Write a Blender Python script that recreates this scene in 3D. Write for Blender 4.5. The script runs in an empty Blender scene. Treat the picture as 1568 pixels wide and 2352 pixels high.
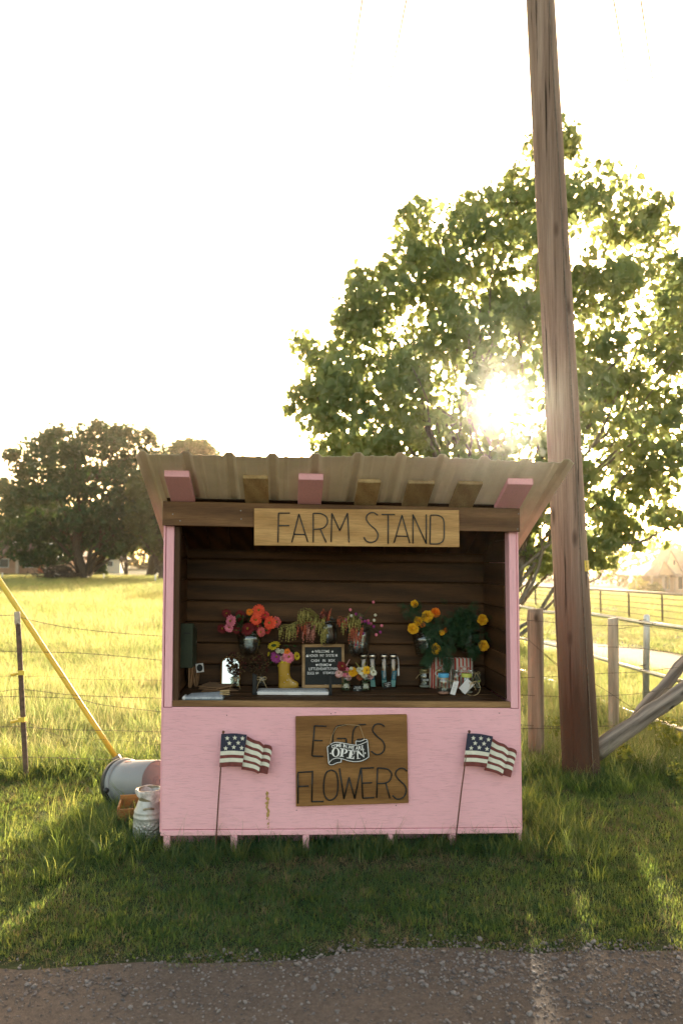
import bpy, bmesh, math, random
import numpy as np
from mathutils import Vector, Matrix

# ------------------------------------------------------------------ camera
scene = bpy.context.scene
COL = scene.collection
F_, CX, CY, EYE = 1834.0, 784.0, 1176.0, 1.65          # photo scaled to 1568 x 2352
TH = math.atan(114.0 / F_)
cT, sT = math.cos(TH), math.sin(TH)
cam_d = bpy.data.cameras.new('camera')
cam = bpy.data.objects.new('camera', cam_d)
COL.objects.link(cam)
cam.location = (0, 0, EYE)
cam.rotation_euler = (math.pi / 2 + TH, 0, 0)
cam_d.sensor_width = 36.0
cam_d.sensor_height = 36.0
cam_d.sensor_fit = 'AUTO'
cam_d.lens = F_ / 2352.0 * 36.0
cam_d.clip_start = 0.05
cam_d.clip_end = 3000
cam_d.dof.use_dof = True
cam_d.dof.focus_distance = 4.8
cam_d.dof.aperture_fstop = 2.4
scene.camera = cam

# ------------------------------------------------------------------ light
SUN_EL, SUN_AZ = math.radians(11.0), math.radians(11.4)      # azimuth from +Y towards +X
SDIR = Vector((math.sin(SUN_AZ) * math.cos(SUN_EL), math.cos(SUN_AZ) * math.cos(SUN_EL), math.sin(SUN_EL)))
world = bpy.data.worlds.new('World')
scene.world = world
world.use_nodes = True
wn, wl = world.node_tree.nodes, world.node_tree.links
wn.clear()
w_out = wn.new('ShaderNodeOutputWorld')
sky = wn.new('ShaderNodeTexSky')
sky.sky_type = 'NISHITA'
sky.sun_disc = False
sky.sun_elevation = SUN_EL
sky.sun_rotation = SUN_AZ
sky.altitude = 100
sky.air_density = 0.8
sky.dust_density = 4.0
sky.ozone_density = 1.0
tint = wn.new('ShaderNodeMix'); tint.data_type = 'RGBA'; tint.blend_type = 'MULTIPLY'
tint.inputs[0].default_value = 1.0
tint.inputs[7].default_value = (1.25, 0.98, 0.66, 1)             # warm white balance of the whole sky
wl.new(sky.outputs[0], tint.inputs[6])
bg = wn.new('ShaderNodeBackground')
bg.inputs[1].default_value = 0.15
wl.new(tint.outputs[2], bg.inputs[0])
# the sun itself and the bright air right round it
geo = wn.new('ShaderNodeTexCoord')
dot = wn.new('ShaderNodeVectorMath'); dot.operation = 'DOT_PRODUCT'
dot.inputs[1].default_value = SDIR
nrm = wn.new('ShaderNodeVectorMath'); nrm.operation = 'NORMALIZE'
wl.new(geo.outputs['Generated'], nrm.inputs[0])
wl.new(nrm.outputs[0], dot.inputs[0])
p1 = wn.new('ShaderNodeMath'); p1.operation = 'POWER'; p1.inputs[1].default_value = 9000
p2 = wn.new('ShaderNodeMath'); p2.operation = 'POWER'; p2.inputs[1].default_value = 60
mx = wn.new('ShaderNodeMath'); mx.operation = 'MAXIMUM'; mx.inputs[1].default_value = 0.0
wl.new(dot.outputs['Value'], mx.inputs[0])
wl.new(mx.outputs[0], p1.inputs[0]); wl.new(mx.outputs[0], p2.inputs[0])
m1 = wn.new('ShaderNodeMath'); m1.operation = 'MULTIPLY'; m1.inputs[1].default_value = 25.0
wl.new(p1.outputs[0], m1.inputs[0])
ad = wn.new('ShaderNodeMath'); ad.operation = 'ADD'
wl.new(m1.outputs[0], ad.inputs[0]); wl.new(p2.outputs[0], ad.inputs[1])
bg2 = wn.new('ShaderNodeBackground'); bg2.inputs[0].default_value = (1.0, 0.86, 0.6, 1)
wl.new(ad.outputs[0], bg2.inputs[1])
adds = wn.new('ShaderNodeAddShader')
wl.new(bg.outputs[0], adds.inputs[0]); wl.new(bg2.outputs[0], adds.inputs[1])
wl.new(adds.outputs[0], w_out.inputs[0])

sun_d = bpy.data.lights.new('sun', 'SUN')
sun_d.energy = 2.6
sun_d.angle = math.radians(0.55)
sun_d.color = (1.0, 0.88, 0.68)
sun = bpy.data.objects.new('sun', sun_d)
COL.objects.link(sun)
sun.location = (30, 150, 40)
sun.rotation_euler = SDIR.to_track_quat('Z', 'Y').to_euler()

scene.view_settings.view_transform = 'Standard'
scene.view_settings.look = 'None'
scene.view_settings.exposure = 2.7
scene.view_settings.gamma = 1.0
scene.view_settings.use_curve_mapping = False
scene.cycles.use_denoising = True
scene.cycles.max_bounces = 7
scene.cycles.diffuse_bounces = 4
scene.cycles.glossy_bounces = 3
scene.cycles.transmission_bounces = 6
scene.cycles.transparent_max_bounces = 16
scene.cycles.volume_bounces = 0
scene.cycles.sample_clamp_indirect = 6.0
scene.cycles.caustics_reflective = False
scene.cycles.caustics_refractive = False

# ------------------------------------------------------------------ pixel -> place
def ray(px, py):
    ex, ey = px - CX, CY - py
    fwd = F_ * cT - ey * sT
    up = F_ * sT + ey * cT
    return ex / fwd, up / fwd

def P(px, py, Y):
    a, b = ray(px, py)
    return Vector((a * Y, Y, EYE + b * Y))

def ground_h(x, y):
    """Height of the land: level at the stand, falling away to the right."""
    t = np.asarray(x, dtype=float) - 3.0
    s = np.where(t > 8, t, np.log1p(np.exp(np.clip(2 * t, -40, 40))) / 2)
    h = -0.064 * s
    h = np.maximum(h, -3.6 + 0.0 * h)
    y = np.asarray(y, dtype=float)
    far = np.clip((y - 7) / 6, 0, 1)
    h = h + far * (0.05 * np.sin(0.31 * t + 0.2 * y) * np.sin(0.23 * y + 1.0))
    return h

def gz(x, y):
    return float(ground_h(x, y))

def G(px, py):
    a, b = ray(px, py)
    Y = 5.0
    for _ in range(60):
        Yn = (gz(a * Y, Y) - EYE) / b
        Y = 0.5 * Y + 0.5 * max(0.5, min(Yn, 400))
    return Vector((a * Y, Y, gz(a * Y, Y)))

# frame of the stand: u along the front, n into the depth; it leans a touch to the right
PHI = math.radians(3.9)
U2 = Vector((math.cos(PHI), math.sin(PHI), 0)); N2 = Vector((-math.sin(PHI), math.cos(PHI), 0))
SO = Vector((0.013, 4.71, 0.0))
SHEAR = 0.0155
def SF(lx, ly, lz):
    p = SO + U2 * lx + N2 * ly
    return Vector((p.x, p.y, lz - SHEAR * lx))

def S(px, py, ly):
    """Pixel -> (lx, lz) in the stand's plane at depth ly."""
    a, b = ray(px, py)
    d = Vector((a, 1, b)); o = Vector((0, 0, EYE))
    t = (ly - (o - SO).dot(N2)) / d.dot(N2)
    w = o + d * t
    lx = (w - SO).dot(U2)
    return lx, w.z + SHEAR * lx

def SW(px, py, ly):
    lx, lz = S(px, py, ly)
    return SF(lx, ly, lz)

HAZE = 0.0004
ZC = 0.835                                   # counter height (local)
def C(px, py):
    """Pixel of a foot on the counter -> (lx, ly)."""
    lo, hi = -0.2, 0.9
    for _ in range(40):
        m = (lo + hi) / 2
        if S(px, py, m)[1] > ZC: lo = m        # still above the counter: further back
        else: hi = m
    return S(px, py, lo)[0], lo
# ------------------------------------------------------------------ helpers
def tag(o, label=None, cat=None, group=None, kind=None):
    if label: o['label'] = label
    if cat: o['category'] = cat
    if group: o['group'] = group
    if kind: o['kind'] = kind
    return o

def thing(name, loc, label, cat, group=None):
    o = bpy.data.objects.new(name, None)
    o.empty_display_size = 0.1
    o.location = loc
    COL.objects.link(o)
    return tag(o, label, cat, group)

def wloc(o):
    v = Vector((0, 0, 0))
    while o is not None:
        v += Vector(o.location); o = o.parent
    return v

def copy_tree(o, parent=None):
    c = o.copy(); COL.objects.link(c); c.parent = parent
    for ch in o.children: copy_tree(ch, c)
    return c

def frame_of(nrm, up=Vector((0, 0, 1))):
    n = Vector(nrm).normalized()
    a = up.cross(n)
    if a.length < 1e-4: a = Vector((1, 0, 0)).cross(n)
    a.normalize()
    return a, n.cross(a), n

class MB:
    def __init__(s):
        s.v, s.f, s.m, s.mi = [], [], [], 0
    def add(s, vs, fs):
        n = len(s.v)
        s.v += [tuple(p) for p in vs]
        s.f += [tuple(i + n for i in f) for f in fs]
        s.m += [s.mi] * len(fs)
        return s
    def hexa(s, p):
        return s.add(p, [(0, 3, 2, 1), (4, 5, 6, 7), (0, 1, 5, 4), (1, 2, 6, 5), (2, 3, 7, 6), (3, 0, 4, 7)])
    def box(s, x0, x1, y0, y1, z0, z1, T=None):
        p = [(x0, y0, z0), (x1, y0, z0), (x1, y1, z0), (x0, y1, z0), (x0, y0, z1), (x1, y0, z1), (x1, y1, z1), (x0, y1, z1)]
        if T: p = [T(*q) for q in p]
        return s.hexa(p)
    def prism(s, pts, vec):
        n = len(pts); vec = Vector(vec)
        a = [Vector(p) for p in pts]; b = [p + vec for p in a]
        fs = [tuple(range(n - 1, -1, -1)), tuple(range(n, 2 * n))]
        fs += [(i, (i + 1) % n, n + (i + 1) % n, n + i) for i in range(n)]
        return s.add(a + b, fs)
    def tube(s, path, r, n=8, caps=True):
        path = [Vector(p) for p in path]
        k = len(path)
        if not hasattr(r, '__len__'): r = [r] * k
        vs, fs = [], []
        prev = None
        for i, p in enumerate(path):
            d = (path[min(i + 1, k - 1)] - path[max(i - 1, 0)])
            if d.length < 1e-9: d = Vector((0, 0, 1))
            d.normalize()
            if prev is None:
                a = d.orthogonal().normalized()
            else:
                a = prev - d * prev.dot(d)
                a = a.normalized() if a.length > 1e-6 else d.orthogonal().normalized()
            prev = a
            b = d.cross(a)
            for j in range(n):
                t = 2 * math.pi * j / n
                vs.append(p + (a * math.cos(t) + b * math.sin(t)) * r[i])
        for i in range(k - 1):
            for j in range(n):
                fs.append((i * n + j, i * n + (j + 1) % n, (i + 1) * n + (j + 1) % n, (i + 1) * n + j))
        if caps:
            fs.append(tuple(range(n - 1, -1, -1)))
            fs.append(tuple((k - 1) * n + j for j in range(n)))
        return s.add(vs, fs)
    def lathe(s, prof, c=(0, 0, 0), n=24, T=None, cap0=True, cap1=True, sx=1, sy=1):
        c = Vector(c); vs, fs = [], []
        for r, z in prof:
            for j in range(n):
                t = 2 * math.pi * j / n
                q = Vector((r * math.cos(t) * sx, r * math.sin(t) * sy, z))
                vs.append(T(q) if T else c + q)
        for i in range(len(prof) - 1):
            for j in range(n):
                fs.append((i * n + j, i * n + (j + 1) % n, (i + 1) * n + (j + 1) % n, (i + 1) * n + j))
        if cap0: fs.append(tuple(range(n - 1, -1, -1)))
        if cap1: fs.append(tuple((len(prof) - 1) * n + j for j in range(n)))
        return s.add(vs, fs)
    def ball(s, c, r, n=8, m=5, sz=1.0):
        return s.lathe([(r * math.sin(math.pi * (i + 0.02) / (m + 0.04)), -r * sz * math.cos(math.pi * (i + 0.02) / (m + 0.04))) for i in range(m + 1)], c, n)
    def build(s, name, mats, parent=None, smooth=False, bev=0.0, origin=None, seg=1):
        me = bpy.data.meshes.new(name)
        v = np.array(s.v, dtype=float).reshape(-1, 3)
        if origin is None:
            origin = Vector(((v.min(0) + v.max(0)) / 2).tolist())
        origin = Vector(origin)
        v = v - np.array(origin)
        me.from_pydata(v.tolist(), [], s.f)
        if not isinstance(mats, (list, tuple)): mats = [mats]
        for m in mats: me.materials.append(m)
        if len(mats) > 1: me.polygons.foreach_set('material_index', s.m)
        if bev > 0:
            bm = bmesh.new(); bm.from_mesh(me)
            bmesh.ops.recalc_face_normals(bm, faces=bm.faces)
            ed = [e for e in bm.edges if len(e.link_faces) == 2 and e.calc_face_angle(0) > 0.5]
            bmesh.ops.bevel(bm, geom=ed, offset=bev, segments=seg, affect='EDGES', profile=0.6)
            bm.to_mesh(me); bm.free()
        if smooth: me.polygons.foreach_set('use_smooth', [True] * len(me.polygons))
        me.update()
        o = bpy.data.objects.new(name, me)
        COL.objects.link(o)
        if parent is not None:
            o.parent = parent
            o.location = origin - wloc(parent)
        else:
            o.location = origin
        return o

def part(parent, name, mats, fn, smooth=False, bev=0.0, **k):
    m = MB(); fn(m)
    return m.build(name, mats, parent, smooth, bev, **k)

def np_mesh(name, verts, faces, mat, parent=None, smooth=False, origin=None):
    """verts (N,3) and equal-sided faces (M,k) straight into a mesh."""
    verts = np.asarray(verts, dtype=np.float32); faces = np.asarray(faces, dtype=np.int32)
    if origin is None: origin = Vector((0, 0, 0)) if parent is None else wloc(parent)
    verts = verts - np.array(origin, dtype=np.float32)
    me = bpy.data.meshes.new(name)
    me.vertices.add(len(verts)); me.vertices.foreach_set('co', verts.ravel())
    k = faces.shape[1]
    me.loops.add(faces.size); me.loops.foreach_set('vertex_index', faces.ravel())
    me.polygons.add(len(faces))
    me.polygons.foreach_set('loop_start', np.arange(0, faces.size, k, dtype=np.int32))
    me.polygons.foreach_set('loop_total', np.full(len(faces), k, dtype=np.int32))
    if smooth: me.polygons.foreach_set('use_smooth', np.ones(len(faces), dtype=bool))
    me.materials.append(mat)
    me.update(calc_edges=True)
    o = bpy.data.objects.new(name, me); COL.objects.link(o)
    o.location = origin
    if parent is not None:
        o.parent = parent; o.location = Vector(origin) - wloc(parent)
    return o

# ------------------------------------------------------------------ materials
def new_mat(name):
    m = bpy.data.materials.new(name); m.use_nodes = True
    nt = m.node_tree; nt.nodes.clear()
    out = nt.nodes.new('ShaderNodeOutputMaterial')
    return m, nt, out

def N(nt, t, **k):
    n = nt.nodes.new(t)
    for a, b in k.items(): setattr(n, a, b)
    return n

def ramp(nt, src, stops):
    r = N(nt, 'ShaderNodeValToRGB')
    e = r.color_ramp.elements
    while len(e) < len(stops): e.new(0.5)
    for i, (p, c) in enumerate(stops):
        e[i].position = p; e[i].color = (*c, 1)
    nt.links.new(src, r.inputs[0])
    return r.outputs[0]

def coords(nt, scale=(1, 1, 1), rnd=True, kind='Object'):
    tc = N(nt, 'ShaderNodeTexCoord')
    mp = N(nt, 'ShaderNodeMapping'); mp.inputs['Scale'].default_value = scale
    nt.links.new(tc.outputs[kind], mp.inputs[0])
    if rnd:
        oi = N(nt, 'ShaderNodeObjectInfo')
        ml = N(nt, 'ShaderNodeMath', operation='MULTIPLY'); ml.inputs[1].default_value = 71.0
        cb = N(nt, 'ShaderNodeCombineXYZ')
        nt.links.new(oi.outputs['Random'], ml.inputs[0])
        for i in range(3): nt.links.new(ml.outputs[0], cb.inputs[i])
        nt.links.new(cb.outputs[0], mp.inputs['Location'])
    return mp.outputs[0]

def bump(nt, h, strength, dist=0.01):
    b = N(nt, 'ShaderNodeBump'); b.inputs['Strength'].default_value = strength; b.inputs['Distance'].default_value = dist
    nt.links.new(h, b.inputs['Height'])
    return b.outputs[0]

def noise(nt, vec, scale, detail=4, rough=0.55, dist=0.0):
    n = N(nt, 'ShaderNodeTexNoise')
    n.inputs['Scale'].default_value = scale; n.inputs['Detail'].default_value = detail
    n.inputs['Roughness'].default_value = rough; n.inputs['Distortion'].default_value = dist
    nt.links.new(vec, n.inputs['Vector'])
    return n.outputs[0]

def mixc(nt, fac, a, b, mode='MIX'):
    m = N(nt, 'ShaderNodeMix', data_type='RGBA', blend_type=mode)
    for i, q in ((0, fac), (6, a), (7, b)):
        if isinstance(q, (int, float)): m.inputs[i].default_value = q
        elif isinstance(q, tuple): m.inputs[i].default_value = (*q, 1)
        else: nt.links.new(q, m.inputs[i])
    return m.outputs[2]

def principled(nt, out, col, rough=0.6, normal=None, metal=0.0, spec=0.5):
    p = N(nt, 'ShaderNodeBsdfPrincipled')
    if isinstance(col, tuple): p.inputs['Base Color'].default_value = (*col, 1)
    else: nt.links.new(col, p.inputs['Base Color'])
    if isinstance(rough, (int, float)): p.inputs['Roughness'].default_value = rough
    else: nt.links.new(rough, p.inputs['Roughness'])
    p.inputs['Metallic'].default_value = metal
    p.inputs['Specular IOR Level'].default_value = spec
    if normal is not None: nt.links.new(normal, p.inputs['Normal'])
    nt.links.new(p.outputs[0], out.inputs[0])
    return p

def plain(name, col, rough=0.6, var=0.18, scale=14.0, metal=0.0, spec=0.4, bmp=0.1):
    m, nt, out = new_mat(name)
    v = coords(nt)
    n = noise(nt, v, scale, 5)
    lo = tuple(c * (1 - var) for c in col); hi = tuple(min(1, c * (1 + var)) for c in col)
    c = ramp(nt, n, [(0.3, lo), (0.7, hi)])
    n2 = noise(nt, v, scale * 6, 3)
    principled(nt, out, c, rough, bump(nt, n2, bmp, 0.003), metal, spec)
    return m

def wood(name, lo, hi, axis=0, rough=0.7, grain=1.0, knots=0.0, bmp=0.25, spec=0.25, vary=0.25):
    """Long grain along one object axis, with rings, streaks and an offset for every piece."""
    m, nt, out = new_mat(name)
    sc = [9.0, 9.0, 9.0]; sc[axis] = 0.55
    v = coords(nt, tuple(q * grain for q in sc))
    n1 = noise(nt, v, 2.2, 6, 0.6, 0.8)
    w = N(nt, 'ShaderNodeTexWave', wave_type='RINGS', rings_direction='SPHERICAL')
    w.inputs['Scale'].default_value = 0.5; w.inputs['Distortion'].default_value = 3.5
    w.inputs['Detail'].default_value = 3; w.inputs['Detail Scale'].default_value = 1.2
    nt.links.new(v, w.inputs['Vector'])
    f = mixc(nt, 0.3, n1, w.outputs['Color'])
    c = ramp(nt, f, [(0.25, lo), (0.75, hi)])
    sc2 = [105.0, 105.0, 105.0]; sc2[axis] = 2.6
    fine = noise(nt, coords(nt, tuple(sc2)), 1.5, 4, 0.65)
    c = mixc(nt, 0.55, c, ramp(nt, fine, [(0.3, (0.45, 0.45, 0.45)), (0.65, (1.1, 1.1, 1.1))]), 'MULTIPLY')
    oi = N(nt, 'ShaderNodeObjectInfo')
    c = mixc(nt, 1.0, c, ramp(nt, oi.outputs['Random'], [(0, (1 - vary,) * 3), (1, (1 + vary,) * 3)]), 'MULTIPLY')
    if knots > 0:
        vo = N(nt, 'ShaderNodeTexVoronoi', feature='F1')
        sk = [5.0, 5.0, 5.0]; sk[axis] = 2.6
        vo.inputs['Scale'].default_value = 1.0
        nt.links.new(coords(nt, tuple(sk)), vo.inputs['Vector'])
        k = ramp(nt, vo.outputs['Distance'], [(0.05, (1, 1, 1)), (0.12, (0, 0, 0))])
        c = mixc(nt, k, c, tuple(q * 0.35 for q in lo))
    principled(nt, out, c, rough, bump(nt, fine, bmp, 0.004), 0, spec)
    return m

def leaf_mat(name, lo, hi, tr, t_fac=0.45, rough=0.5, scale=0.8, spec=0.25, kind='Object'):
    m, nt, out = new_mat(name)
    v = coords(nt, rnd=False, kind=kind)
    n = noise(nt, v, scale, 3)
    c = ramp(nt, n, [(0.3, lo), (0.7, hi)])
    p = N(nt, 'ShaderNodeBsdfPrincipled')
    nt.links.new(c, p.inputs['Base Color']); p.inputs['Roughness'].default_value = rough
    p.inputs['Specular IOR Level'].default_value = spec
    t = N(nt, 'ShaderNodeBsdfTranslucent')
    c2 = mixc(nt, 0.35, tr, c, 'MIX') if False else tr
    t.inputs[0].default_value = (*tr, 1)
    mx = N(nt, 'ShaderNodeMixShader'); mx.inputs[0].default_value = t_fac
    nt.links.new(p.outputs[0], mx.inputs[1]); nt.links.new(t.outputs[0], mx.inputs[2])
    nt.links.new(mx.outputs[0], out.inputs[0])
    return m

def glass_mat(name, tintc=(0.92, 0.94, 0.92), refl=0.10, rough=0.04):
    """Thin clear glass: light passes, the surface mirrors a little more towards its edges."""
    m, nt, out = new_mat(name)
    t = N(nt, 'ShaderNodeBsdfTransparent'); t.inputs[0].default_value = (*tintc, 1)
    g = N(nt, 'ShaderNodeBsdfGlossy'); g.inputs['Roughness'].default_value = rough
    fr = N(nt, 'ShaderNodeFresnel'); fr.inputs[0].default_value = 1.5
    ad = N(nt, 'ShaderNodeMath', operation='ADD'); ad.inputs[1].default_value = refl * 0.5; ad.use_clamp = True
    ge = N(nt, 'ShaderNodeNewGeometry')
    inv = N(nt, 'ShaderNodeMath', operation='SUBTRACT'); inv.inputs[0].default_value = 1.0
    nt.links.new(ge.outputs['Backfacing'], inv.inputs[1])
    fm = N(nt, 'ShaderNodeMath', operation='MULTIPLY')
    nt.links.new(fr.outputs[0], fm.inputs[0]); nt.links.new(inv.outputs[0], fm.inputs[1])
    nt.links.new(fm.outputs[0], ad.inputs[0])
    v = coords(nt)
    n = noise(nt, v, 90, 2)
    nt.links.new(bump(nt, n, 0.15, 0.002), g.inputs['Normal'])
    mx = N(nt, 'ShaderNodeMixShader')
    nt.links.new(ad.outputs[0], mx.inputs[0]); nt.links.new(t.outputs[0], mx.inputs[1]); nt.links.new(g.outputs[0], mx.inputs[2])
    nt.links.new(mx.outputs[0], out.inputs[0])
    return m

# ------------------------------------------------------------------ lettering
_tx = {}
def text_shape(s, size=1.0, bold=0.0):
    """Flat mesh of a string from the built-in font: (verts, faces) centred on 0."""
    k = (s, bold)
    if k not in _tx:
        cu = bpy.data.curves.new('lettering', 'FONT'); cu.body = s; cu.size = 1.0; cu.resolution_u = 3
        cu.offset = bold
        ob = bpy.data.objects.new('lettering', cu)
        me = bpy.data.meshes.new_from_object(ob)
        v = np.array([tuple(q.co)[:2] for q in me.vertices]).reshape(-1, 2)
        f = [tuple(p.vertices) for p in me.polygons]
        bpy.data.objects.remove(ob); bpy.data.curves.remove(cu); bpy.data.meshes.remove(me)
        if len(v): v = v - (v.min(0) + v.max(0)) / 2
        _tx[k] = (v, f)
    v, f = _tx[k]
    return v * size, f

def text_on(m, s, c, ax, ay, w=None, h=None, bold=0.0):
    """Lay a string on a plane: centre c, axes ax, ay (unit), fitted to width w and/or height h."""
    v, f = text_shape(s, 1.0, bold)
    d = v.max(0) - v.min(0)
    sx = w / d[0] if w else h / d[1]
    sy = h / d[1] if h else sx
    c, ax, ay = Vector(c), Vector(ax), Vector(ay)
    m.add([c + ax * float(p[0] * sx) + ay * float(p[1] * sy) for p in v], f)

def smooth_path(pts, k=4):
    """Catmull-Rom through the points."""
    pts = [Vector(p) for p in pts]
    if len(pts) < 3: return pts
    q = [pts[0] * 2 - pts[1]] + pts + [pts[-1] * 2 - pts[-2]]
    out = []
    for i in range(1, len(q) - 2):
        a, b, c, d = q[i - 1], q[i], q[i + 1], q[i + 2]
        for j in range(k):
            t = j / k
            out.append(0.5 * ((2 * b) + (c - a) * t + (2 * a - 5 * b + 4 * c - d) * t * t + (3 * b - a - 3 * c + d) * t ** 3))
    out.append(pts[-1])
    return out

# ------------------------------------------------------------------ scattering of uncountable stuff
def scatter(name, pts, rot, scl, idx, coll, mat=None):
    me = bpy.data.meshes.new(name)
    n = len(pts)
    me.vertices.add(n); me.vertices.foreach_set('co', np.asarray(pts, dtype=np.float32).ravel())
    a = me.attributes.new('rot', 'FLOAT_VECTOR', 'POINT'); a.data.foreach_set('vector', np.asarray(rot, dtype=np.float32).ravel())
    a = me.attributes.new('scl', 'FLOAT_VECTOR', 'POINT'); a.data.foreach_set('vector', np.asarray(scl, dtype=np.float32).ravel())
    a = me.attributes.new('idx', 'INT', 'POINT'); a.data.foreach_set('value', np.asarray(idx, dtype=np.int32))
    o = bpy.data.objects.new(name, me); COL.objects.link(o)
    ng = bpy.data.node_groups.new('scatter_' + name, 'GeometryNodeTree')
    ng.interface.new_socket('Geometry', in_out='INPUT', socket_type='NodeSocketGeometry')
    ng.interface.new_socket('Geometry', in_out='OUTPUT', socket_type='NodeSocketGeometry')
    gi, go = ng.nodes.new('NodeGroupInput'), ng.nodes.new('NodeGroupOutput')
    ci = ng.nodes.new('GeometryNodeCollectionInfo'); ci.inputs[0].default_value = coll
    ci.inputs[1].default_value = True; ci.inputs[2].default_value = True
    ip = ng.nodes.new('GeometryNodeInstanceOnPoints')
    def attr(nm, ty):
        q = ng.nodes.new('GeometryNodeInputNamedAttribute'); q.data_type = ty; q.inputs[0].default_value = nm
        return q.outputs[0]
    L = ng.links.new
    L(gi.outputs[0], ip.inputs['Points']); L(ci.outputs[0], ip.inputs['Instance'])
    ip.inputs['Pick Instance'].default_value = True
    L(attr('idx', 'INT'), ip.inputs['Instance Index'])
    er = ng.nodes.new('FunctionNodeEulerToRotation')
    L(attr('rot', 'FLOAT_VECTOR'), er.inputs[0]); L(er.outputs[0], ip.inputs['Rotation'])
    L(attr('scl', 'FLOAT_VECTOR'), ip.inputs['Scale'])
    L(ip.outputs[0], go.inputs[0])
    md = o.modifiers.new('scatter', 'NODES'); md.node_group = ng
    return o
# ================================================================== the setting
RNG = np.random.default_rng(7)
random.seed(5)

def sin_noise(x, y, f=1.0, seed=0.0):
    return (np.sin(1.7 * f * x + 2.1 * np.sin(0.9 * f * y + seed) + seed) + np.sin(2.3 * f * y + 1.6 * np.sin(1.3 * f * x - seed) + 2 * seed)
            + 0.5 * np.sin(4.1 * f * (x + y) + seed) + 0.5 * np.sin(5.3 * f * (x - y) - seed)) / 3.0

def road_edge(x):
    return 3.44 + 0.045 * x * 0.8 + 0.05 * np.sin(2.2 * x + 0.5) + 0.03 * np.sin(5.7 * x) + 0.02 * np.sin(13.0 * x + 1)

# --- ground materials
def ground_mat():
    m, nt, out = new_mat('turf_soil')
    v = coords(nt, rnd=False)
    n1 = noise(nt, v, 1.3, 6, 0.6); n2 = noise(nt, v, 18, 4, 0.6)
    c = ramp(nt, n1, [(0.3, (0.028, 0.042, 0.018)), (0.7, (0.06, 0.066, 0.028))])
    c = mixc(nt, 0.5, c, ramp(nt, n2, [(0.35, (0.45, 0.4, 0.35)), (0.7, (1.2, 1.15, 1.0))]), 'MULTIPLY')
    principled(nt, out, c, 0.95, bump(nt, n2, 0.6, 0.03), 0, 0.1)
    return m
def dirt_mat(name, a, b, c3):
    m, nt, out = new_mat(name)
    v = coords(nt, rnd=False)
    n1 = noise(nt, v, 1.1, 5, 0.6, 0.4); n2 = noise(nt, v, 55, 4, 0.7); n3 = noise(nt, v, 230, 2, 0.6)
    c = ramp(nt, n1, [(0.32, a), (0.52, b), (0.72, c3)])
    c = mixc(nt, 0.7, c, ramp(nt, n2, [(0.3, (0.55, 0.55, 0.55)), (0.7, (1.3, 1.28, 1.25))]), 'MULTIPLY')
    c = mixc(nt, 0.35, c, ramp(nt, n3, [(0.35, (0.5, 0.5, 0.5)), (0.7, (1.5, 1.45, 1.4))]), 'MULTIPLY')
    h = mixc(nt, 0.5, n2, n3)
    principled(nt, out, c, 0.9, bump(nt, h, 0.7, 0.012), 0, 0.2)
    return m
M_SOIL = ground_mat()
M_ROAD = dirt_mat('gravel_dirt', (0.085, 0.066, 0.057), (0.125, 0.093, 0.076), (0.072, 0.059, 0.053))
M_DRIVE = dirt_mat('pale_gravel', (0.17, 0.132, 0.105), (0.21, 0.165, 0.13), (0.15, 0.115, 0.092))

# --- the land: one sheet, finer near the camera
def land():
    xs = np.concatenate([-np.geomspace(380, 5, 34), np.linspace(-4.6, 4.6, 47), np.geomspace(5, 380, 34)])
    ys = np.concatenate([np.linspace(-40, 2, 12), np.linspace(2.4, 9, 34), np.geomspace(9.6, 420, 44)])
    X, Yy = np.meshgrid(xs, ys)
    Z = ground_h(X, Yy)
    Z = Z + np.where(Yy > 3.6, 0.008 * sin_noise(X, Yy, 2.4, 1.0), 0.0)
    v = np.stack([X, Yy, Z], -1).reshape(-1, 3)
    nx, ny = len(xs), len(ys)
    i = np.arange(nx * ny).reshape(ny, nx)
    f = np.stack([i[:-1, :-1], i[:-1, 1:], i[1:, 1:], i[1:, :-1]], -1).reshape(-1, 4)
    o = np_mesh('ground', v, f, M_SOIL, smooth=True)
    tag(o, kind='structure')
land()

def strip(name, edge_a, edge_b, mat, k=10, lift=0.006):
    """A sheet between two edge lines (lists of (x, y)), draped on the land."""
    a, b = np.array(edge_a), np.array(edge_b)
    t = np.linspace(0, 1, k)[:, None, None]
    g = a[None] * (1 - t) + b[None] * t
    z = ground_h(g[..., 0], g[..., 1]) + lift
    v = np.concatenate([g, z[..., None]], -1).reshape(-1, 3)
    n = len(a); i = np.arange(k * n).reshape(k, n)
    f = np.stack([i[:-1, :-1], i[:-1, 1:], i[1:, 1:], i[1:, :-1]], -1).reshape(-1, 4)
    return tag(np_mesh(name, v, f, mat, smooth=True), kind='structure')
rx = np.linspace(-30, 30, 260)
strip('gravel_road', [(x, -6.0) for x in rx], [(x, float(road_edge(x))) for x in rx], M_ROAD, 24)
da = [G(1195, 1468), G(1300, 1473), G(1400, 1482), G(1568, 1505)]
db = [G(1195, 1502), G(1300, 1514), G(1400, 1532), G(1568, 1562)]
def extend(q, k0, k1):
    q = [Vector((p.x, p.y)) for p in q]
    return [tuple(q[0] + (q[0] - q[1]) * k0)] + [tuple(p) for p in q] + [tuple(q[-1] + (q[-1] - q[-2]) * k1)]
def resample(q, n=24):
    q = [Vector((*p, 0)) for p in q]
    out = []
    L = [0]
    for i in range(1, len(q)): L.append(L[-1] + (q[i] - q[i - 1]).length)
    for j in range(n):
        s = L[-1] * j / (n - 1)
        i = max(k for k in range(len(q) - 1) if L[k] <= s + 1e-9) if s < L[-1] else len(q) - 2
        t = (s - L[i]) / max(1e-9, L[i + 1] - L[i])
        p = q[i].lerp(q[i + 1], min(1, t)); out.append((p.x, p.y))
    return out
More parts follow.
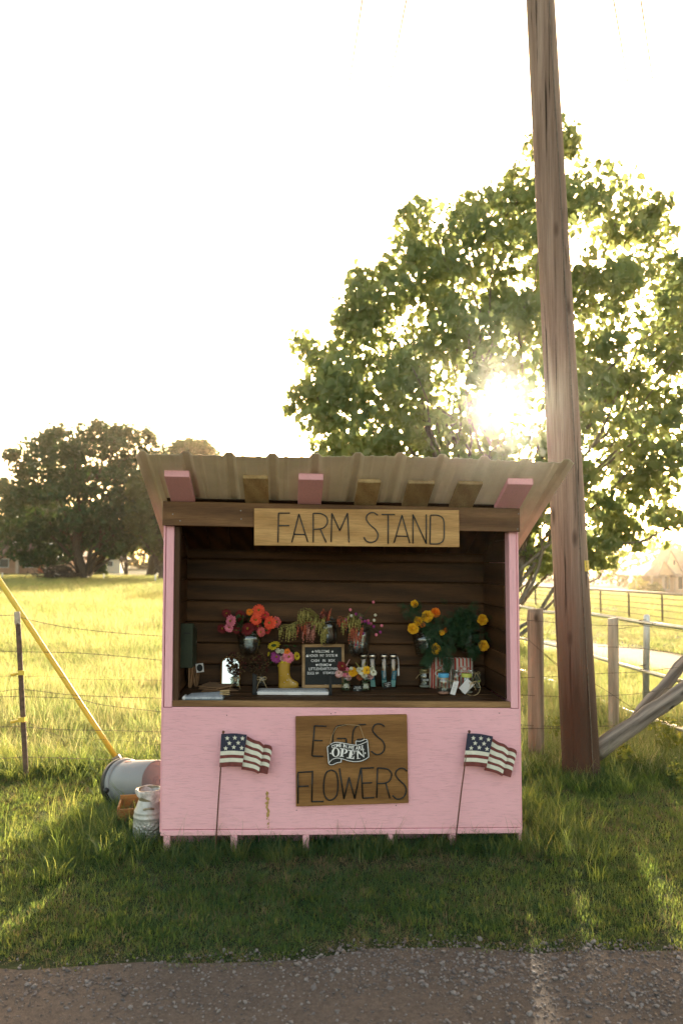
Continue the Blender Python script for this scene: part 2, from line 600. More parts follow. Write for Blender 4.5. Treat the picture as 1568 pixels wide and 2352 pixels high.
strip('driveway', resample(extend(da, 2.5, 1.2)), resample(extend(db, 2.5, 1.2)), M_DRIVE, 8, 0.012)

# --- loose stones on the road
def hidden_collection(name): return bpy.data.collections.new(name)
M_STONE = []
for i, c in enumerate([(0.14, 0.115, 0.11), (0.085, 0.07, 0.068), (0.2, 0.17, 0.16), (0.13, 0.092, 0.075)]):
    M_STONE.append(plain('stone_%d' % i, c, 0.8, 0.25, 60, bmp=0.4))
st_col = hidden_collection('stone_kinds')
for i in range(8):
    bm = bmesh.new(); bmesh.ops.create_icosphere(bm, subdivisions=1, radius=1.0)
    for vv in bm.verts:
        vv.co *= random.uniform(0.65, 1.15); vv.co.z *= 0.62; vv.co.x *= 1.15
    me = bpy.data.meshes.new('stone'); bm.to_mesh(me); bm.free(); me.materials.append(M_STONE[i % 4])
    st_col.objects.link(bpy.data.objects.new('stone_%d' % i, me))
n = 90000
x = RNG.uniform(-3.2, 3.2, n); y = RNG.uniform(1.9, 3.75, n)
dens = 0.16 + 0.75 * np.clip(sin_noise(x * 0.7, y * 2.4, 1.3, 2.0) + 0.35, 0, 1) + 0.3 * (y < 2.95)
edge = road_edge(x)
dens = dens * np.clip((edge + 0.12 - y) / 0.12, 0, 1)
keep = RNG.uniform(0, 1, n) < dens
x, y = x[keep], y[keep]; n = len(x)
s = np.exp(RNG.normal(-5.6, 0.52, n)); s = np.clip(s, 0.0016, 0.0135)
scatter('loose_gravel', np.stack([x, y, ground_h(x, y) + 0.006 + 0.2 * s], -1), np.stack([RNG.uniform(-.4, .4, n), RNG.uniform(-.4, .4, n), RNG.uniform(0, 6.28, n)], -1),
        np.stack([s, s, s], -1), RNG.integers(0, 8, n), st_col)
tag(bpy.data.objects['loose_gravel'], 'loose grey and brown gravel strewn over the dirt road', 'gravel', kind='stuff')

# --- grass
def grass_mat(name, lo, hi, tr, tf=0.4, rough=0.45):
    m, nt, out = new_mat(name)
    g = N(nt, 'ShaderNodeNewGeometry')
    n1 = noise(nt, g.outputs['Position'], 1.1, 4, 0.6)
    oi = N(nt, 'ShaderNodeObjectInfo')
    f = mixc(nt, 0.45, n1, oi.outputs['Random'])
    c = ramp(nt, f, [(0.28, lo), (0.72, hi)])
    p = N(nt, 'ShaderNodeBsdfPrincipled'); nt.links.new(c, p.inputs['Base Color'])
    p.inputs['Roughness'].default_value = 0.75; p.inputs['Specular IOR Level'].default_value = 0.08
    t = N(nt, 'ShaderNodeBsdfTranslucent')
    c2 = mixc(nt, 1.0, tr, ramp(nt, f, [(0.25, (0.6, 0.75, 0.6)), (0.75, (1.15, 1.0, 1.0))]), 'MULTIPLY')
    nt.links.new(c2, t.inputs[0])
    mx = N(nt, 'ShaderNodeMixShader'); mx.inputs[0].default_value = tf
    nt.links.new(p.outputs[0], mx.inputs[1]); nt.links.new(t.outputs[0], mx.inputs[2]); nt.links.new(mx.outputs[0], out.inputs[0])
    return m
M_LAWN = grass_mat('lawn_blade', (0.008, 0.038, 0.022), (0.032, 0.09, 0.048), (0.42, 0.52, 0.10), 0.45)
M_LAWN2 = grass_mat('lawn_blade_pale', (0.035, 0.09, 0.055), (0.095, 0.15, 0.09), (0.48, 0.52, 0.11), 0.46)
M_DRY = grass_mat('dry_blade', (0.14, 0.105, 0.06), (0.28, 0.21, 0.12), (0.4, 0.3, 0.1), 0.35)
M_FIELD = grass_mat('field_blade', (0.11, 0.15, 0.04), (0.22, 0.23, 0.08), (0.50, 0.56, 0.20), 0.55)
M_FIELD2 = grass_mat('field_blade_dry', (0.2, 0.19, 0.08), (0.34, 0.3, 0.15), (0.58, 0.57, 0.27), 0.5)

def tuft(coll, name, nb, rad, l0, l1, wd, lean, mat, seed, curl=0.5, rows=4):
    r = np.random.default_rng(seed)
    ang = r.uniform(0, 2 * np.pi, nb); rr = rad * np.sqrt(r.uniform(0, 1, nb))
    bx, by = rr * np.cos(ang), rr * np.sin(ang)
    L = r.uniform(l0, l1, nb); a2 = ang + r.normal(0, 1.0, nb)
    le = np.abs(r.normal(0, lean, nb)) + 0.05
    dx, dy = np.cos(a2), np.sin(a2)
    w = wd * r.uniform(0.7, 1.3, nb)
    vs = np.zeros((nb, rows, 2, 3))
    x, z = np.zeros(nb), np.zeros(nb)
    th = le.copy()
    for i in range(rows):
        t = i / (rows - 1)
        if i:
            x = x + np.sin(th) * L / (rows - 1); z = z + np.cos(th) * L / (rows - 1)
            th = np.clip(th + curl * r.uniform(0.3, 1.4, nb), 0, 2.3)
        ww = w * (1 - 0.93 * t ** 1.6) / 2
        cx, cy = bx + dx * x, by + dy * x
        vs[:, i, 0] = np.stack([cx - dy * ww, cy + dx * ww, z - 0.004], -1)
        vs[:, i, 1] = np.stack([cx + dy * ww, cy - dx * ww, z - 0.004], -1)
    base = (np.arange(nb) * rows * 2)[:, None]
    fs = np.concatenate([np.stack([base[:, 0] + 2 * i, base[:, 0] + 2 * i + 1, base[:, 0] + 2 * i + 3, base[:, 0] + 2 * i + 2], -1) for i in range(rows - 1)])
    me = bpy.data.meshes.new(name)
    me.from_pydata(vs.reshape(-1, 3).tolist(), [], fs.tolist()); me.materials.append(mat)
    me.polygons.foreach_set('use_smooth', [True] * len(me.polygons))
    o = bpy.data.objects.new(name, me); coll.objects.link(o)

lawn_c = hidden_collection('lawn_tufts')
for i in range(6): tuft(lawn_c, 'a%02d' % i, 36, 0.055, 0.02, 0.065, 0.0034, 0.75, M_LAWN, i, 0.55)
for i in range(3): tuft(lawn_c, 'b%02d' % i, 30, 0.055, 0.02, 0.06, 0.0032, 0.8, M_LAWN2, 20 + i, 0.5)
for i in range(2): tuft(lawn_c, 'c%02d' % i, 26, 0.055, 0.025, 0.06, 0.003, 0.8, M_DRY, 40 + i, 0.6)
tall_c = hidden_collection('tall_tufts')
for i in range(5): tuft(tall_c, 'a%02d' % i, 26, 0.05, 0.09, 0.2, 0.0042, 0.35, M_LAWN, 60 + i, 0.5, 5)
for i in range(2): tuft(tall_c, 'b%02d' % i, 14, 0.04, 0.14, 0.3, 0.0036, 0.3, M_LAWN2, 80 + i, 0.42, 5)
field_c = hidden_collection('field_tufts')
for i in range(5): tuft(field_c, 'a%02d' % i, 34, 0.11, 0.1, 0.26, 0.0055, 0.4, M_FIELD, 100 + i, 0.45)
for i in range(3): tuft(field_c, 'b%02d' % i, 26, 0.11, 0.14, 0.32, 0.0048, 0.35, M_FIELD2, 120 + i, 0.4)

def local_of(x, y):
    dx, dy = x - SO.x, y - SO.y
    return dx * U2.x + dy * U2.y, dx * N2.x + dy * N2.y

def rots(n, tilt=0.12):
    return np.stack([RNG.normal(0, tilt, n), RNG.normal(0, tilt, n), RNG.uniform(0, 6.283, n)], -1)

# short mown lawn between the road and the fence
n = 34000
x = RNG.uniform(-4.4, 4.4, n); y = RNG.uniform(3.2, 7.2, n)
lx, ly = local_of(x, y)
e = road_edge(x)
p = np.clip((y - e + 0.05 + 0.06 * sin_noise(x, y, 3.0, 4.0)) / 0.16, 0, 1)
p = np.where((np.abs(lx) < 1.0) & (ly > 0.12) & (ly < 0.7), 0.0, p)
bare = np.exp(-((lx - 0.1) / 0.75) ** 2 - ((ly + 0.22) / 0.16) ** 2)
p = p * (1 - 0.25 * bare)
p = p * np.clip((7.3 - y) / 0.8, 0, 1)
keep = RNG.uniform(0, 1, n) < p
x, y, lx, ly, bare = x[keep], y[keep], lx[keep], ly[keep], bare[keep]; n = len(x)
s = RNG.uniform(0.6, 1.1, n) * (1 - 0.25 * bare) * np.where(y < road_edge(x) + 0.18, 0.75, 1.0)
nz = sin_noise(x, y, 0.9, 0.7)
idx = RNG.integers(0, 9, n)
pd = 0.14 + 0.55 * bare + 0.16 * np.clip(nz, 0, 1) + 0.25 * np.exp(-((y - road_edge(x)) / 0.12) ** 2)
idx = np.where(RNG.uniform(0, 1, n) < pd, RNG.integers(9, 11, n), idx)
scatter('lawn_grass', np.stack([x, y, ground_h(x, y)], -1), rots(n), np.stack([s, s, s * RNG.uniform(0.8, 1.2, n)], -1), idx, lawn_c)
tag(bpy.data.objects['lawn_grass'], 'short mown green grass between the gravel road and the fence', 'grass', kind='stuff')

# longer grass left standing round the stand, the bucket and the posts
n = 26000
x = RNG.uniform(-3.4, 4.2, n); y = RNG.uniform(4.2, 7.2, n)
lx, ly = local_of(x, y)
p = np.zeros(n)
front = np.exp(-((ly + 0.06) / 0.09) ** 2) * (np.abs(lx) < 1.08) * (0.9 + 0.5 * (np.abs(lx) > 0.55) + 0.25 * np.sin(9 * lx))
p = np.maximum(p, front)
p = np.maximum(p, 0.85 * np.exp(-((lx + 1.38) / 0.3) ** 2 - ((ly - 0.35) / 0.5) ** 2))
p = np.maximum(p, 0.7 * np.exp(-((lx - 1.3) / 0.2) ** 2 - ((ly - 0.35) / 0.55) ** 2))
p = np.maximum(p, 0.9 * np.exp(-((x - 1.83) / 0.28) ** 2 - ((y - 6.05) / 0.22) ** 2))
p = np.maximum(p, 0.75 * np.exp(-((y - 6.5) / 0.3) ** 2))
p = np.where((np.abs(lx) < 1.0) & (ly > 0.1) & (ly < 0.75), 0.12, p)
keep = RNG.uniform(0, 1, n) < np.clip(p, 0, 1) * 0.8
x, y = x[keep], y[keep]; n = len(x)
lx, ly = local_of(x, y)
s = RNG.uniform(0.55, 1.1, n) * np.where((np.abs(lx) < 1.05) & (ly < 0.2), 0.85, 1.0)
scatter('long_grass', np.stack([x, y, ground_h(x, y)], -1), rots(n, 0.15), np.stack([s, s, s], -1), RNG.integers(0, 7, n), tall_c)
tag(bpy.data.objects['long_grass'], 'long unmown grass round the foot of the stand and posts', 'grass', kind='stuff')

# the sunny field behind
def field(n, y0, y1, k, sc):
    y = y0 * (y1 / y0) ** RNG.uniform(0, 1, n)
    y = np.sqrt(RNG.uniform(y0 ** 2, y1 ** 2, n))
    x = RNG.uniform(-0.52, 0.52, n) * y + RNG.uniform(-1.2, 1.2, n)
    return x, y, np.full(n, sc)
fx, fy, fs = [np.concatenate(q) for q in zip(field(17000, 6.3, 16, 0, 1.0), field(17000, 14, 36, 0, 1.7), field(13000, 32, 84, 0, 3.2))]
na, nb2 = np.array([(p.x, p.y) for p in da]), np.array([(p.x, p.y) for p in db])
da_l = np.array(extend(da, 2.5, 1.2)); db_l = np.array(extend(db, 2.5, 1.2))
# no grass on the driveway: compare against its two edges by the y at which each edge crosses this x
ya = np.interp(fx, da_l[np.argsort(da_l[:, 0]), 0], da_l[np.argsort(da_l[:, 0]), 1])
yb = np.interp(fx, db_l[np.argsort(db_l[:, 0]), 0], db_l[np.argsort(db_l[:, 0]), 1])
on_drive = (fx > 3.5) & (fy < ya) & (fy > yb)
beyond = (fx > 3.0) & (fy > ya)
keep = ~on_drive & ~(beyond & (RNG.uniform(0, 1, len(fx)) < 0.25))
fx, fy, fs, beyond = fx[keep], fy[keep], fs[keep], beyond[keep]
n = len(fx)
hgt = fs * RNG.uniform(0.75, 1.2, n) * (1 + 0.3 * sin_noise(fx, fy, 0.5, 1.2)) * np.where(beyond, 0.35, 1.0) * np.clip(0.6 + (fy - 6.3) / 4, 0.6, 1.0)
hgt = np.minimum(hgt, 1.7)
idx = np.where(RNG.uniform(0, 1, n) < 0.3 + 0.2 * sin_noise(fx, fy, 0.3, 3.0), RNG.integers(5, 8, n), RNG.integers(0, 5, n))
scatter('field_grass', np.stack([fx, fy, ground_h(fx, fy)], -1), rots(n, 0.1), np.stack([fs, fs, hgt], -1), idx, field_c)
tag(bpy.data.objects['field_grass'], 'tall yellow green pasture grass lit from behind', 'grass', kind='stuff')

# ------------------------------------------------------------------ trees
def in_poly(px, py, poly):
    ins = np.zeros(len(px), bool); n = len(poly)
    for i in range(n):
        x1, y1 = poly[i]; x2, y2 = poly[(i + 1) % n]
        c = ((y1 > py) != (y2 > py)) & (px < (x2 - x1) * (py - y1) / (y2 - y1 + 1e-12) + x1)
        ins ^= c
    return ins

def edge_dist(px, py, poly):
    d = np.full(len(px), 1e9); n = len(poly)
    for i in range(n):
        x1, y1 = poly[i]; x2, y2 = poly[(i + 1) % n]
        dx, dy = x2 - x1, y2 - y1
        t = np.clip(((px - x1) * dx + (py - y1) * dy) / (dx * dx + dy * dy), 0, 1)
        d = np.minimum(d, np.hypot(px - x1 - t * dx, py - y1 - t * dy))
    return d

def leaves(c, size, r, droop=0.5, wide=0.75, flat=False):
    """Folded, pointed leaves at centres c (n,3): vertices and 5-sided faces."""
    n = len(c)
    a = r.normal(0, 1, (n, 3)); a[:, 2] = a[:, 2] * (1 - droop) - droop * 1.6
    a /= np.linalg.norm(a, axis=1)[:, None]
    b = r.normal(0, 1, (n, 3)); s = np.cross(a, b); s /= np.linalg.norm(s, axis=1)[:, None]
    nn = np.cross(a, s)
    L = (size * r.uniform(0.5, 1.4, n))[:, None]; W = L * wide * r.uniform(0.85, 1.15, n)[:, None]
    fold = W * r.uniform(0.05, 0.28, n)[:, None]; bend = L * r.uniform(0.0, 0.22, n)[:, None]
    def pt(t, w, f): return c + a * L * (t - 0.4) + s * W * w * 0.5 + nn * (fold * f - bend * t * t)
    v = np.stack([pt(0, 0, 0), pt(0.16, -0.85, 1), pt(0.55, -0.72, 1), pt(1, 0, 0), pt(0.55, 0.72, 1), pt(0.16, 0.85, 1), pt(0.4, 0, 0)], 1)
    k = (np.arange(n) * 7)[:, None]
    f = np.concatenate([k + np.array([[0, 6, 3, 2, 1]]), k + np.array([[0, 5, 4, 3, 6]])])
    return v.reshape(-1, 3), f

def crown_points(poly, Y, thick, n_cl, n_lf, cl_r, r, gaps=(), soft=1.6, sprays=()):
    """Points spread in clumps through a volume whose outline, seen level, is poly (x, z)."""
    P_ = np.array(poly); lo, hi = P_.min(0), P_.max(0)
    cs = np.zeros((0, 3)); 
    while len(cs) < n_cl:
        q = r.uniform(lo, hi, (n_cl * 3, 2)); q = q[in_poly(q[:, 0], q[:, 1], poly)]
        d = edge_dist(q[:, 0], q[:, 1], poly)
        th = thick * np.sqrt(np.clip(d / soft, 0.03, 1))
        y = Y + th * r.uniform(-1, 1, len(q))
        cs = np.concatenate([cs, np.stack([q[:, 0], y, q[:, 1]], -1)])
    cs = cs[:n_cl]
    k = r.integers(0, n_cl, n_lf)
    rad = cl_r * r.uniform(0.6, 1.3, n_cl)
    off = r.normal(0, 1, (n_lf, 3)); off /= np.linalg.norm(off, axis=1)[:, None]
    off *= (rad[k] * r.uniform(0.2, 1, n_lf) ** 0.5)[:, None]; off[:, 2] *= 0.8
    pt = cs[k] + off
    d = edge_dist(pt[:, 0], pt[:, 2], poly); ins = in_poly(pt[:, 0], pt[:, 2], poly)
    pt = pt[ins | (d < cl_r * 0.2)]
    for (c_, rr, nn) in sprays:
        o_ = r.normal(0, 0.5, (nn, 3)) * np.array([rr, rr * 1.3, rr * 0.8])
        pt = np.concatenate([pt, np.array(c_) + o_]); cs = np.concatenate([cs, np.array([c_])])
    sd = np.array(SDIR)
    for (o, rr) in gaps:
        w = pt - np.array(o); t = w @ sd
        pt = pt[np.linalg.norm(w - t[:, None] * sd, axis=1) > rr * (0.75 + 0.45 * r.uniform(0, 1, len(pt)))]
    return pt, cs

M_BARK = wood('bark', (0.05, 0.036, 0.026), (0.13, 0.1, 0.075), axis=2, rough=0.9, bmp=0.7)
M_BARKL = wood('bark_grey', (0.13, 0.105, 0.08), (0.24, 0.2, 0.16), axis=2, rough=0.9, bmp=0.6)

def clear_of(q, o, rr):
    """Push a point of a branch sideways out of a gap in the crown."""
    w = Vector(q) - Vector(o); c = SDIR * w.dot(SDIR); d = w - c
    if d.length < rr:
        s_ = Vector((-1 if d.x < 0.1 else 1, 0, 0))
        return Vector(q) + s_ * (rr - abs(d.x))
    return Vector(q)

def limb(m, a, b, r0, r1, r, wob=0.08, k=6, gap=None):
    a, b = Vector(a), Vector(b); L = (b - a).length
    pts = []
    for i in range(k + 1):
        t = i / k
        q = a.lerp(b, t); q.z += 0.12 * L * math.sin(math.pi * t) * 0.6
        if 0 < i < k: q += Vector(r.normal(0, wob * L * 0.35, 3).tolist())
        if gap: q = clear_of(q, gap[0], gap[1] * 1.25)
        pts.append(q)
    m.tube(smooth_path(pts, 2), [r0 + (r1 - r0) * (i / (2 * k)) for i in range(2 * k + 1)], 7)
    return pts

def tree(name, label, base, stems, poly, Y, thick, mat, bark, n_cl, n_lf, cl_r, leaf, seed, gaps=(), droop=0.4, group=None, fork=0.3, r0=0.3, soft=1.6, nlimb=14, wide=0.75, lean=0.0, sprays=()):
    r = np.random.default_rng(seed)
    root = thing(name, base, label, 'tree', group)
    pt, cs = crown_points(poly, Y, thick, n_cl, n_lf, cl_r, r, gaps, soft, sprays)
    zs = np.array(poly)[:, 1]; ztop = zs.max(); zlow = zs.min()
    cx = float(np.mean(np.array(poly)[:, 0]))
    m = MB()
    tips = []
    for k in range(stems):
        a = Vector(base) + (Vector(((k - (stems - 1) / 2) * r0 * 1.5, r.normal(0, r0 * 0.5), 0)) if stems > 1 else Vector((0, 0, 0)))
        top = Vector((base[0] + (cx - base[0]) * 0.5 + (k - (stems - 1) / 2) * 0.22 * (ztop - zlow) + lean, Y + r.normal(0, thick * 0.2), base[2] + (ztop - base[2]) * r.uniform(0.68, 0.82)))
        path = [a + Vector((0, 0, -0.2)), a + Vector((0, 0, 0.25 * r0 * 2)), a.lerp(top, 0.3) + Vector(r.normal(0, r0 * 0.35, 3).tolist()), a.lerp(top, 0.6) + Vector(r.normal(0, r0 * 0.5, 3).tolist()), top]
        if gaps: path = [clear_of(q, gaps[0][0], gaps[0][1] * 1.5) for q in path]
        path = smooth_path(path, 5)
        if gaps: path = [clear_of(q, gaps[0][0], gaps[0][1] * 1.35) for q in path]
        rad = [max(0.02, r0 * (1.35 if i == 0 else 1.0) * (1 - 0.9 * (i / (len(path) - 1)) ** 0.8)) for i in range(len(path))]
        m.tube(path, rad, 9)
        tips.append(path)
    m.build('trunk', bark, root, smooth=True)
    mb = MB()
    order = list(r.permutation(len(cs))[:nlimb * stems]) + list(range(len(cs) - len(sprays), len(cs)))
    for j, q in enumerate(order):
        path = tips[j % stems]
        tgt = Vector(cs[q].tolist())
        t = np.clip((tgt.z - base[2]) / (ztop - base[2]) * 0.75 - 0.05, fork * 0.75, 0.92)
        i = int(t * (len(path) - 1))
        limb(mb, path[i], tgt, max(0.012, r0 * 0.42 * (1 - t)), 0.008 + r0 * 0.02, r, gap=gaps[0] if gaps else None)
    mb.build('limb', bark, root, smooth=True)['kind'] = 'stuff'
    v, f = leaves(pt, leaf, r, droop, wide)
    o = np_mesh('crown', v, f, mat, root, smooth=False)
    o['kind'] = 'stuff'
    return root

def px_poly(pts, Y): return [(P(a, b, Y).x, P(a, b, Y).z) for a, b in pts]

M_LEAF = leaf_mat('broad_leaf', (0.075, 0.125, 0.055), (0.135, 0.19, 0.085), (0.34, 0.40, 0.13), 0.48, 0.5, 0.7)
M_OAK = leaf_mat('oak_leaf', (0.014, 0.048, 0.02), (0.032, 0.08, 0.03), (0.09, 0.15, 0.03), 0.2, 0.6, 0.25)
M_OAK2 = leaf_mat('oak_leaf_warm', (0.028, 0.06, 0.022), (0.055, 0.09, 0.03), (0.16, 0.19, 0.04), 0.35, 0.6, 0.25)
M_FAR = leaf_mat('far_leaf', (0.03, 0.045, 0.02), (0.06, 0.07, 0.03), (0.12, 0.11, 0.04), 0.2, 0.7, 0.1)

# the big broad-leaved tree behind the stand
TY = 15.0
big = [(655, 935), (692, 925), (668, 905), (700, 880), (735, 850), (710, 830), (662, 775), (700, 762), (745, 800), (778, 770), (770, 740), (800, 690), (806, 640), (812, 612), (850, 625), (878, 600),
       (895, 560), (912, 520), (908, 480), (945, 470), (965, 492), (1000, 500), (1030, 480), (1050, 470), (1075, 452), (1100, 470), (1128, 442), (1165, 432), (1170, 385), (1205, 340), (1240, 318), (1285, 325),
       (1305, 318), (1325, 352), (1340, 400), (1372, 432), (1420, 438), (1445, 432), (1452, 480), (1480, 470), (1522, 470), (1515, 520), (1535, 575), (1568, 600), (1640, 640), (1720, 780), (1745, 900), (1735, 1040),
       (1660, 1150), (1560, 1200), (1500, 1215), (1510, 1250), (1440, 1262), (1405, 1240), (1390, 1300), (1340, 1302), (1300, 1290), (1260, 1318), (1205, 1300), (1180, 1240), (1090, 1200), (1000, 1200), (900, 1150), (820, 1110), (735, 1062), (700, 1000)]
big_poly = px_poly(big, TY)
tb = Vector((2.75, TY, gz(2.75, TY)))
gaps = [((0, 0, EYE), 0.30)]
for (gx, gy, rr) in ((1250, 2230, 0.13), (1255, 2290, 0.15), (1262, 2345, 0.16), (1355, 2050, 0.13), (1370, 2085, 0.11), (1285, 1890, 0.1), (1300, 1870, 0.07), (1560, 2110, 0.15), (1545, 2060, 0.1)):
    g_ = G(gx, gy); gaps.append(((g_.x, g_.y, g_.z), rr))
tree('catalpa_tree', 'big leafy green tree with the low sun behind, above the right end of the stand', tb, 3, big_poly, TY, 2.3, M_LEAF, M_BARKL, 680, 36000, 0.40, 0.155, 11, gaps, 0.62, r0=0.13, soft=2.0, nlimb=16, wide=0.72, sprays=[((*P(a, b, TY + dy)[:],), q, nn) for a, b, dy, q, nn in ((684, 786, .2, .24, 42), (708, 806, -.2, .26, 46), (736, 838, .4, .3, 60), (672, 932, 0, .2, 36), (700, 936, .3, .26, 46), (722, 905, -.3, .28, 50), (690, 892, .1, .18, 26), (738, 985, .2, .32, 60), (722, 958, .5, .22, 34), (760, 1030, 0, .3, 60), (788, 720, .3, .28, 50), (822, 636, 0, .26, 44), (925, 492, .2, .24, 44), (1500, 488, 0, .3, 50), (1440, 450, .2, .26, 44), (1228, 345, 0, .32, 60), (1310, 348, .2, .26, 44), (1060, 482, 0, .26, 40), (1140, 448, .3, .26, 40), (1180, 400, .1, .24, 36), (1390, 1292, 0, .3, 60), (1240, 1300, 0.2, .34, 70))])

# the oaks across the field
OY = 71.0
oak_a = px_poly([(8, 1110), (40, 1075), (22, 1050), (52, 1008), (80, 1002), (112, 1000), (128, 984), (158, 986), (190, 976), (228, 970), (255, 988), (290, 982), (342, 986), (356, 1010), (348, 1045), (330, 1085), (352, 1120), (350, 1180), (330, 1240),
                 (300, 1262), (262, 1275), (225, 1268), (195, 1262), (160, 1288), (120, 1292), (70, 1296), (28, 1280), (14, 1230), (20, 1160)], OY)
b_ = G(197, 1334); b_ = P(197, 1290, OY); b_.z = gz(b_.x, OY)
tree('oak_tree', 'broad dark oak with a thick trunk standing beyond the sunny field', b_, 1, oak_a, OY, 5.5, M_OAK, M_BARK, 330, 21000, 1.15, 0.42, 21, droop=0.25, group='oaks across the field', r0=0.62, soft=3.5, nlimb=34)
Y2 = 69.0
oak_b = px_poly([(300, 1120), (340, 1090), (380, 1070), (430, 1075), (520, 1090), (560, 1180), (520, 1262), (440, 1275), (380, 1282), (330, 1262), (300, 1215)], Y2)
b_ = P(371, 1290, Y2); b_.z = gz(b_.x, Y2)
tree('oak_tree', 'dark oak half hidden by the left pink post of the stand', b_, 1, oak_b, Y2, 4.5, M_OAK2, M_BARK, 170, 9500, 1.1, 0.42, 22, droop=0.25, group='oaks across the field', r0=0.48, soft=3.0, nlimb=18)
Y3 = 82.0
oak_c = px_poly([(350, 1072), (366, 1042), (385, 1028), (410, 1014), (438, 1010), (470, 1016), (495, 1036), (510, 1060), (540, 1120), (540, 1240), (440, 1262), (360, 1250), (335, 1160)], Y3)
b_ = P(323, 1290, Y3); b_.x += 1.0; b_.z = gz(b_.x, Y3)
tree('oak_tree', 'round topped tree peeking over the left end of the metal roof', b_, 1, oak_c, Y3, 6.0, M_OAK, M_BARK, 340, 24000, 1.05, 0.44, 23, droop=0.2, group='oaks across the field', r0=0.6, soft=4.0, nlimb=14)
Y4 = 98.0
oak_d = px_poly([(-170, 1150), (-120, 1095), (-50, 1085), (0, 1108), (22, 1130), (30, 1200), (20, 1238), (-40, 1250), (-120, 1262), (-175, 1240)], Y4)
b_ = P(-60, 1290, Y4); b_.z = gz(b_.x, Y4)
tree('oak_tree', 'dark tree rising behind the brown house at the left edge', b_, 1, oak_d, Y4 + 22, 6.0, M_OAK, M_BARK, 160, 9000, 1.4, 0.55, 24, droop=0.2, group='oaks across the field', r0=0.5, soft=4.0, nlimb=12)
Y5 = 92.0
for sd_, (pxx, poly, lab) in enumerate([(291, [(235, 1200), (262, 1165), (300, 1160), (335, 1190), (345, 1250), (318, 1285), (262, 1283), (240, 1250)], 'slim shaded oak in the gap between the two large oaks'),
                                     (238, [(200, 1205), (232, 1180), (262, 1200), (272, 1262), (240, 1280), (205, 1270)], 'slender young tree next to the thick oak trunk')]):
    b_ = P(pxx, 1290, Y5); b_.z = gz(b_.x, Y5)
    tree('young_oak_tree', lab, b_, 1, px_poly(poly, Y5), Y5, 2.5, M_OAK2, M_BARK, 60, 3000, 1.0, 0.42, 30 + sd_, droop=0.2, group='oaks across the field', r0=0.3, soft=2.5, nlimb=8)
# a tree out of sight behind the stand; its shade lies across the field
Y6 = 64.0
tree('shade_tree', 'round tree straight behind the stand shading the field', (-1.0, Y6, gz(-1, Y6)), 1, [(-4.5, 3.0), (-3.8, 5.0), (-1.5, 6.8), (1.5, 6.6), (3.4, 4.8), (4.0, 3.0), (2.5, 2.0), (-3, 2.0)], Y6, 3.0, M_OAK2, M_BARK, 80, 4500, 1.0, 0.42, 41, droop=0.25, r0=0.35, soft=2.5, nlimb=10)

# the far wood along the horizon: one mass
def far_wood():
    r = np.random.default_rng(77)
    n_cl = 420
    x = r.uniform(-150, 175, n_cl); y = r.uniform(150, 185, n_cl) + np.where(x < 20, 15, 0)
    ht = 8.0 + 2.4 * np.sin(0.11 * x + 1) + r.normal(0, 1.4, n_cl) - 2.0 * np.clip((x - 62) / 30, 0, 1) 
    n_lf = 24000
    k = r.integers(0, n_cl, n_lf); t = r.uniform(0.02, 1, n_lf)
    w = 3.4 * np.sqrt(np.clip(1 - (t - 0.35) ** 2 / 0.45, 0.02, 1))
    a = r.uniform(0, 6.283, n_lf)
    q = w * np.sqrt(r.uniform(0.2, 1, n_lf))
    px = x[k] + q * np.cos(a); py = y[k] + q * np.sin(a)
    pt = np.stack([px, py, ground_h(px, py) + t * ht[k]], -1)
    v, f = leaves(pt, 1.0, r, 0.2, 0.85)
    tag(np_mesh('far_woods', v, f, M_FAR), 'hazy line of far woods along the horizon', 'woods', kind='stuff')
far_wood()
# ================================================================== the farm stand
def pink_mat(name, axis, emboss):
    m, nt, out = new_mat(name)
    sc = [26.0, 26.0, 26.0]; sc[axis] = 2.6
    v = coords(nt, tuple(sc))
    w = noise(nt, v, 1.0, 5, 0.62, 2.2)
    sc2 = [150.0, 150.0, 150.0]; sc2[axis] = 11.0
    w2 = noise(nt, coords(nt, tuple(sc2)), 1.0, 3, 0.6, 0.6)
    lines = ramp(nt, w2, [(0.36, (0, 0, 0)), (0.5, (1, 1, 1))])
    h = mixc(nt, 0.5, lines, w)
    big = noise(nt, coords(nt), 2.0, 4, 0.6)
    c = ramp(nt, big, [(0.3, (0.80, 0.405, 0.455)), (0.7, (0.86, 0.45, 0.50))])
    c = mixc(nt, 0.10, c, lines, 'MULTIPLY')
    sp = noise(nt, coords(nt), 42, 3, 0.7)
    c = mixc(nt, ramp(nt, sp, [(0.73, (0, 0, 0)), (0.78, (0.6, 0.6, 0.6))]), c, (0.45, 0.22, 0.2))
    principled(nt, out, c, 0.62, bump(nt, h, emboss, 0.003), 0, 0.35)
    return m
M_PINK = pink_mat('pink_siding', 0, 0.5)
M_PINKV = pink_mat('pink_trim_upright', 2, 0.18)
M_PINKH = pink_mat('pink_trim_long', 0, 0.18)
M_PINKD = pink_mat('pink_rafter', 1, 0.2)
M_DARK = wood('dark_stain_long', (0.04, 0.0175, 0.006), (0.105, 0.046, 0.016), 0, 0.65, knots=0.0, vary=0.3)
M_DARKY = wood('dark_stain_deep', (0.034, 0.0145, 0.005), (0.085, 0.036, 0.013), 1, 0.65, vary=0.3)
M_DARKV = wood('dark_stain_upright', (0.035, 0.017, 0.008), (0.08, 0.038, 0.017), 2, 0.65)
M_SILL = wood('sill_wood', (0.15, 0.075, 0.03), (0.3, 0.17, 0.075), 0, 0.55)
M_HEAD = wood('header_wood', (0.10, 0.047, 0.018), (0.21, 0.105, 0.043), 0, 0.6, vary=0.05)
M_PINE = wood('pine_board', (0.40, 0.215, 0.075), (0.58, 0.345, 0.14), 0, 0.6, knots=0.6, vary=0.05, bmp=0.15)
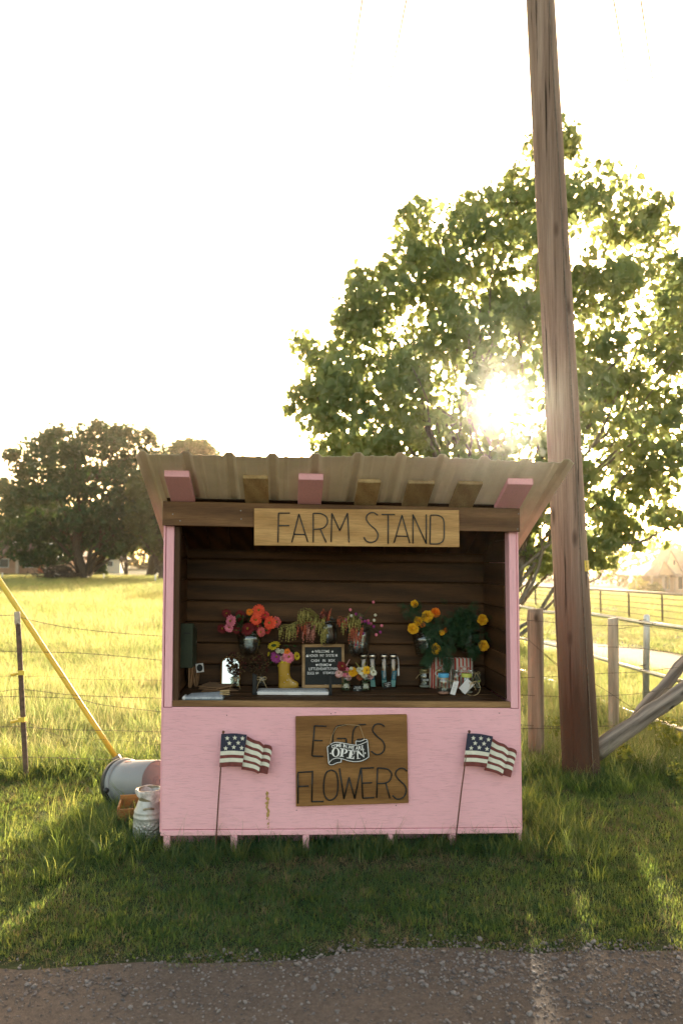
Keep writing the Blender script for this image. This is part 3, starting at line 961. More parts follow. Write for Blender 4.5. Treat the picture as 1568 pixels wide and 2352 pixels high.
M_RAW = wood('raw_lumber', (0.34, 0.22, 0.1), (0.5, 0.36, 0.18), 1, 0.7)
M_STAIN = wood('stained_plywood', (0.17, 0.075, 0.022), (0.29, 0.14, 0.045), 0, 0.55, grain=0.7, vary=0.02, bmp=0.1)
M_SCREW = plain('screw_steel', (0.25, 0.22, 0.2), 0.4, metal=0.8)
M_SHEET = plain('galvalume_sheet', (0.82, 0.72, 0.55), 0.55, 0.10, 5.0, metal=0.0, spec=0.5, bmp=0.03)
M_ROD = plain('blackened_rod', (0.022, 0.02, 0.018), 0.45, metal=0.3)
M_RODG = plain('grey_rod', (0.06, 0.055, 0.05), 0.5, metal=0.4)

ST = thing('farm_stand', SF(0, 0.3, 0), 'pink wooden roadside farm stand with a dark plank interior and a slanted metal roof', 'farm stand')
def sbox(name, mat, x0, x1, y0, y1, z0, z1, bev=0.003, parent=ST):
    return part(parent, name, mat, lambda m: m.box(x0, x1, y0, y1, z0, z1, SF), bev=bev)

XL, XR = -1.035, 1.035
BACK = 0.60
ROOF = lambda ly: 2.009 - 0.43 * ly                    # underside of the metal at depth ly
# siding panel, feet, skids
sbox('front_panel', M_PINK, XL, XR, -0.014, 0.0, 0.118, 0.80, 0.002)
sbox('bottom_rail', M_PINKH, XL - 0.004, XR + 0.004, -0.02, 0.035, 0.085, 0.115, 0.003)
for px0, px1 in ((376, 391), (530, 545), (695, 710), (889, 903), (1032, 1046), (1189, 1204)):
    a = S(px0, 1930, -0.01)[0]; b = S(px1, 1930, -0.01)[0]
    sbox('leg', M_PINKV, max(a, XL - 0.003), min(b, XR + 0.003), -0.018, 0.07, -0.03, 0.084, 0.003)
for y0 in (0.14, 0.38, 0.60):
    sbox('skid', M_PINKH, XL + 0.02, XR - 0.02, y0, y0 + 0.06, -0.03, 0.045, 0.003)
sbox('floor_deck', M_DARK, XL + 0.01, XR - 0.01, 0.036, 0.66, 0.087, 0.112, 0.002)
# outer side sheets
for s_ in (-1, 1):
    x0, x1 = (XL - 0.012, XL) if s_ < 0 else (XR, XR + 0.012)
    def sd(m):
        ring = [(0.002, 0.1), (0.67, 0.1), (0.67, ROOF(0.67) - 0.03), (0.002, ROOF(0.002) - 0.03)]
        m.prism([SF(x0, y, z) for y, z in ring], U2 * (x1 - x0))
    part(ST, 'side_panel', M_PINKV, sd, bev=0.0015)
    # front uprights
    xa, xb = (XL + 0.006, XL + 0.05) if s_ < 0 else (XR - 0.05, XR - 0.006)
    sbox('corner_post', M_PINKV, xa, xb, -0.012, 0.078, 0.803, 1.842, 0.003)
    xa, xb = (XL + 0.0515, XL + 0.083) if s_ < 0 else (XR - 0.083, XR - 0.0515)
    if s_ < 0: sbox('inner_stud', M_DARKV, xa, xb, 0.0, 0.08, 0.84, 1.842, 0.003)
sbox('back_sheet', M_PINK, XL, XR, BACK + 0.04, BACK + 0.052, 0.1, ROOF(BACK + .05) - 0.035, 0.002)
sbox('dark_gap_backing', M_DARK, XL + 0.004, XR - 0.004, BACK + 0.0365, BACK + 0.0395, 0.12, ROOF(BACK + .04) - 0.04, 0)  # added dark sheet, so the gaps between back planks look shaded
# plank lining: back wall
pl = 0.137
z = ZC + 0.002
while z < ROOF(BACK) - 0.06:
    z1 = min(z + pl - 0.007, ROOF(BACK) - 0.045)
    j = random.uniform(-0.004, 0.003)
    sbox('back_plank', M_DARK, XL + 0.022, XR - 0.022, BACK + j, BACK + 0.036, z, z1, 0.005)
    z += pl
# side lining planks
for s_ in (-1, 1):
    z = ZC + 0.004
    while z < 1.86:
        z1 = z + pl - 0.004
        yb = BACK - 0.007
        j = random.uniform(-0.003, 0.004)
        x0, x1 = (XL + 0.002, XL + 0.055 + j) if s_ < 0 else (XR - 0.055 - j, XR - 0.002)
        ytop = min(yb, (2.009 - 0.05 - z1) / 0.43); ybot = min(yb, (2.009 - 0.05 - z) / 0.43)
        if ybot > 0.12:
            def pk(m):
                y0 = 0.0815
                m.hexa([SF(x0, y0, z), SF(x1, y0, z), SF(x1, ybot, z), SF(x0, ybot, z), SF(x0, y0, z1), SF(x1, y0, z1), SF(x1, max(ytop, y0 + .01), z1), SF(x0, max(ytop, y0 + .01), z1)])
            part(ST, 'side_plank', M_DARKY, pk, bev=0.003)
        z += pl
def wp(m):
    ya, yb = BACK - 0.001, BACK + 0.062
    m.hexa([SF(q, y, ROOF(BACK) - 0.0445) for q, y in ((XL + .004, ya), (XR - .004, ya), (XR - .004, yb), (XL + .004, yb))] + [SF(q, y, ROOF(y) - 0.0095) for q, y in ((XL + .004, ya), (XR - .004, ya), (XR - .004, yb), (XL + .004, yb))])
part(ST, 'light_leak_block', M_DARK, wp)  # added block that stops sun leaking in between back wall and roof
# ceiling planks run with the slope
x = XL + 0.06
while x < XR - 0.07:
    x1 = min(x + 0.142, XR - 0.058)
    j = random.uniform(0, 0.004)
    def ck(m):
        y0, y1 = 0.01, BACK - 0.002
        za, zb = ROOF(y0) - 0.034 - j, ROOF(y1) - 0.034 - j
        m.hexa([SF(x + .002, y0, za), SF(x1 - .002, y0, za), SF(x1 - .002, y1, zb), SF(x + .002, y1, zb), SF(x + .002, y0, za + .02), SF(x1 - .002, y0, za + .02), SF(x1 - .002, y1, zb + .02), SF(x + .002, y1, zb + .02)])
    part(ST, 'ceiling_plank', M_DARKY, ck, bev=0.002)
    x += 0.142
def ul(m):
    y0, y1 = 0.0, BACK + 0.06
    m.hexa([SF(q, y, ROOF(y) - d) for d in (0.008, 0.004) for q, y in ((XL + .003, y0), (XR - .003, y0), (XR - .003, y1), (XL + .003, y1))])
part(ST, 'dark_ceiling_backing', M_DARK, ul)  # dark sheet added over the ceiling planks to keep their gaps dark
# counter planks and sill
y = 0.022
for k in range(5):
    y1 = min(y + 0.128, BACK - 0.004)
    if y1 - y > 0.02:
        j = random.uniform(-0.003, 0.0)
        sbox('counter_plank', M_DARK, XL + 0.058, XR - 0.058, y + .0015, y1 - .0015, ZC - 0.022 + j, ZC + j, 0.003)
    y += 0.128
sbox('sill', M_SILL, XL + 0.0515, XR - 0.0515, -0.012, 0.02, ZC - 0.03, ZC + 0.005, 0.003)
sbox('panel_ledge', M_PINKH, XL + 0.0515, XR - 0.0515, -0.013, 0.02, 0.7905, 0.8035, 0.002)
# header beam and the boards under the overhang
sbox('header_beam', M_HEAD, XL - 0.012, XR + 0.008, -0.052, -0.014, 1.842, 1.982, 0.003)
def under(px0, px1, yf, th, mat, name):
    a = S(px0, 1162, -0.06)[0]; b = S(px1, 1162, -0.06)[0]
    def bd(m):
        y0, y1 = yf, 0.005
        za, zb = ROOF(y0) - 0.003, ROOF(y1) - 0.003
        nn = Vector((0, 0, -th))
        m.hexa([SF(a, y0, za) + nn, SF(b, y0, za) + nn, SF(b, y1, zb) + nn, SF(a, y1, zb) + nn, SF(a, y0, za), SF(b, y0, za), SF(b, y1, zb), SF(a, y1, zb)])
    return part(ST, name, mat, bd, bev=0.003)
for px0, px1 in ((391, 446), (684, 738), (1140, 1196)):
    under(px0, px1, -0.30, 0.036, M_PINKD, 'rafter_end')
for px0, px1, yf in ((562, 617, -0.27), (815, 866, -0.255), (925, 985, -0.255), (1035, 1090, -0.26)):
    under(px0, px1, yf, 0.02, M_RAW, 'roof_board')
# ribbed metal roof in three overlapping sheets
def roof_sheet(x0, x1, lift):
    def prof(x):
        t = ((x + 1.13 - 0.145) % 0.229) - 0.1145
        a = abs(abs(t) - 0.1145) if False else abs(t)
        h = 0.0
        if a < 0.034: h = 0.021 * min(1.0, (0.034 - a) / 0.018)
        q = abs(a - 0.075)
        if q < 0.011: h = max(h, 0.0035)
        return h
    xs = np.linspace(x0, x1, int((x1 - x0) / 0.0075))
    ys = np.array([-0.452, -0.30, -0.1, 0.2, 0.5, 0.80])
    vs = []; 
    for y in ys:
        for x in xs:
            w = 0.010 * math.sin(2.1 * x + 0.8) + 0.004 * math.sin(5.3 * x)
            w *= max(0, min(1, (0.1 - y) / 0.5))
            e = 0.0
            if x < -1.105: e = -0.012 * (-1.105 - x) / 0.025
            vs.append(SF(float(x), float(y), ROOF(float(y)) + prof(x) + lift + w + e))
    nx = len(xs); ny = len(ys); m = MB()
    fs = []
    for i in range(ny - 1):
        for j in range(nx - 1):
            fs.append((i * nx + j, i * nx + j + 1, (i + 1) * nx + j + 1, (i + 1) * nx + j))
    top = [v + Vector((0, 0, 0.0012)) for v in vs]
    nv = len(vs)
    fs2 = [tuple(reversed([nv + q for q in f])) for f in fs]
    rim = [(j, nv + j, nv + j + 1, j + 1) for j in range(nx - 1)]
    m.add(vs + top, [tuple(reversed(f)) for f in fs] + [tuple(reversed(f)) for f in fs2] + rim)
    o = m.build('roof_sheet', M_SHEET, ST)
    o.data.polygons.foreach_set('use_smooth', [False] * len(o.data.polygons))
roof_sheet(-1.13, -0.165, 0.0)
roof_sheet(-0.20, 0.60, 0.0022)
roof_sheet(0.565, 1.23, 0.0044)
# screws and a worn scar with old glue on the siding
for px, py, ly in ((414, 1196, -0.0525), (397, 1181, -0.0525), (553, 1173, -0.0525), (554, 1192, -0.0525), (1190, 1180, -0.0525), (1188, 1215, -0.0525)):
    c = SW(px, py, ly)
    part(ST, 'screw', M_SCREW, lambda m: m.prism([c + U2 * 0.004 * math.cos(q * 1.047) + Vector((0, 0, 0.004 * math.sin(q * 1.047))) for q in range(6)], N2 * 0.002))
M_GLUE = plain('old_glue', (0.42, 0.26, 0.09), 0.6, 0.4, 60, bmp=0.8)
def glue(m):
    r = random.Random(3)
    q = [(615, 1818), (611, 1826), (616, 1836), (613, 1846), (614, 1856), (618, 1866), (613, 1874), (617, 1884), (615, 1894), (618, 1904)]
    for i in range(len(q) - 1):
        for k in range(5):
            t = r.random(); w = r.uniform(1.2, 3.6) * (1.0 if i < 6 else 0.55)
            px = q[i][0] + (q[i + 1][0] - q[i][0]) * t + r.uniform(-2.4, 2.4); py = q[i][1] + (q[i + 1][1] - q[i][1]) * t
            c = SW(px, py, -0.0142)
            n_ = 6; rr = w * 0.0024
            m.prism([c + U2 * rr * r.uniform(.6, 1.2) * math.cos(q2 * 1.047) + Vector((0, 0, 1.4 * rr * r.uniform(.6, 1.2) * math.sin(q2 * 1.047))) for q2 in range(n_)], -N2 * r.uniform(0.0015, 0.004))
part(ST, 'glue_scar', M_GLUE, glue)['label'] = 'ragged vertical scar of old amber glue'
for px, py in ((770, 1637), (760, 1639), (521, 1643), (1146, 1638), (681, 1861), (909, 1850)):
    c = SW(px, py, -0.0142)
    part(ST, 'nail_hole', M_ROD, lambda m: m.prism([c + U2 * 0.003 * math.cos(q * 1.047) + Vector((0, 0, 0.003 * math.sin(q * 1.047))) for q in range(6)], -N2 * 0.001))

# ------------------------------------------------------------------ signs
def stroke_letters(root, letters, conv, r, mat):
    for name, strokes in letters:
        m = MB()
        for st in strokes:
            pts = [conv(*p) for p in st]
            if len(pts) > 3: pts = smooth_path(pts, 4)
            m.tube(pts, r, 7)
        m.build('letter_' + name, mat, root, smooth=True)

# FARM STAND
FS = thing('farm_stand_sign', SW(818, 1212, -0.06), 'pale pine board sign reading FARM STAND above the opening', 'sign')
def fb(m):
    q = [SW(584, 1168, -0.0535), SW(1052, 1172, -0.0535), SW(1053, 1257, -0.0535), SW(584, 1253, -0.0535)]
    m.prism(q, -N2 * 0.019)
part(FS, 'board', M_PINE, fb, bev=0.002)
za = lambda x, y: SW(301 + .328 * x, 1028.6 + .328 * y, -0.0765)
zb = lambda x, y: SW(784 + .36 * x, 1028.6 + .36 * y, -0.0765)
stroke_letters(FS, [
    ('f', [[(1033, 455), (1028, 662)], [(1033, 457), (1112, 457)], [(1030, 545), (1107, 545)]]),
    ('a', [[(1175, 463), (1125, 662)], [(1175, 463), (1237, 658)], [(1142, 605), (1222, 607)]]),
    ('r', [[(1275, 457), (1275, 662)], [(1275, 459), (1330, 461), (1368, 486), (1372, 528), (1342, 562), (1278, 571)], [(1325, 570), (1365, 662)]]),
    ('m', [[(1400, 660), (1405, 458)], [(1405, 458), (1460, 580)], [(1460, 580), (1515, 457)], [(1515, 457), (1525, 662)]])], za, 0.0038, M_RODG)
stroke_letters(FS, [
    ('s', [[(232, 430), (200, 412), (167, 425), (158, 455), (180, 490), (215, 520), (233, 555), (220, 590), (190, 603), (160, 595), (143, 570)]]),
    ('t', [[(255, 425), (340, 427)], [(297, 427), (297, 612)]]),
    ('a', [[(385, 430), (335, 605)], [(385, 430), (435, 608)], [(350, 562), (420, 565)]]),
    ('n', [[(455, 610), (455, 425)], [(455, 425), (540, 612)], [(540, 612), (540, 425)]]),
    ('d', [[(567, 430), (563, 612)], [(567, 430), (615, 431), (648, 455), (654, 520), (650, 585), (620, 611), (563, 612)]])], zb, 0.0038, M_RODG)

# EGGS FLOWERS
z7 = lambda x, y, ly: SW(627.2 + .38 * x, 1599.4 + .38 * y, ly)
EF = thing('eggs_and_flowers_sign', z7(470, 400, -0.03), 'brown stained plywood sign reading EGGS FLOWERS on the pink front', 'sign')
part(EF, 'board', M_STAIN, lambda m: m.prism([z7(x, y, -0.0155) for x, y in ((135, 122), (139, 118), (802, 106), (806, 110), (815, 640), (138, 662))], -N2 * 0.016), bev=0.002)
zc_ = lambda x, y: z7(x, y, -0.0345)
stroke_letters(EF, [
    ('e', [[(250, 178), (322, 181)], [(250, 178), (235, 360)], [(235, 360), (302, 363)], [(243, 266), (298, 268)]]),
    ('g', [[(440, 174), (390, 180), (366, 215), (360, 275), (363, 330), (390, 354), (430, 348), (440, 305), (441, 255)], [(441, 255), (385, 255)]]),
    ('g', [[(560, 170), (512, 175), (486, 205), (478, 270), (482, 328), (508, 350), (545, 344), (556, 300), (558, 258)], [(558, 255), (505, 262)]]),
    ('s', [[(672, 182), (650, 168), (615, 172), (600, 205), (625, 240), (660, 270), (673, 305), (660, 340), (625, 352), (592, 332)]]),
    ('f', [[(150, 460), (150, 648)], [(150, 460), (235, 455)], [(150, 545), (215, 542)]]),
    ('l', [[(238, 450), (233, 636)], [(233, 636), (305, 635)]]),
    ('o', [[(350, 445), (320, 462), (306, 520), (308, 590), (332, 625), (362, 622), (386, 590), (391, 520), (380, 462), (350, 445)]]),
    ('w', [[(400, 435), (428, 620)], [(428, 620), (458, 490)], [(458, 490), (492, 618)], [(492, 618), (530, 432)]]),
    ('e', [[(532, 435), (541, 615)], [(532, 435), (608, 432)], [(541, 615), (610, 612)], [(537, 525), (597, 522)]]),
    ('r', [[(630, 433), (625, 615)], [(630, 433), (690, 440), (715, 470), (703, 508), (675, 525), (628, 527)], [(680, 527), (705, 615)]]),
    ('s', [[(808, 452), (785, 435), (755, 440), (738, 470), (760, 505), (795, 540), (803, 575), (785, 610), (750, 622), (722, 600)]])], zc_, 0.0042, M_ROD)

# OPEN plaque
M_BLACK = plain('black_board', (0.016, 0.015, 0.014), 0.6, 0.2)
M_WHITEP = plain('white_print', (0.78, 0.74, 0.72), 0.7, 0.05)
M_STRING = plain('twine', (0.45, 0.32, 0.17), 0.9, 0.25, 120, bmp=0.5)
zo = lambda x, y, ly: SW(740.1 + .076 * x, 1668.4 + .076 * y, ly)
OP = thing('open_plaque', zo(780, 780, -0.046), 'small black scroll plaque reading COME IN WE ARE OPEN hung on the brown sign', 'sign')
out_p = [(140, 610), (200, 560), (260, 515), (360, 470), (480, 460), (640, 478), (820, 520), (1000, 545), (1000, 430), (1015, 420), (1130, 430), (1230, 395), (1290, 372), (1360, 395), (1385, 430),
         (1400, 640), (1420, 910), (1400, 950), (1280, 1030), (1120, 1080), (960, 1085), (800, 1060), (680, 1020), (585, 1000), (590, 1085), (500, 1095), (400, 1140), (300, 1180), (210, 1175), (175, 1130), (160, 900)]
part(OP, 'plaque', M_BLACK, lambda m: m.prism([zo(x, y, -0.0405) for x, y in out_p], -N2 * 0.005))
LY = -0.0462
def line(m, pts, w, ly=LY, k=4):
    q = smooth_path([Vector((x, y, 0)) for x, y in pts], k) if len(pts) > 2 else [Vector((x, y, 0)) for x, y in pts]
    for i in range(len(q) - 1):
        d = (q[i + 1] - q[i]); 
        if d.length < 1e-6: continue
        d.normalize(); p = Vector((-d.y, d.x, 0)) * w / 2; e = d * w * 0.25
        a, b = q[i] - e, q[i + 1] + e
        vs = [zo(*(a + p).xy, ly), zo(*(b + p).xy, ly), zo(*(b - p).xy, ly), zo(*(a - p).xy, ly)]
        m.add(vs, [(0, 1, 2, 3)])
def rim(m):
    line(m, [(245, 545), (350, 490), (480, 485), (700, 520), (1000, 570), (1150, 545), (1360, 450)], 20)
    line(m, [(205, 580), (150, 620)], 20); line(m, [(150, 620), (190, 1115)], 20)
    line(m, [(195, 1110), (280, 1015), (400, 960), (540, 965), (760, 1030), (950, 1065), (1150, 1050), (1300, 990), (1400, 920)], 20)
    line(m, [(1400, 920), (1360, 430)], 20)
    line(m, [(1012, 565), (1012, 440)], 20); line(m, [(1012, 440), (1140, 448), (1265, 400)], 20); line(m, [(1290, 392), (1345, 405), (1362, 440)], 20)
    line(m, [(565, 970), (570, 1075)], 20); line(m, [(570, 1075), (430, 1105), (320, 1155), (230, 1155), (190, 1115)], 20)
part(OP, 'scroll_outline', M_WHITEP, rim)
def poly2(m, rings):
    for rg in rings:
        m.add([zo(x, y, LY) for x, y in rg], [tuple(range(len(rg)))])
def ring_o(cx, cy, a, b, ai, bi, n=24, rot=0.0, t0=0.0, t1=2 * math.pi, dx=0):
    qs = []
    for i in range(n):
        p = t0 + (t1 - t0) * i / n; q = t0 + (t1 - t0) * (i + 1) / n
        def pt(t, A, B, ox): 
            x, y = A * math.cos(t) + ox, B * math.sin(t)
            return (cx + x * math.cos(rot) - y * math.sin(rot), cy + x * math.sin(rot) + y * math.cos(rot))
        qs.append([pt(p, a, b, 0), pt(q, a, b, 0), pt(q, ai, bi, dx), pt(p, ai, bi, dx)])
    return qs
word = [('o', ring_o(405, 785, 125, 138, 62, 122, rot=0.05)),
        ('p', [[(580, 670), (650, 680), (615, 915), (545, 905)], [(535, 655), (660, 670), (655, 695), (533, 680)], [(510, 890), (645, 905), (643, 925), (508, 910)]] + ring_o(655, 745, 108, 78, 48, 58, 12, 0.1, -1.57, 1.57)),
        ('e', [[(835, 725), (905, 735), (860, 975), (790, 965)], [(770, 705), (985, 735), (980, 760), (768, 728)], [(735, 935), (960, 965), (952, 992), (732, 960)], [(960, 740), (985, 738), (970, 845), (955, 840)], [(965, 880), (950, 990), (900, 982)], [(870, 830), (930, 835), (925, 862), (862, 857)], [(915, 790), (890, 935), (875, 935), (900, 790)]]),
        ('n', [[(1035, 730), (1080, 725), (1085, 960), (1055, 962)], [(995, 735), (1090, 722), (1265, 940), (1225, 915)], [(1215, 700), (1240, 698), (1265, 945), (1240, 930)], [(1150, 702), (1262, 686), (1264, 705), (1155, 722)], [(1030, 968), (1140, 955), (1142, 970), (1032, 986)], [(990, 735), (1080, 722), (1082, 740), (992, 752)]])]
for nm, rings in word:
    part(OP, 'letter_' + nm, M_WHITEP, lambda m: poly2(m, rings))
part(OP, 'dot', M_WHITEP, lambda m: poly2(m, [[(248 + 22 * math.cos(t * .785), 815 + 22 * math.sin(t * .785)) for t in range(8)]]))
part(OP, 'dot', M_WHITEP, lambda m: poly2(m, [[(1292 + 22 * math.cos(t * .785), 807 + 22 * math.sin(t * .785)) for t in range(8)]]))
def come(m):
    for ch, x, y, rot in (('C', 318, 612, -.2), ('O', 392, 590, -.12), ('M', 470, 575, -.05), ('E', 550, 572, 0.02), ('I', 645, 580, .08), ('N', 695, 598, .1), (',', 758, 655, .1), ('W', 842, 630, .12), ('E', 930, 652, .1), ('A', 1045, 655, .02), ('R', 1130, 645, -.08), ('E', 1208, 628, -.15)):
        v, f = text_shape(ch, 1.0, 0.02)
        d = v.max(0) - v.min(0)
        h = 105 if ch != ',' else 40; sx = h / d[1] * (0.78 if ch in 'MWON' else 0.9)
        if ch in 'I,': sx = h / d[1]
        sy = h / d[1]
        c_, s_ = math.cos(rot), math.sin(rot)
        m.add([zo(x + p[0] * sx * c_ + p[1] * sy * s_, y + p[0] * sx * s_ - p[1] * sy * c_, LY) for p in v], f)
part(OP, 'small_lettering', M_WHITEP, come)
part(OP, 'string', M_STRING, lambda m: (m.tube([zo(215, 545, -0.043), zo(300, 260, -0.043), zo(430, 20, -0.040), zo(760, -60, -0.040), zo(1130, -20, -0.040)], 0.0011, 5), m.tube([zo(1130, -20, -0.040), zo(1270, 390, -0.043)], 0.0011, 5)))

# ------------------------------------------------------------------ the two garden flags
M_NAVY = plain('flag_navy', (0.022, 0.022, 0.045), 0.65, 0.2, 60)
M_RED = plain('flag_red', (0.16, 0.035, 0.03), 0.65, 0.25, 40)
M_CREAM = plain('flag_cream', (0.66, 0.62, 0.52), 0.65, 0.1, 40)
M_RUST = plain('rusty_rod', (0.13, 0.055, 0.035), 0.7, 0.35, 80, bmp=0.4)
def flag(label, pole_top, pole_foot, tilt=0.0, k=0.00069):
    top, foot = Vector(pole_top), Vector(pole_foot)
    root = thing('garden_flag', foot, label, 'flag', 'flags before the pink front')
    ct, st = math.cos(tilt), math.sin(tilt)
    def fp(zx, zy, d):                         # zoom pixels of the left flag, d = out of the picture plane
        dx, dz = (zx - 1046) * k, -(zy - 298) * k
        return top + U2 * (dx * ct + dz * st) + Vector((0, 0, dz * ct - dx * st)) - N2 * d
    def lean(zx, zy): return (zx, zy)
    TH_ = 0.007
    secs = [([(1030, 307, 0), (1130, 303, .004), (1240, 313, .012)], [(1018, 575, 0), (1110, 568, .004), (1203, 570, .012)]),
            ([(1240, 330, -.006), (1300, 362, -.004), (1345, 372, .006), (1382, 400, .018)], [(1195, 598, -.006), (1255, 606, -.004), (1300, 614, .006), (1338, 628, .018)]),
            ([(1382, 398, 0), (1412, 400, .002), (1440, 410, .01), (1448, 430, .014)], [(1332, 628, 0), (1362, 626, .002), (1395, 632, .01), (1412, 633, .014)])]
    rows = [[0, .52, .64, .74, .86, 1.0], [0, .115, .235, .345, .455, .565, .68, .79, .895, 1.0][:10], [0, .12, .25, .36, .48, .6, .73, .86, 1.0]]
    cols = [['navy', 'cream', 'red', 'cream', 'red'], ['red', 'cream', 'red', 'cream', 'red', 'cream', 'red', 'cream', 'red'], ['red', 'cream', 'red', 'cream', 'red', 'cream', 'red', 'cream']]
    cols[2] = ['red', 'cream', 'red', 'cream', 'red', 'cream', 'red', 'red']
    rows[1] = [0, .1, .235, .33, .465, .56, .69, .775, .9, 1.0]
    mats = {'navy': M_NAVY, 'red': M_RED, 'cream': M_CREAM}
    for (tp, bt), rw, cl in zip(secs, rows, cols):
        tps = smooth_path([Vector(q) for q in tp], 4); bts = smooth_path([Vector(q) for q in bt], 4)
        for i in range(len(rw) - 1):
            m = MB(); n_ = len(tps)
            fr = [[], []]; bk = [[], []]
            for a_, b_ in zip(tps, bts):
                for s_, v_ in ((0, rw[i]), (1, rw[i + 1])):
                    q = a_.lerp(b_, v_)
                    fr[s_].append(fp(q.x, q.y, q.z + TH_)); bk[s_].append(fp(q.x, q.y, q.z))
            vs = fr[0] + fr[1] + bk[0] + bk[1]
            fs = []
            for j in range(n_ - 1):
                fs += [(j, n_ + j, n_ + j + 1, j + 1), (2 * n_ + j, 2 * n_ + j + 1, 3 * n_ + j + 1, 3 * n_ + j), (j, j + 1, 2 * n_ + j + 1, 2 * n_ + j), (n_ + j, 3 * n_ + j, 3 * n_ + j + 1, n_ + j + 1)]
            fs += [(0, 2 * n_, 3 * n_, n_), (n_ - 1, 2 * n_ - 1, 4 * n_ - 1, 3 * n_ - 1)]
            m.add(vs, fs)
            m.build('canton' if cl[i] == 'navy' else 'stripe', mats[cl[i]], root)
    for sx, sy in ((1080, 340), (1142, 336), (1205, 341), (1098, 380), (1170, 377), (1068, 422), (1134, 412), (1198, 418)):
        d = TH_ + 0.0005 + 0.012 * max(0, (sx - 1030) / 210) ** 1.3
        pts = []
        for q in range(10):
            rr = 20 if q % 2 == 0 else 8.5
            pts.append(fp(sx + rr * math.sin(q * math.pi / 5), sy - rr * math.cos(q * math.pi / 5), d))
        part(root, 'star', M_CREAM, lambda m: m.prism(pts, -N2 * 0.002))
    def pol(m):
        m.tube([foot + Vector((0, 0, -0.05)), foot.lerp(top, 0.5), top], 0.0042, 7)
    part(root, 'pole', M_RUST, pol, smooth=True)
    part(root, 'finial', M_RUST, lambda m: m.ball(top + Vector((0, 0, 0.004)), 0.0085, 9, 6), smooth=True)
    return root
ft = SW(513, 1683, -0.055); ff = SW(493, 1935, -0.07); ff.z = 0.0
flag('star and stripe metal flag on a rusty stake, beside the glue scar', ft, ff)
ft = SW(1077, 1682, -0.055); ff = SW(1040, 1945, -0.075); ff.z = 0.0
flag('star and stripe metal flag on a rusty stake near the pole end of the stand', ft, ff, 0.085, 0.00070)
# ================================================================== utility pole, fences, things in the grass
M_POLE = wood('pole_wood', (0.10, 0.045, 0.028), (0.24, 0.125, 0.085), 2, 0.75, grain=0.8, bmp=0.9, vary=0.0)
M_POST = wood('weathered_post', (0.26, 0.19, 0.13), (0.56, 0.43, 0.31), 2, 0.85, bmp=0.9, knots=0.5)
M_LOG = wood('grey_log', (0.09, 0.068, 0.054), (0.36, 0.29, 0.235), 0, 0.85, bmp=1.0, knots=0.5)
M_GALV = plain('galvanised_pipe', (0.55, 0.55, 0.54), 0.38, 0.1, 20, metal=0.7)
M_WIRE = plain('rusty_wire', (0.14, 0.10, 0.07), 0.7, 0.3, 60, metal=0.3)
M_DPIPE = plain('dark_pipe', (0.12, 0.085, 0.06), 0.6, 0.2, 20, metal=0.2)
M_YEL = plain('yellow_plastic', (0.72, 0.5, 0.07), 0.4, 0.08, 6)
M_PRINT = plain('black_print', (0.03, 0.025, 0.02), 0.7, 0.1)

M_DULLW = plain('dull_copper_wire', (0.16, 0.12, 0.09), 0.6, 0.3, 30, metal=0.3)
def pole_mat():
    m, nt, out = new_mat('creosoted_pole')
    v = coords(nt, (7, 7, 0.35), rnd=False)
    n1 = noise(nt, v, 2.0, 6, 0.62, 0.5)
    c = ramp(nt, n1, [(0.28, (0.19, 0.12, 0.085)), (0.5, (0.29, 0.195, 0.145)), (0.72, (0.4, 0.29, 0.225))])
    fine = noise(nt, coords(nt, (120, 120, 2.2), rnd=False), 1.0, 4, 0.65)
    c = mixc(nt, 0.6, c, ramp(nt, fine, [(0.32, (0.62, 0.6, 0.58)), (0.66, (1.12, 1.11, 1.1))]), 'MULTIPLY')
    cr = noise(nt, coords(nt, (42, 42, 0.6), rnd=False), 1.0, 3, 0.55, 0.3)
    crack = ramp(nt, cr, [(0.33, (1, 1, 1)), (0.37, (0, 0, 0))])
    c = mixc(nt, crack, c, (0.035, 0.02, 0.014))
    vo = N(nt, 'ShaderNodeTexVoronoi'); vo.inputs['Scale'].default_value = 1.0
    nt.links.new(coords(nt, (7, 7, 2.2), rnd=False), vo.inputs['Vector'])
    knot = ramp(nt, vo.outputs['Distance'], [(0.08, (0.9, 0.9, 0.9)), (0.2, (0, 0, 0))])
    c = mixc(nt, knot, c, (0.06, 0.034, 0.024))
    # oil that has bled down into the butt of the pole
    sp = N(nt, 'ShaderNodeSeparateXYZ'); g_ = N(nt, 'ShaderNodeNewGeometry'); nt.links.new(g_.outputs['Position'], sp.inputs[0])
    mr = N(nt, 'ShaderNodeMapRange'); mr.inputs[1].default_value = 1.1; mr.inputs[2].default_value = 0.0
    ad_ = N(nt, 'ShaderNodeMath', operation='MULTIPLY_ADD'); ad_.inputs[1].default_value = -1.1; nt.links.new(n1, ad_.inputs[0]); nt.links.new(sp.outputs[2], ad_.inputs[2])
    nt.links.new(ad_.outputs[0], mr.inputs[0])
    c = mixc(nt, mr.outputs[0], c, (0.08, 0.042, 0.026))
    h = mixc(nt, 0.5, fine, crack, 'SUBTRACT')
    principled(nt, out, c, 0.8, bump(nt, h, 0.9, 0.012), 0, 0.25)
    return m
M_POLE = pole_mat()
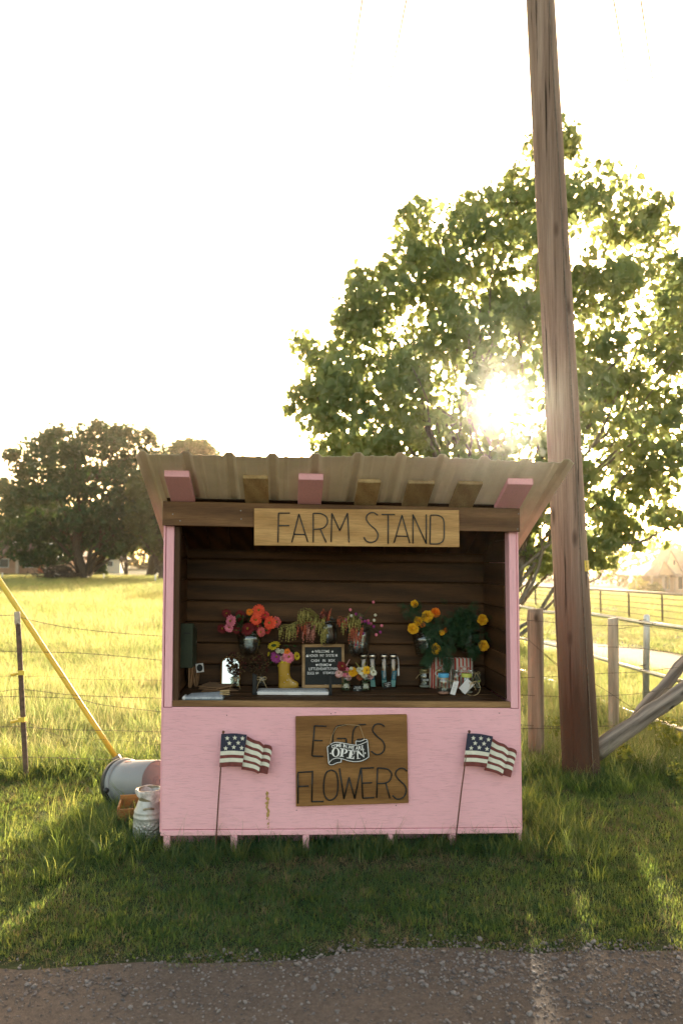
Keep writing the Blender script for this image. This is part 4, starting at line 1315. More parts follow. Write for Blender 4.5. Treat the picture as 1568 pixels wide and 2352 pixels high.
# --- utility pole
PY_ = 6.2
pb = P(1335, 1785, PY_); pb.z = 0.0
pt_ = P(1240, 0, PY_)
pdir = (pt_ - pb) / (pt_.z - pb.z)
PO = thing('utility_pole', pb, 'tall brown wooden utility pole leaning slightly, right beside the stand', 'pole')
def pole_at(z): return pb + pdir * z
def pole_r(z): return 0.141 - 0.0046 * z
def pm(m):
    k = 60; vs = []; n_ = 40; r = np.random.default_rng(4)
    crack = r.normal(0, 1, n_)
    fs = []
    zz = np.linspace(-0.3, 9.8, k)
    for i, z in enumerate(zz):
        c = pole_at(float(z)); R = pole_r(float(z))
        for j in range(n_):
            t = 2 * math.pi * j / n_
            rr = R * (1 + 0.010 * crack[j] * (0.6 + 0.4 * math.sin(z * 1.3 + j)) + 0.008 * math.sin(3 * t + z * 0.6))
            vs.append((c.x + rr * math.cos(t), c.y + rr * math.sin(t), c.z))
    for i in range(k - 1):
        for j in range(n_): fs.append((i * n_ + j, i * n_ + (j + 1) % n_, (i + 1) * n_ + (j + 1) % n_, (i + 1) * n_ + j))
    fs.append(tuple((k - 1) * n_ + j for j in range(n_)))
    m.add(vs, fs)
part(PO, 'shaft', M_POLE, pm, smooth=True)
def on_pole(z, ang, off=0.0):
    c = pole_at(z); R = pole_r(z) + off
    return Vector((c.x + R * math.sin(ang), c.y - R * math.cos(ang), c.z))
part(PO, 'ground_wire', M_DULLW, lambda m: m.tube([on_pole(z, 0.34 + 0.02 * math.sin(3 * z), 0.004) for z in np.linspace(0, 9.2, 60).tolist()], 0.004, 6), smooth=True)
for z in (0.55, 1.15, 1.75, 2.4, 3.0, 3.7, 4.4, 5.2):
    part(PO, 'staple', M_DPIPE, lambda m: m.tube([on_pole(z, 0.28, 0.001), on_pole(z + .004, 0.34, 0.010), on_pole(z, 0.40, 0.001)], 0.0025, 5))
def plate(m, a0, a1, z0, z1, off):
    n_ = 6; vs = []
    for i in range(n_ + 1):
        a = a0 + (a1 - a0) * i / n_
        vs += [on_pole(z0, a, off), on_pole(z1, a, off), on_pole(z0, a, off - 0.002), on_pole(z1, a, off - 0.002)]
    fs = []
    for i in range(n_):
        k = 4 * i; fs += [(k, k + 4, k + 5, k + 1), (k + 2, k + 3, k + 7, k + 6), (k + 1, k + 5, k + 7, k + 3), (k, k + 2, k + 6, k + 4)]
    fs += [(0, 1, 3, 2), (4 * n_, 4 * n_ + 2, 4 * n_ + 3, 4 * n_ + 1)]
    m.add(vs, fs)
ztag = P(1357, 1300, PY_).z
tg = part(PO, 'number_tag', M_YEL, lambda m: plate(m, 0.58, 1.1, ztag - 0.04, ztag + 0.042, 0.004))
tg['label'] = 'small yellow number plate'
def digits(m):
    for s_, a_, dz, h in (('0', 0.75, 0.026, 0.021), ('0', 0.93, 0.026, 0.021), ('8', 0.76, -0.001, 0.022), ('2', 0.93, -0.001, 0.022), ('1', 0.79, -0.027, 0.016), ('7', 0.93, -0.027, 0.016)):
        c = on_pole(ztag + dz, a_, 0.0048); ax = Vector((math.cos(a_), math.sin(a_), 0))
        text_on(m, s_, c, ax, Vector((0, 0, 1)), h=h, w=h * 0.5, bold=0.02)
part(PO, 'tag_digits', M_PRINT, digits)
part(PO, 'tag_disc', plain('white_disc', (0.7, 0.68, 0.64), 0.5), lambda m: m.prism([on_pole(ztag - 0.07, 0.9, 0.004) + Vector((0.011 * math.cos(0.9) * math.cos(t * .63), 0.011 * math.sin(0.9) * math.cos(t * .63), 0.011 * math.sin(t * .63))) for t in range(10)], Vector((-0.003, 0.001, 0))))
part(PO, 'cross_arm', M_POLE, lambda m: m.hexa([Vector((pole_at(9.3).x + a, 6.06 + 0.02 * a, z)) + Vector((0, b, 0)) for z in (9.24, 9.36) for a, b in ((-0.9, 0), (0.9, 0), (0.9, -0.1), (-0.9, -0.1))]), bev=0.005)
# wires in the sky, running off over the fields
def wire(lab, start, pix0, far, sag):
    q = []
    a = Vector(start); b = Vector(far)
    for i in range(25):
        t = i / 24; p_ = a.lerp(b, t); p_.z -= sag * 4 * t * (1 - t); q.append(p_)
    m = MB(); m.tube(q, 0.0115, 5)
    o = m.build('overhead_wire', M_WIRE, smooth=True)
    tag(o, lab, 'wire', 'overhead wires from the pole')
top = pole_at(9.34)
wire('thin overhead wire farthest from the pole across the pale sky', top + Vector((-0.85, 0, 0.02)), None, (-8.3, 110, 9.6), 0.6)
wire('thin overhead wire next to the pole, over the treetop', top + Vector((-0.35, 0, 0.02)), None, (-5.4, 110, 9.6), 0.6)
wire('inner of two overhead wires slanting away past the treetop toward the right edge', top + Vector((0.25, 0, 0.02)), None, (50.0, 110, 8.5), 0.6)
wire('outer of two overhead wires slanting away past the treetop toward the right edge', top + Vector((0.55, 0, 0.02)), None, (52.0, 110, 8.5), 0.6)

# --- yellow guy-wire guard
gb = G(288, 1772); Yg = gb.y
GG = thing('guy_wire_guard', gb, 'long yellow plastic guy wire guard slanting over the wire fence', 'guy guard')
def guard(m):
    a, b = P(272, 1748, Yg), P(-120, 1152, Yg - 0.1)
    d = (b - a).normalized(); s_ = d.cross(Vector((0, 1, 0))).normalized(); f_ = s_.cross(d)
    vs, fs = [], []; n_ = 10
    for i in range(9):
        c = a.lerp(b, i / 8)
        for j in range(n_):
            t = 2 * math.pi * j / n_
            vs.append(c + s_ * 0.022 * math.cos(t) + f_ * 0.016 * math.sin(t))
    for i in range(8):
        for j in range(n_): fs.append((i * n_ + j, i * n_ + (j + 1) % n_, (i + 1) * n_ + (j + 1) % n_, (i + 1) * n_ + j))
    fs += [tuple(range(n_ - 1, -1, -1)), tuple(8 * n_ + j for j in range(n_))]
    m.add(vs, fs)
part(GG, 'guard', M_YEL, guard, smooth=True)
def clampf(m):
    a, b = P(266, 1737, Yg), P(285, 1764, Yg)
    d = (b - a).normalized(); s_ = d.cross(Vector((0, 1, 0))).normalized(); f_ = Vector((0, 1, 0))
    m.hexa([a + s_ * sx * 0.03 + f_ * fy * 0.02 for sx, fy in ((-1, -1), (1, -1), (1, 1), (-1, 1))] + [b + s_ * sx * 0.027 + f_ * fy * 0.018 for sx, fy in ((-1, -1), (1, -1), (1, 1), (-1, 1))])
part(GG, 'clamp', plain('clamp_steel', (0.33, 0.29, 0.25), 0.6, metal=0.5), clampf, bev=0.004)
part(GG, 'anchor_rod', M_DPIPE, lambda m: m.tube([P(280, 1760, Yg), Vector((gb.x + 0.05, gb.y, -0.15))], 0.012, 7))

# --- barbed wire fence with a steel post
tpb = G(66, 1792); TPY = tpb.y
BF = thing('barbed_wire_fence', tpb, 'rusty barbed wire fence on a steel post in the sunny grass', 'fence')
def tp(m):
    a = Vector((tpb.x, TPY, -0.2)); b = P(41, 1408, TPY)
    for dx, dy, w, d in ((0, 0, 0.019, 0.004), (0, 0.014, 0.004, 0.015)):
        m.hexa([a + Vector((dx + sx * w, dy + sy * d, 0)) for sx, sy in ((-1, -1), (1, -1), (1, 1), (-1, 1))] + [b + Vector((dx + sx * w, dy + sy * d, 0)) for sx, sy in ((-1, -1), (1, -1), (1, 1), (-1, 1))])
    for i in range(16):
        c = a.lerp(b, 0.22 + 0.77 * i / 16) - Vector((0, 0.007, 0))
        m.box(c.x - 0.008, c.x + 0.008, c.y - 0.004, c.y + 0.004, c.z - 0.008, c.z + 0.008)
part(BF, 't_post', plain('rusty_post', (0.12, 0.075, 0.05), 0.75, 0.3, 30, bmp=0.4), tp)
part(BF, 'post_top', plain('whitened_post_top', (0.42, 0.36, 0.27), 0.75, 0.3, 30), lambda m: m.hexa([P(41, 1434, TPY - 0.001) + Vector((sx * 0.021, sy * 0.007, 0)) for sx, sy in ((-1, -1), (1, -1), (1, 1), (-1, 1))] + [P(40, 1405, TPY - 0.001) + Vector((sx * 0.021, sy * 0.007, 0)) for sx, sy in ((-1, -1), (1, -1), (1, 1), (-1, 1))]))
def z5(x, y): return (0.2666 * x, 1317.1 + 0.2666 * y)
def strand(parent, pix, Y, r=0.0022, barbs=True, name='barbed_wire'):
    q = [P(a, b, Y if not callable(Y) else Y(a)) for a, b in pix]
    q = smooth_path(q, 4) if len(q) > 2 else [q[0].lerp(q[1], i / 8) for i in range(9)]
    m = MB(); m.tube(q, r, 5)
    if barbs:
        rr = random.Random(len(q) * 7 + int(pix[0][1])); L = 0; nxt = 0.06
        for i in range(len(q) - 1):
            d = q[i + 1] - q[i]; seg_ = d.length
            if seg_ < 1e-6: continue
            while nxt < seg_ + L:
                c = q[i] + d * ((nxt - L) / seg_)
                for s_ in (1, -1):
                    e = Vector((rr.uniform(-.4, .4), rr.uniform(-1, 1), s_)).normalized() * 0.011
                    m.tube([c - e * 0.7, c + e], [0.0016, 0.0006], 4)
                nxt += rr.uniform(0.10, 0.14)
            L += seg_
    return m.build(name, M_WIRE, parent)
LW = lambda px: TPY + 0.02 - (px - 66) * 0.0006
for pix in ([(-160, 362), (0, 362), (140, 362), (240, 395), (520, 455), (800, 492), (1100, 520), (1430, 542)], [(-160, 664), (0, 668), (160, 675), (600, 682), (1000, 710), (1430, 752)],
            [(-160, 1030), (0, 1018), (200, 1000), (600, 1045), (1000, 1064), (1430, 1076)], [(-160, 1058), (0, 1062), (220, 1062), (650, 1080), (900, 1135), (1430, 1197)],
            [(-160, 1320), (0, 1322), (200, 1322), (500, 1345), (900, 1352), (1430, 1366)], [(-160, 1606), (0, 1598), (230, 1582), (700, 1596), (1430, 1613)]):
    strand(BF, [z5(*p_) for p_ in pix], LW)
for pix in ([(-160, 888), (0, 890), (110, 882), (200, 892), (400, 884), (700, 910), (1430, 920)], [(-160, 1335), (0, 1325), (130, 1285), (250, 1290), (430, 1370), (600, 1415), (1000, 1438), (1430, 1480)]):
    strand(BF, [z5(*p_) for p_ in pix], LW, 0.0012, False, 'electric_wire')
for yy, tilt in ((855, 20), (1258, 26)):
    def ins(m):
        c = P(*z5(192, yy), TPY - 0.012)
        m.box(c.x - 0.024, c.x + 0.024, c.y - 0.014, c.y + 0.02, c.z - 0.017, c.z + 0.017)
        e = P(*z5(95, yy + tilt), TPY - 0.03)
        m.tube([c, c.lerp(e, 0.6), e], [0.012, 0.011, 0.013], 7)
    part(BF, 'insulator', M_YEL, ins)

# --- right hand wooden corner of the fence
z8 = lambda x, y: (1160.3 + .26 * x, 1254.4 + .26 * y)
w1 = G(1230, 1752)
RF = thing('post_and_wire_fence', w1, 'sagging barbed wire fence on two weathered wooden posts beside the utility pole', 'fence')
def post(m, x0, x1, ytop, ybot, Y, bulge=None, n_=14):
    a = P(*((x0 + x1) / 2, ybot), Y); b = P((x0 + x1) / 2 - 2, ytop, Y)
    R = (x1 - x0) / 2 * Y / 1850
    r = np.random.default_rng(int(x0)); vs = []; fs = []; k = 16
    for i in range(k):
        t = i / (k - 1); c = a.lerp(b, t)
        if i == 0: c.z = -0.2
        for j in range(n_):
            an = 2 * math.pi * j / n_
            rr = R * (1 + 0.05 * math.sin(2 * an + 3 * t) + r.normal(0, 0.012)) * (1.04 - 0.06 * t)
            if bulge and t > 0.84: rr *= 1 + 0.14 * max(0, -math.cos(an)) * (1 - abs((t - 0.92) / 0.08)) 
            vs.append((c.x + rr * math.cos(an), c.y + rr * math.sin(an), c.z + (0.006 * math.cos(an) if i == k - 1 else 0)))
    for i in range(k - 1):
        for j in range(n_): fs.append((i * n_ + j, i * n_ + (j + 1) % n_, (i + 1) * n_ + (j + 1) % n_, (i + 1) * n_ + j))
    fs.append(tuple((k - 1) * n_ + j for j in range(n_)))
    m.add(vs, fs)
part(RF, 'wooden_post', M_POST, lambda m: post(m, 1213, 1248, 1399, 1745, 6.72, True), smooth=True, bev=0.0)
part(RF, 'wooden_post', M_POST, lambda m: post(m, 1397, 1420, 1420, 1690, 7.7), smooth=True)
WY = lambda px: 6.66 if px < 1250 else 6.66 + (px - 1250) * 0.0012
for pix in ([(1150, 1422), (1213, 1425), (1250, 1428), (1330, 1434), (1405, 1437), (1480, 1438), (1600, 1455)], [(1150, 1558), (1215, 1556), (1292, 1553), (1376, 1547), (1480, 1542), (1600, 1526)],
            [(1150, 1594), (1215, 1597), (1293, 1600), (1376, 1599), (1480, 1591), (1600, 1568)], [(1150, 1662), (1215, 1666), (1295, 1669), (1380, 1668), (1470, 1664), (1600, 1652)],
            [(1150, 1674), (1250, 1673), (1298, 1672)], [(1372, 1485), (1478, 1490), (1600, 1508)],
            [(1195, 1455), (1213, 1470), (1249, 1501), (1292, 1534), (1376, 1577), (1463, 1634), (1498, 1652), (1600, 1680)], [(1249, 1503), (1292, 1540), (1330, 1560)], [(1420, 1444), (1478, 1436), (1505, 1432)]):
    strand(RF, pix, WY)
# brace logs
LA, LB = P(1366, 1728, 6.35), P(1720, 1474, 6.9)
def log(m, a, b, r0, r1, seed):
    r = np.random.default_rng(seed); q = [a.lerp(b, i / 12) + Vector(r.normal(0, 0.006, 3).tolist()) for i in range(13)]
    m.tube(q, [(r0 + (r1 - r0) * i / 12) * (1 + float(r.normal(0, 0.03))) for i in range(13)], 12)
def top_log(name, lab, a, b, r0, r1, seed):
    L = (b - a).length
    m = MB(); log(m, Vector((0, 0, 0)), Vector((L, 0, 0)), r0, r1, seed)
    o = m.build(name, M_LOG, smooth=True, origin=(0, 0, 0))
    o.location = a; o.rotation_euler = (b - a).to_track_quat('X', 'Z').to_euler()
    tag(o, lab, 'log', 'brace logs at the fence corner')
top_log('brace_log', 'thick grey brace log slanting up from the foot of the pole', LA, LB, 0.072, 0.062, 5)
top_log('brace_log', 'thinner shaded brace log leaning behind the grey one', P(1455, 1655, 7.25), P(1700, 1375, 7.4), 0.055, 0.05, 6)

# --- galvanised pipe fence
GY = lambda px: float(np.interp(px, [1190, 1216, 1485, 1568, 1650], [11.6, 11.2, 8.0, 7.25, 6.6]))
gp = P(1485, 1640, 8.0); gp.z = gz(gp.x, gp.y)
GP = thing('pipe_fence', gp, 'silver galvanised pipe fence running away behind the wooden posts', 'fence')
for pix in ([(1187, 1391), (1222, 1398), (1246, 1405), (1290, 1407), (1368, 1412), (1478, 1430), (1568, 1442), (1640, 1454)],
            [(1187, 1464), (1292, 1487), (1374, 1511), (1485, 1543), (1568, 1566), (1640, 1587)],
            [(1187, 1537), (1294, 1575), (1376, 1608), (1460, 1640), (1568, 1676), (1640, 1700)]):
    q = smooth_path([P(a, b, GY(a)) for a, b in pix], 3)
    part(GP, 'rail', M_GALV, lambda m: m.tube(q, 0.021, 10), smooth=True)
def gpost(m):
    a = Vector((gp.x, gp.y + 0.06, gp.z - 0.1)); b = P(1484, 1416, 8.06)
    m.tube([a, b, b + Vector((0, 0, 0.012)), b + Vector((0, 0, 0.022))], [0.032, 0.032, 0.028, 0.012], 14)
part(GP, 'post', M_GALV, gpost, smooth=True)
part(GP, 'post', M_GALV, lambda m: m.tube([P(1625, 1720, 6.9), P(1622, 1425, 6.9)], 0.032, 12), smooth=True)
def twist(m):
    for zz in (1.01, 0.56):
        c = Vector((gp.x, gp.y + 0.06, zz))
        m.tube([c + Vector((0.036 * math.cos(t * .7), 0.036 * math.sin(t * .7), 0.004 * t)) for t in range(20)], 0.003, 5)
part(GP, 'tie_wire', M_WIRE, twist)

# --- dark pipe fence across the drive
DP = thing('ranch_pipe_fence', G(1379, 1410), 'dark pipe fence with wire strands on the far side of the gravel drive', 'fence')
fpost = [((140, 528), (135, 338)), ((265, 545), (265, 355)), ((430, 562), (430, 368)), ((840, 602), (840, 385)), ((1090, 638), (1088, 400)), ((1385, 682), (1378, 418)), ((1760, 735), (1750, 440))]
bases, tops = [], []
for bt, tp_ in fpost:
    b = G(*z8(*bt)); t = P(*z8(*tp_), b.y); t.x = b.x
    bases.append(b); tops.append(t)
lf = bases[0] - (bases[1] - bases[0]) * 1.0
bases.insert(0, Vector((lf.x, lf.y, gz(lf.x, lf.y)))); tops.insert(0, tops[0] - (tops[1] - tops[0]) * 1.0)
for b, t in zip(bases, tops):
    part(DP, 'post', M_DPIPE, lambda m: m.tube([b - Vector((0, 0, 0.1)), t], 0.035, 8), smooth=True)
part(DP, 'top_rail', plain('pale_top_rail', (0.45, 0.36, 0.27), 0.55, 0.1, metal=0.2), lambda m: m.tube([t for t in tops], 0.045, 8), smooth=True)
for f_ in (0.2, 0.42, 0.62, 0.82):
    part(DP, 'wire', M_WIRE, lambda m: m.tube([b.lerp(t, f_) for b, t in zip(bases, tops)], 0.012, 5))

# --- upended bucket
M_PAIL = plain('grey_white_plastic', (0.24, 0.24, 0.245), 0.38, 0.06, 8, spec=0.5)
M_PAIL_SHADE = plain('pail_bottom', (0.17, 0.15, 0.165), 0.5, 0.06, 8)  # same pail plastic, with the shade on its bottom put into the colour
M_LIDB = plain('black_lid_rubber', (0.02, 0.02, 0.02), 0.45, 0.2)
B0, B1 = P(281, 1797, 5.62), P(364, 1795, 5.38)
ax_ = (B1 - B0).normalized()
s1, s2, _ = frame_of(ax_)
BL = (B1 - B0).length
BK = thing('plastic_bucket', Vector(((B0.x + B1.x) / 2, (B0.y + B1.y) / 2, 0)), 'pale grey plastic bucket lying on its side in the grass', 'bucket')
BT = lambda q: B0 + s1 * q.x + s2 * q.y + ax_ * q.z
part(BK, 'pail', M_PAIL, lambda m: m.lathe([(0.146, 0.02), (0.145, 0.06), (0.1375, BL - 0.004), (0.134, BL)], n=40, T=BT, cap0=False, cap1=False), smooth=True)
part(BK, 'pail_bottom', M_PAIL_SHADE, lambda m: (m.lathe([(0.1335, BL - 0.001), (0.128, BL - 0.004), (0.04, BL - 0.004), (0.04, BL - 0.0015), (0.036, BL - 0.0015), (0.036, BL - 0.004), (0.02, BL - 0.004), (0.02, BL - 0.0015), (0.016, BL - 0.0015), (0.016, BL - 0.004), (0.001, BL - 0.004)], n=40, T=BT, cap0=False)))
part(BK, 'rim_band', M_PAIL, lambda m: m.lathe([(0.150, 0.0), (0.157, 0.002), (0.157, 0.05), (0.147, 0.055)], n=40, T=BT, cap0=False, cap1=False), smooth=True)
part(BK, 'lid', M_LIDB, lambda m: m.lathe([(0.01, -0.03), (0.13, -0.03), (0.161, -0.022), (0.163, 0.012), (0.158, 0.02)], n=40, T=BT, cap1=False), smooth=True)
part(BK, 'handle_lug', M_LIDB, lambda m: (m.ball(BT(Vector((-0.16, -0.02, 0.04))) , 0.02, 10, 6)), smooth=True)
def hoop(m):
    m.tube([BT(Vector((0.162 * math.cos(t), 0.162 * math.sin(t), 0.035 + 0.03 * math.sin((t - 3.3) * 0.9)))) for t in np.linspace(3.25, 5.6, 18).tolist()], 0.006, 6)
part(BK, 'handle', M_LIDB, hoop, smooth=True)
def badge(m):
    for a0, a1, z0, z1 in ((4.02, 4.22, 0.115, 0.155),):
        for k in range(18):
            t0, t1 = 2 * math.pi * k / 18, 2 * math.pi * (k + 1) / 18
            q = []
            for t, f_ in ((t0, 1), (t1, 1), (t1, .8), (t0, .8)):
                a = 4.10 + 0.17 * f_ * math.cos(t); zz = 0.10 + 0.024 * f_ * math.sin(t)
                q.append(BT(Vector((0.1452 * math.cos(a), 0.1452 * math.sin(a), zz))))
            m.add(q, [(0, 1, 2, 3)])
part(BK, 'round_badge', M_LIDB, badge)
def bars(m):
    for k in range(4):
        a = 3.98 + 0.075 * k
        q = [BT(Vector((0.1445 * math.cos(a + da_), 0.1445 * math.sin(a + da_), zz))) for da_, zz in ((0, 0.145), (0.035, 0.145), (0.035, 0.205 - 0.01 * (k % 2)), (0, 0.205 - 0.01 * (k % 2)))]
        m.add(q, [(0, 1, 2, 3)])
part(BK, 'printed_lines', M_WHITEP, bars)
def rbars(m):
    for k in range(2):
        a = 1.72 + 0.09 * k
        q = [BT(Vector((0.1455 * math.cos(a + da_), 0.1455 * math.sin(a + da_), zz))) for da_, zz in ((0, 0.09), (0.05, 0.09), (0.05, 0.16 - 0.02 * k), (0, 0.16 - 0.02 * k))]
        m.add(q, [(0, 1, 2, 3)])
part(BK, 'faded_red_print', plain('faded_red', (0.5, 0.12, 0.08), 0.6, 0.3, 60), rbars)

# --- milk can
def hammered():
    m, nt, out = new_mat('old_galvanised')
    v = coords(nt, rnd=False)
    n1 = noise(nt, v, 14, 5, 0.65)
    c = ramp(nt, n1, [(0.3, (0.30, 0.28, 0.25)), (0.55, (0.48, 0.47, 0.45)), (0.75, (0.36, 0.28, 0.22))])
    vo = N(nt, 'ShaderNodeTexVoronoi'); vo.inputs['Scale'].default_value = 75
    nt.links.new(v, vo.inputs['Vector'])
    sp = N(nt, 'ShaderNodeSeparateXYZ'); nt.links.new(v, sp.inputs[0])
    mr = N(nt, 'ShaderNodeMapRange'); mr.inputs[1].default_value = 0.02; mr.inputs[2].default_value = -0.02
    nt.links.new(sp.outputs[2], mr.inputs[0])
    ml = N(nt, 'ShaderNodeMath', operation='MULTIPLY'); nt.links.new(mr.outputs[0], ml.inputs[0]); nt.links.new(vo.outputs['Distance'], ml.inputs[1])
    principled(nt, out, c, 0.5, bump(nt, ml.outputs[0], 1.0, 0.012), 0.45, 0.5)
    return m
M_CAN = hammered()
M_CANN = plain('rusty_can_neck', (0.3, 0.25, 0.17), 0.6, 0.4, 18, metal=0.4)
cb_ = Vector((-1.148, 4.86, 0.0))
MC = thing('milk_can', cb_, 'old dented galvanised milk can with a plastic bag liner, against the pink side', 'milk can')
part(MC, 'body', M_CAN, lambda m: m.lathe([(0.090, -0.02), (0.091, 0.0), (0.089, 0.10), (0.0865, 0.135), (0.0885, 0.138), (0.0885, 0.146), (0.0855, 0.15), (0.084, 0.168), (0.085, 0.171), (0.082, 0.176), (0.072, 0.2), (0.06, 0.232), (0.057, 0.238)], cb_, 36, cap0=True, cap1=False), smooth=True)
part(MC, 'neck', M_CANN, lambda m: m.lathe([(0.058, 0.237), (0.06, 0.25), (0.066, 0.275), (0.07, 0.298), (0.066, 0.298), (0.058, 0.25)], cb_, 32, cap0=False, cap1=False), smooth=True)
for sx in (-1, 1):
    def hd(m):
        q = []
        for i in range(9):
            t = i / 8; a = -math.pi / 2 + 0.25 + sx * 0.0
            an = a + (t - 0.5) * 0.75 + (0 if sx < 0 else math.pi)
            rr = 0.079 + 0.022 * math.sin(math.pi * t)
            q.append(cb_ + Vector((rr * math.cos(an), rr * math.sin(an), 0.198 + 0.012 * math.sin(math.pi * t))))
        m.tube(q, 0.006, 8)
    part(MC, 'handle', M_CANN, hd, smooth=True)
def bag_mat():
    m, nt, out = new_mat('thin_plastic_bag')
    t = N(nt, 'ShaderNodeBsdfTransparent'); p = N(nt, 'ShaderNodeBsdfPrincipled'); p.inputs['Base Color'].default_value = (0.75, 0.7, 0.68, 1); p.inputs['Roughness'].default_value = 0.3
    n = noise(nt, coords(nt), 25, 3); 
    f = ramp(nt, n, [(0.35, (0.35,) * 3), (0.65, (0.8,) * 3)])
    mx = N(nt, 'ShaderNodeMixShader'); nt.links.new(f, mx.inputs[0]); nt.links.new(t.outputs[0], mx.inputs[1]); nt.links.new(p.outputs[0], mx.inputs[2]); nt.links.new(mx.outputs[0], out.inputs[0])
    return m
def liner(m):
    n_ = 36; vs = []; fs = []; r = np.random.default_rng(8)
    rows = [(0.05, 0.262), (0.062, 0.285), (0.072, 0.300), (0.077, 0.297), (0.077, 0.285), (0.075, 0.268)]
    for i, (R, z) in enumerate(rows):
        for j in range(n_):
            t = 2 * math.pi * j / n_
            drop = 0.0
            if i >= 4: drop = -0.02 * max(0, math.cos(t + 0.9)) ** 2 * (i - 3) + 0.012 * (math.sin(3 * t) > 0.2)
            vs.append(cb_ + Vector(((R + 0.003 * math.sin(7 * t + i)) * math.cos(t), (R + 0.003 * math.sin(5 * t)) * math.sin(t), z + drop + 0.003 * math.sin(4 * t))))
    for i in range(len(rows) - 1):
        for j in range(n_): fs.append((i * n_ + j, i * n_ + (j + 1) % n_, (i + 1) * n_ + (j + 1) % n_, (i + 1) * n_ + j))
    m.add(vs, fs)
part(MC, 'bag_liner', bag_mat(), liner, smooth=True)

# --- wooden tray behind the can
tc = Vector((-1.275, 5.16, -0.015)); 
M_TRAY = wood('orange_tray_wood', (0.26, 0.105, 0.03), (0.42, 0.19, 0.06), 0, 0.6)
WT = thing('wooden_tray', tc, 'open orange brown wooden tray between the bucket and the milk can', 'tray')
def tb_(x0, x1, y0, y1, z0, z1):
    def f_(m): m.box(x0, x1, y0, y1, z0, z1, lambda x, y, z: Vector((tc.x + x * 0.985 - y * 0.17, tc.y + x * 0.17 + y * 0.985, z + tc.z)))
    return f_
part(WT, 'front_board', M_TRAY, tb_(-.13, .13, -.1, -.088, 0.05, .135), bev=.002)
part(WT, 'back_board', M_TRAY, tb_(-.13, .13, .1, .112, 0.05, .165), bev=.002)
part(WT, 'side_board', M_TRAY, tb_(-.13, -.118, -.0875, .0995, 0.05, .145), bev=.002)
part(WT, 'side_board', M_TRAY, tb_(.118, .13, -.0875, .0995, 0.05, .145), bev=.002)
part(WT, 'bottom', M_TRAY, tb_(-.117, .117, -.0875, .0995, 0.0, .06), bev=.002)

# --- weeds along the fence
M_WEED = leaf_mat('weed_leaf', (0.05, 0.09, 0.025), (0.1, 0.14, 0.04), (0.34, 0.36, 0.06), 0.42, 0.5, 3.0)
def weed(px, py, hgt, wid, n_, lab, seed, leaf=0.05):
    b = G(px, py); r = np.random.default_rng(seed)
    root = thing('weed_plant', b, lab, 'plant', 'weeds along the fence')
    m = MB(); cs = []
    for k in range(max(4, n_ // 14)):
        top_ = b + Vector((float(r.normal(0, wid)), float(r.normal(0, wid)), hgt * float(r.uniform(0.5, 1))))
        mid = b.lerp(top_, 0.55) + Vector((float(r.normal(0, wid * .2)), 0, hgt * 0.12))
        q = smooth_path([b - Vector((0, 0, .02)), mid, top_], 4)
        m.tube(q, [0.004 * (1 - 0.7 * i / (len(q) - 1)) for i in range(len(q))], 5)
        for j in range(14):
            c = q[int(r.integers(2, len(q)))] + Vector(r.normal(0, leaf * .6, 3).tolist()); cs.append(tuple(c))
    m.build('stem', M_WEED, root, smooth=True)
    v, f = leaves(np.array(cs), leaf, r, 0.2, 0.6)
    np_mesh('foliage', v, f, M_WEED, root)['kind'] = 'stuff'
weed(1450, 1765, 0.22, 0.12, 110, 'leafy green weed under the grey brace log', 1)
weed(1535, 1740, 0.36, 0.14, 170, 'tall tangled weed where the two brace logs cross', 2, 0.045)
weed(1270, 1712, 0.34, 0.09, 120, 'feathery weed between the first wooden post and the pole', 3, 0.035)
weed(1555, 1810, 0.16, 0.1, 80, 'low weed in the sunlit grass at the right edge', 4, 0.04)

# ------------------------------------------------------------------ far things across the fields
M_BRICK = plain('tan_brick', (0.36, 0.2, 0.12), 0.85, 0.15, 3)
M_BRICKR = plain('pale_brick', (0.45, 0.34, 0.25), 0.85, 0.12, 3)
M_ROOFB = plain('brown_shingle', (0.15, 0.085, 0.07), 0.9, 0.2, 2)
M_ROOFG = plain('grey_shingle', (0.3, 0.25, 0.22), 0.9, 0.15, 2)
M_CREAMW = plain('cream_siding', (0.66, 0.56, 0.42), 0.8, 0.08, 2)
M_WIN = plain('window_glass', (0.05, 0.055, 0.06), 0.12, 0.1, 2, spec=0.8, bmp=0)
M_TRIM = plain('white_trim', (0.7, 0.67, 0.6), 0.6, 0.05, 3)
def win(root, x0, x1, y, z0, z1):
    w = part(root, 'window', M_TRIM, lambda m: m.box(x0 - .08, x1 + .08, y - .06, y, z0 - .08, z1 + .08))
    part(w, 'pane', M_WIN, lambda m: m.box(x0, x1, y - .1, y - .061, z0, z1))
# brown house
hy = 111.0; hx0, hx1 = P(-190, 1300, hy).x, P(166, 1300, hy).x; hz = gz(hx1, hy)
HB = thing('brown_house', ((hx0 + hx1) / 2, hy + 5, hz), 'low brown roofed brick house half hidden by the oaks', 'house')
part(HB, 'wall', M_BRICK, lambda m: m.box(hx0, hx1, hy, hy + 9, hz - .3, hz + 2.5))
def rf(m):
    z0, z1 = hz + 2.45, hz + 6.3; a, b = hx0 - .6, hx1 + .6
    m.add([(a, hy - .9, z0), (b, hy - .9, z0), (b, hy + 9.7, z0), (a, hy + 9.7, z0), (a + 4, hy + 4.5, z1), (b - 3, hy + 4.5, z1)], [(0, 1, 5, 4), (1, 2, 5), (2, 3, 4, 5), (3, 0, 4), (3, 2, 1, 0)])
rfo = part(HB, 'roof', M_ROOFB, rf)
part(rfo, 'vent_pipe', M_GALV, lambda m: m.tube([(hx0 + 14.2, hy + 3, hz + 4.6), (hx0 + 14.2, hy + 3, hz + 6.6)], 0.15, 8))
